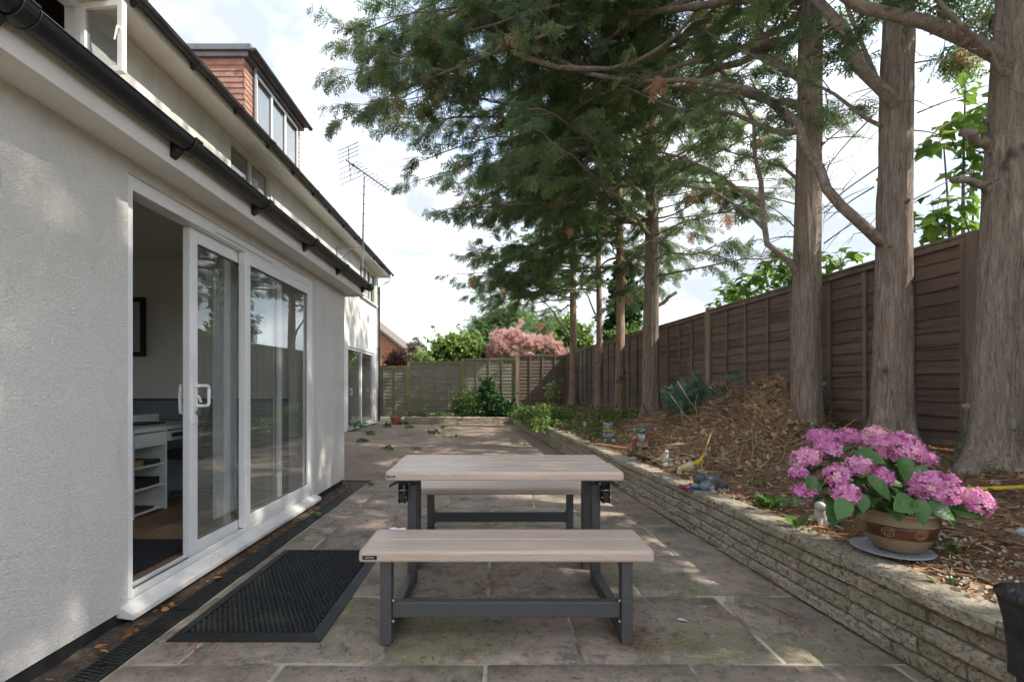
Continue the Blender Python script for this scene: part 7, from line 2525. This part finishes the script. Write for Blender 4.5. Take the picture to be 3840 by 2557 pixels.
# brambles tumbling over the wall corner
Y = 12.2
bush('bramble', 'pale green bramble tumbling over the stone wall at the far bend', 'shrub', (1.05, 11.6, .35),
     [(0.95, 12.4, .50, .40, .7, .22), (1.05, 11.3, .45, .30, .6, .20), (0.95, 10.2, .38, .22, .5, .16), (1.25, 11.8, .55, .40, .6, .20), (0.80, 13.4, .42, .36, .6, .22), (0.82, 12.0, .25, .16, .7, .22)], 3400, .075, RO, MAT['yellow_green'], 73, 10, tint=(.25, .22))
bush('ivy_shrub', 'dark ivy covered shrub against the middle of the back fence', 'shrub', (-0.35, 16.2, .2),
     [(-0.30, 16.25, .85, .32, .22, .45), (-0.25, 16.3, 1.25, .20, .15, .30), (-.05, 16.1, .55, .45, .25, .35), (.35, 16.1, .45, .40, .25, .28)], 3000, .085, RO, MAT['ivy'], 74, 6)
bush('leafy_shrub', 'yellow green twiggy shrub against the back fence left of the ivy', 'shrub', (-1.0, 16.2, .2), [(-1.0, 16.2, .75, .45, .22, .40), (-.75, 16.15, .55, .35, .2, .35), (-1.35, 16.2, .55, .15, .15, .25)], 1500, .085, DI, MAT['weed'], 75, 9)
bush('sapling', 'slender pale sapling standing before the dark back fence panel', 'shrub', D(1267, 935, 14.6), [eD(1267, 905, 12, 20, 14.6, .2), eD(1275, 890, 10, 10, 14.6, .15)], 130, .10, RO, MAT['yellow_green'], 76, 4, tint=(.6, .2))
bush('grass_clump', 'thin pale grass clump at the back fence near the house', 'grass', (-2.45, 16.1, .2), [(-2.45, 16.15, .5, .25, .15, .35)], 60, .28, [(np.array([(0, -.02, 0), (0, .02, 0), (1, 0, -.1)]), np.array([(0, 1, 2)]))], MAT['weed'], 77, 3, droop=-.5)
ground_cover2 = None
r2 = np.random.default_rng(78)
n = 900
p = np.stack([r2.uniform(-3.0, .9, n), r2.uniform(15.95, 16.5, n), np.zeros(n)], 1)
p[:, 2] = .25 + .12 * r2.random(n) ** 2
tag(obj('border_weeds', scatter('border_weeds', RO, p, frames(r2.normal(size=(n, 3)), np.tile([0, -.4, 1.0], (n, 1)) + r2.normal(0, .5, (n, 3)), r2.uniform(.04, .09, n)), MAT['mid_green'], r2, r2.random(n)), None), 'low weeds growing along the foot of the back fence', 'weeds', kind='stuff')

# ------------------------------------------------------------------ weeds, needles and small litter on the paving
def weed(label, p, n, size, spread, seed, mat=None, temps=None):
    r2 = np.random.default_rng(seed)
    t = np.concatenate([r2.normal(0, spread * .4, (n, 2)), r2.uniform(.003, spread * .5, (n, 1))], 1) + np.array(p)
    d = np.concatenate([t[:, :2] - np.array(p)[:2], r2.uniform(0, .06, (n, 1))], 1) + r2.normal(0, .02, (n, 3))
    o = obj('weed', scatter('weed', temps or (RO + DI), t, frames(d, np.tile([0, 0, 1.0], (n, 1)) + r2.normal(0, .4, (n, 3)), r2.uniform(.7, 1.6, n) * size), mat or MAT['weed'], r2, r2.random(n)), None)
    tag(o, label, 'weed', 'weeds in the paving and bed')


def ground_at(px, py):
    Y = FPX * EYE / (py - VPY)
    return ((px - VPX) * Y / FPX, Y, 0.0)


for k, (px, py, n, size, spread, label) in enumerate([
        (1628, 1627, 60, .07, .11, 'dark leafy weed in the middle of the yard concrete'),
        (1362, 1655, 70, .05, .10, 'bright weed in the yard close to the extension corner'),
        (1455, 1685, 40, .05, .09, 'low weed on the near edge of the yard concrete'),
        (1560, 1688, 26, .045, .07, 'small weed in front of the picnic table, left of centre'),
        (1535, 1605, 36, .06, .10, 'weed near the low far wall, left of the middle'),
        (1664, 1605, 40, .06, .10, 'pale weed spreading on the far yard'),
        (1450, 1600, 50, .07, .14, 'tall weed growing beside the far patio door'),
        (1385, 1630, 50, .06, .13, 'weed at the foot of the far patio door'),
        (1790, 1578, 70, .09, .16, 'broad leafed weed below the low far wall'),
        (1850, 1582, 60, .08, .14, 'pale weed in the corner where the two stone walls meet'),
        (1195, 1936, 30, .022, .035, 'tiny moss tuft beside the drain'),
        (1390, 1818, 14, .03, .03, 'tiny green tuft in the slab joint left of the table'),
        (1700, 1640, 20, .05, .06, 'little upright weed in the middle yard')]):
    weed(label, ground_at(px, py), n, size, spread, 200 + k)
for k, (px, py, n, size, spread, label) in enumerate([
        (2885, 1905, 26, .075, .07, 'broad leafed weed on the bed left of the hydrangea'),
        (2990, 1985, 14, .06, .05, 'small weed leaning over the wall below the hydrangea'),
        (3490, 2050, 90, .018, .035, 'bright tiny leafed weed right of the pot'),
        (3570, 1920 + 150, 20, .03, .04, 'sparse grey green tuft on the bed right of the pot'),
        (3560, 2200, 8, .04, .03, 'lone green seedling close to the bin'),
        (2840, 1820, 30, .03, .06, 'pale feathery weed behind the grey animal statue'),
        (2450, 1640, 30, .06, .08, 'leafy weed behind the gnome'),
        (2230, 1640, 26, .06, .07, 'pale leaves beside the bear statue')]):
    weed(label, solve_bed(px, py), n, size, spread, 230 + k)
# climber leaves at the far patio door
weed('leafy plant climbing at the bottom of the far patio door', (-3.85, 13.2, .1), 60, .10, .20, 250)
# fallen needles: loose over the yard, in drifts on the slabs
r2 = np.random.default_rng(91)
n = 11000
y = 6.3 + 9.2 * r2.random(n)
x = -3.6 + (np.vectorize(wall_x)(y) + 3.6) * r2.random(n) ** .75
cl = np.array([fbm(a, b, .8, 4.0) for a, b in zip(x, y)])
kk = cl > -.02
P = [np.stack([x[kk], y[kk], np.full(kk.sum(), .003)], 1)]
for (px, py, m, sx, sy) in ((2370, 1905, 130, .13, .10), (2400, 1960, 90, .16, .08), (2310, 1945, 60, .08, .08), (1740, 1872, 60, .05, .03), (1980, 1893, 50, .10, .05), (1820, 1955, 70, .08, .05), (1845, 2195, 40, .05, .02),
                            (2330, 2380, 70, .03, .08), (2390, 2400, 60, .06, .05), (2150, 2140, 40, .25, .10), (2260, 2120, 50, .08, .06), (2690, 2290, 26, .04, .05), (2960, 2330, 20, .03, .04), (2780, 2270, 30, .10, .03),
                            (2480, 1900, 120, .20, .20), (3000, 2200, 60, .12, .25), (3150, 2420, 40, .10, .15), (2500, 1870, 160, .15, .50), (2250, 1800, 200, .25, .5), (1600, 2500, 16, .3, .1), (950, 2230, 16, .04, .2), (900, 2300, 30, .04, .4), (700, 2450, 30, .04, .15)):
    c = ground_at(px, py)
    q = np.stack([r2.normal(c[0], sx, m), r2.normal(c[1], sy, m), np.full(m, .008)], 1)
    P.append(q)
m = 900
P.append(np.stack([r2.uniform(-1.5, 1.7, m), r2.uniform(1.5, 6.2, m), np.full(m, .006)], 1))
P = np.concatenate(P)
P = P[P[:, 0] < np.vectorize(wall_x)(P[:, 1]) - .01]
n = len(P)
tag(obj('fallen_needles', scatter('fallen_needles', needle, P, frames(np.concatenate([r2.normal(size=(n, 2)), r2.normal(0, .08, (n, 1))], 1), np.tile([0, 0, 1.0], (n, 1)) + r2.normal(0, .2, (n, 3)), r2.uniform(.015, .055, n)), MAT['needles'], r2, r2.random(n)), None),
    'orange brown needles fallen in drifts over slabs and yard', 'needles', kind='stuff')
n = 11000
y = 6.2 + 9.4 * r2.random(n)
x = -3.7 + (np.vectorize(wall_x)(y) + 3.65) * r2.random(n) ** .7
cl = np.array([fbm(a, b, .7, 14.0) for a, b in zip(x, y)])
kk = cl > -.10 + .25 * r2.random(n)
P = np.stack([x[kk], y[kk], np.full(kk.sum(), .005)], 1)
n = len(P)
tag(obj('yard_litter', scatter('yard_litter', needle, P, frames(np.concatenate([r2.normal(size=(n, 2)), r2.normal(0, .05, (n, 1))], 1), np.tile([0, 0, 1.0], (n, 1)) + r2.normal(0, .15, (n, 3)), r2.uniform(.025, .075, n)), MAT['needles'], r2, r2.random(n)), None),
    'orange flakes of dead cypress foliage strewn over the far yard', 'needles', kind='stuff')
# brown leaves in the gravel strip by the drain
m = 260
P = np.stack([r2.uniform(-1.80, -1.735, m), r2.uniform(.8, 5.8, m), np.full(m, .006)], 1)
tag(obj('drain_leaves', scatter('drain_leaves', RO + needle, P, frames(np.concatenate([r2.normal(size=(m, 2)), r2.normal(0, .2, (m, 1))], 1), np.tile([0, 0, 1.0], (m, 1)) + r2.normal(0, .4, (m, 3)), r2.uniform(.015, .045, m)), MAT['needles'], r2, r2.random(m)), None),
    'small brown leaves caught between the house and the drain', 'leaves', kind='stuff')


def flat_leaf(name, label, cat, px, py, L, W, rot, mat, dz=.006):
    c = ground_at(px, py)
    mb = ovate_leaf(L, W, .25, .1, 7)
    Rm = Matrix.Rotation(rot, 3, 'Z')
    mb.v = [tuple(Vector((c[0], c[1], dz)) + Rm @ Vector(v)) for v in mb.v]
    tag(obj(name, mb, mat, smooth=True), label, cat)


flat_leaf('fallen_leaf', 'white feather like leaf lying on the slab right of the near bench', 'leaf', 2540, 2326, .052, .014, -.2, M('white_leaf', (0.62, 0.62, 0.60), 0.7, [((0.5, 0.5, 0.48), 40.0, 0.5, 0.7)]))
flat_leaf('fallen_leaf', 'curled tan leaf lying on the drain beside the mat', 'leaf', 800, 2175, .05, .018, .6, M('tan_leaf', (0.32, 0.19, 0.10), 0.8, [((0.22, 0.12, 0.06), 30.0, 0.5, 0.7)]), .012)
a, b = ground_at(2820, 2250), ground_at(3030, 2338)
tag(obj('fallen_twig', MB().tube([(a[0], a[1], .008), ((a[0] + b[0]) / 2, (a[1] + b[1]) / 2 + .01, .012), (b[0], b[1], .008)], [.003, .0035, .002], 5), MAT['twig']), 'thin dark twig lying on the slabs near the stone wall', 'twig')
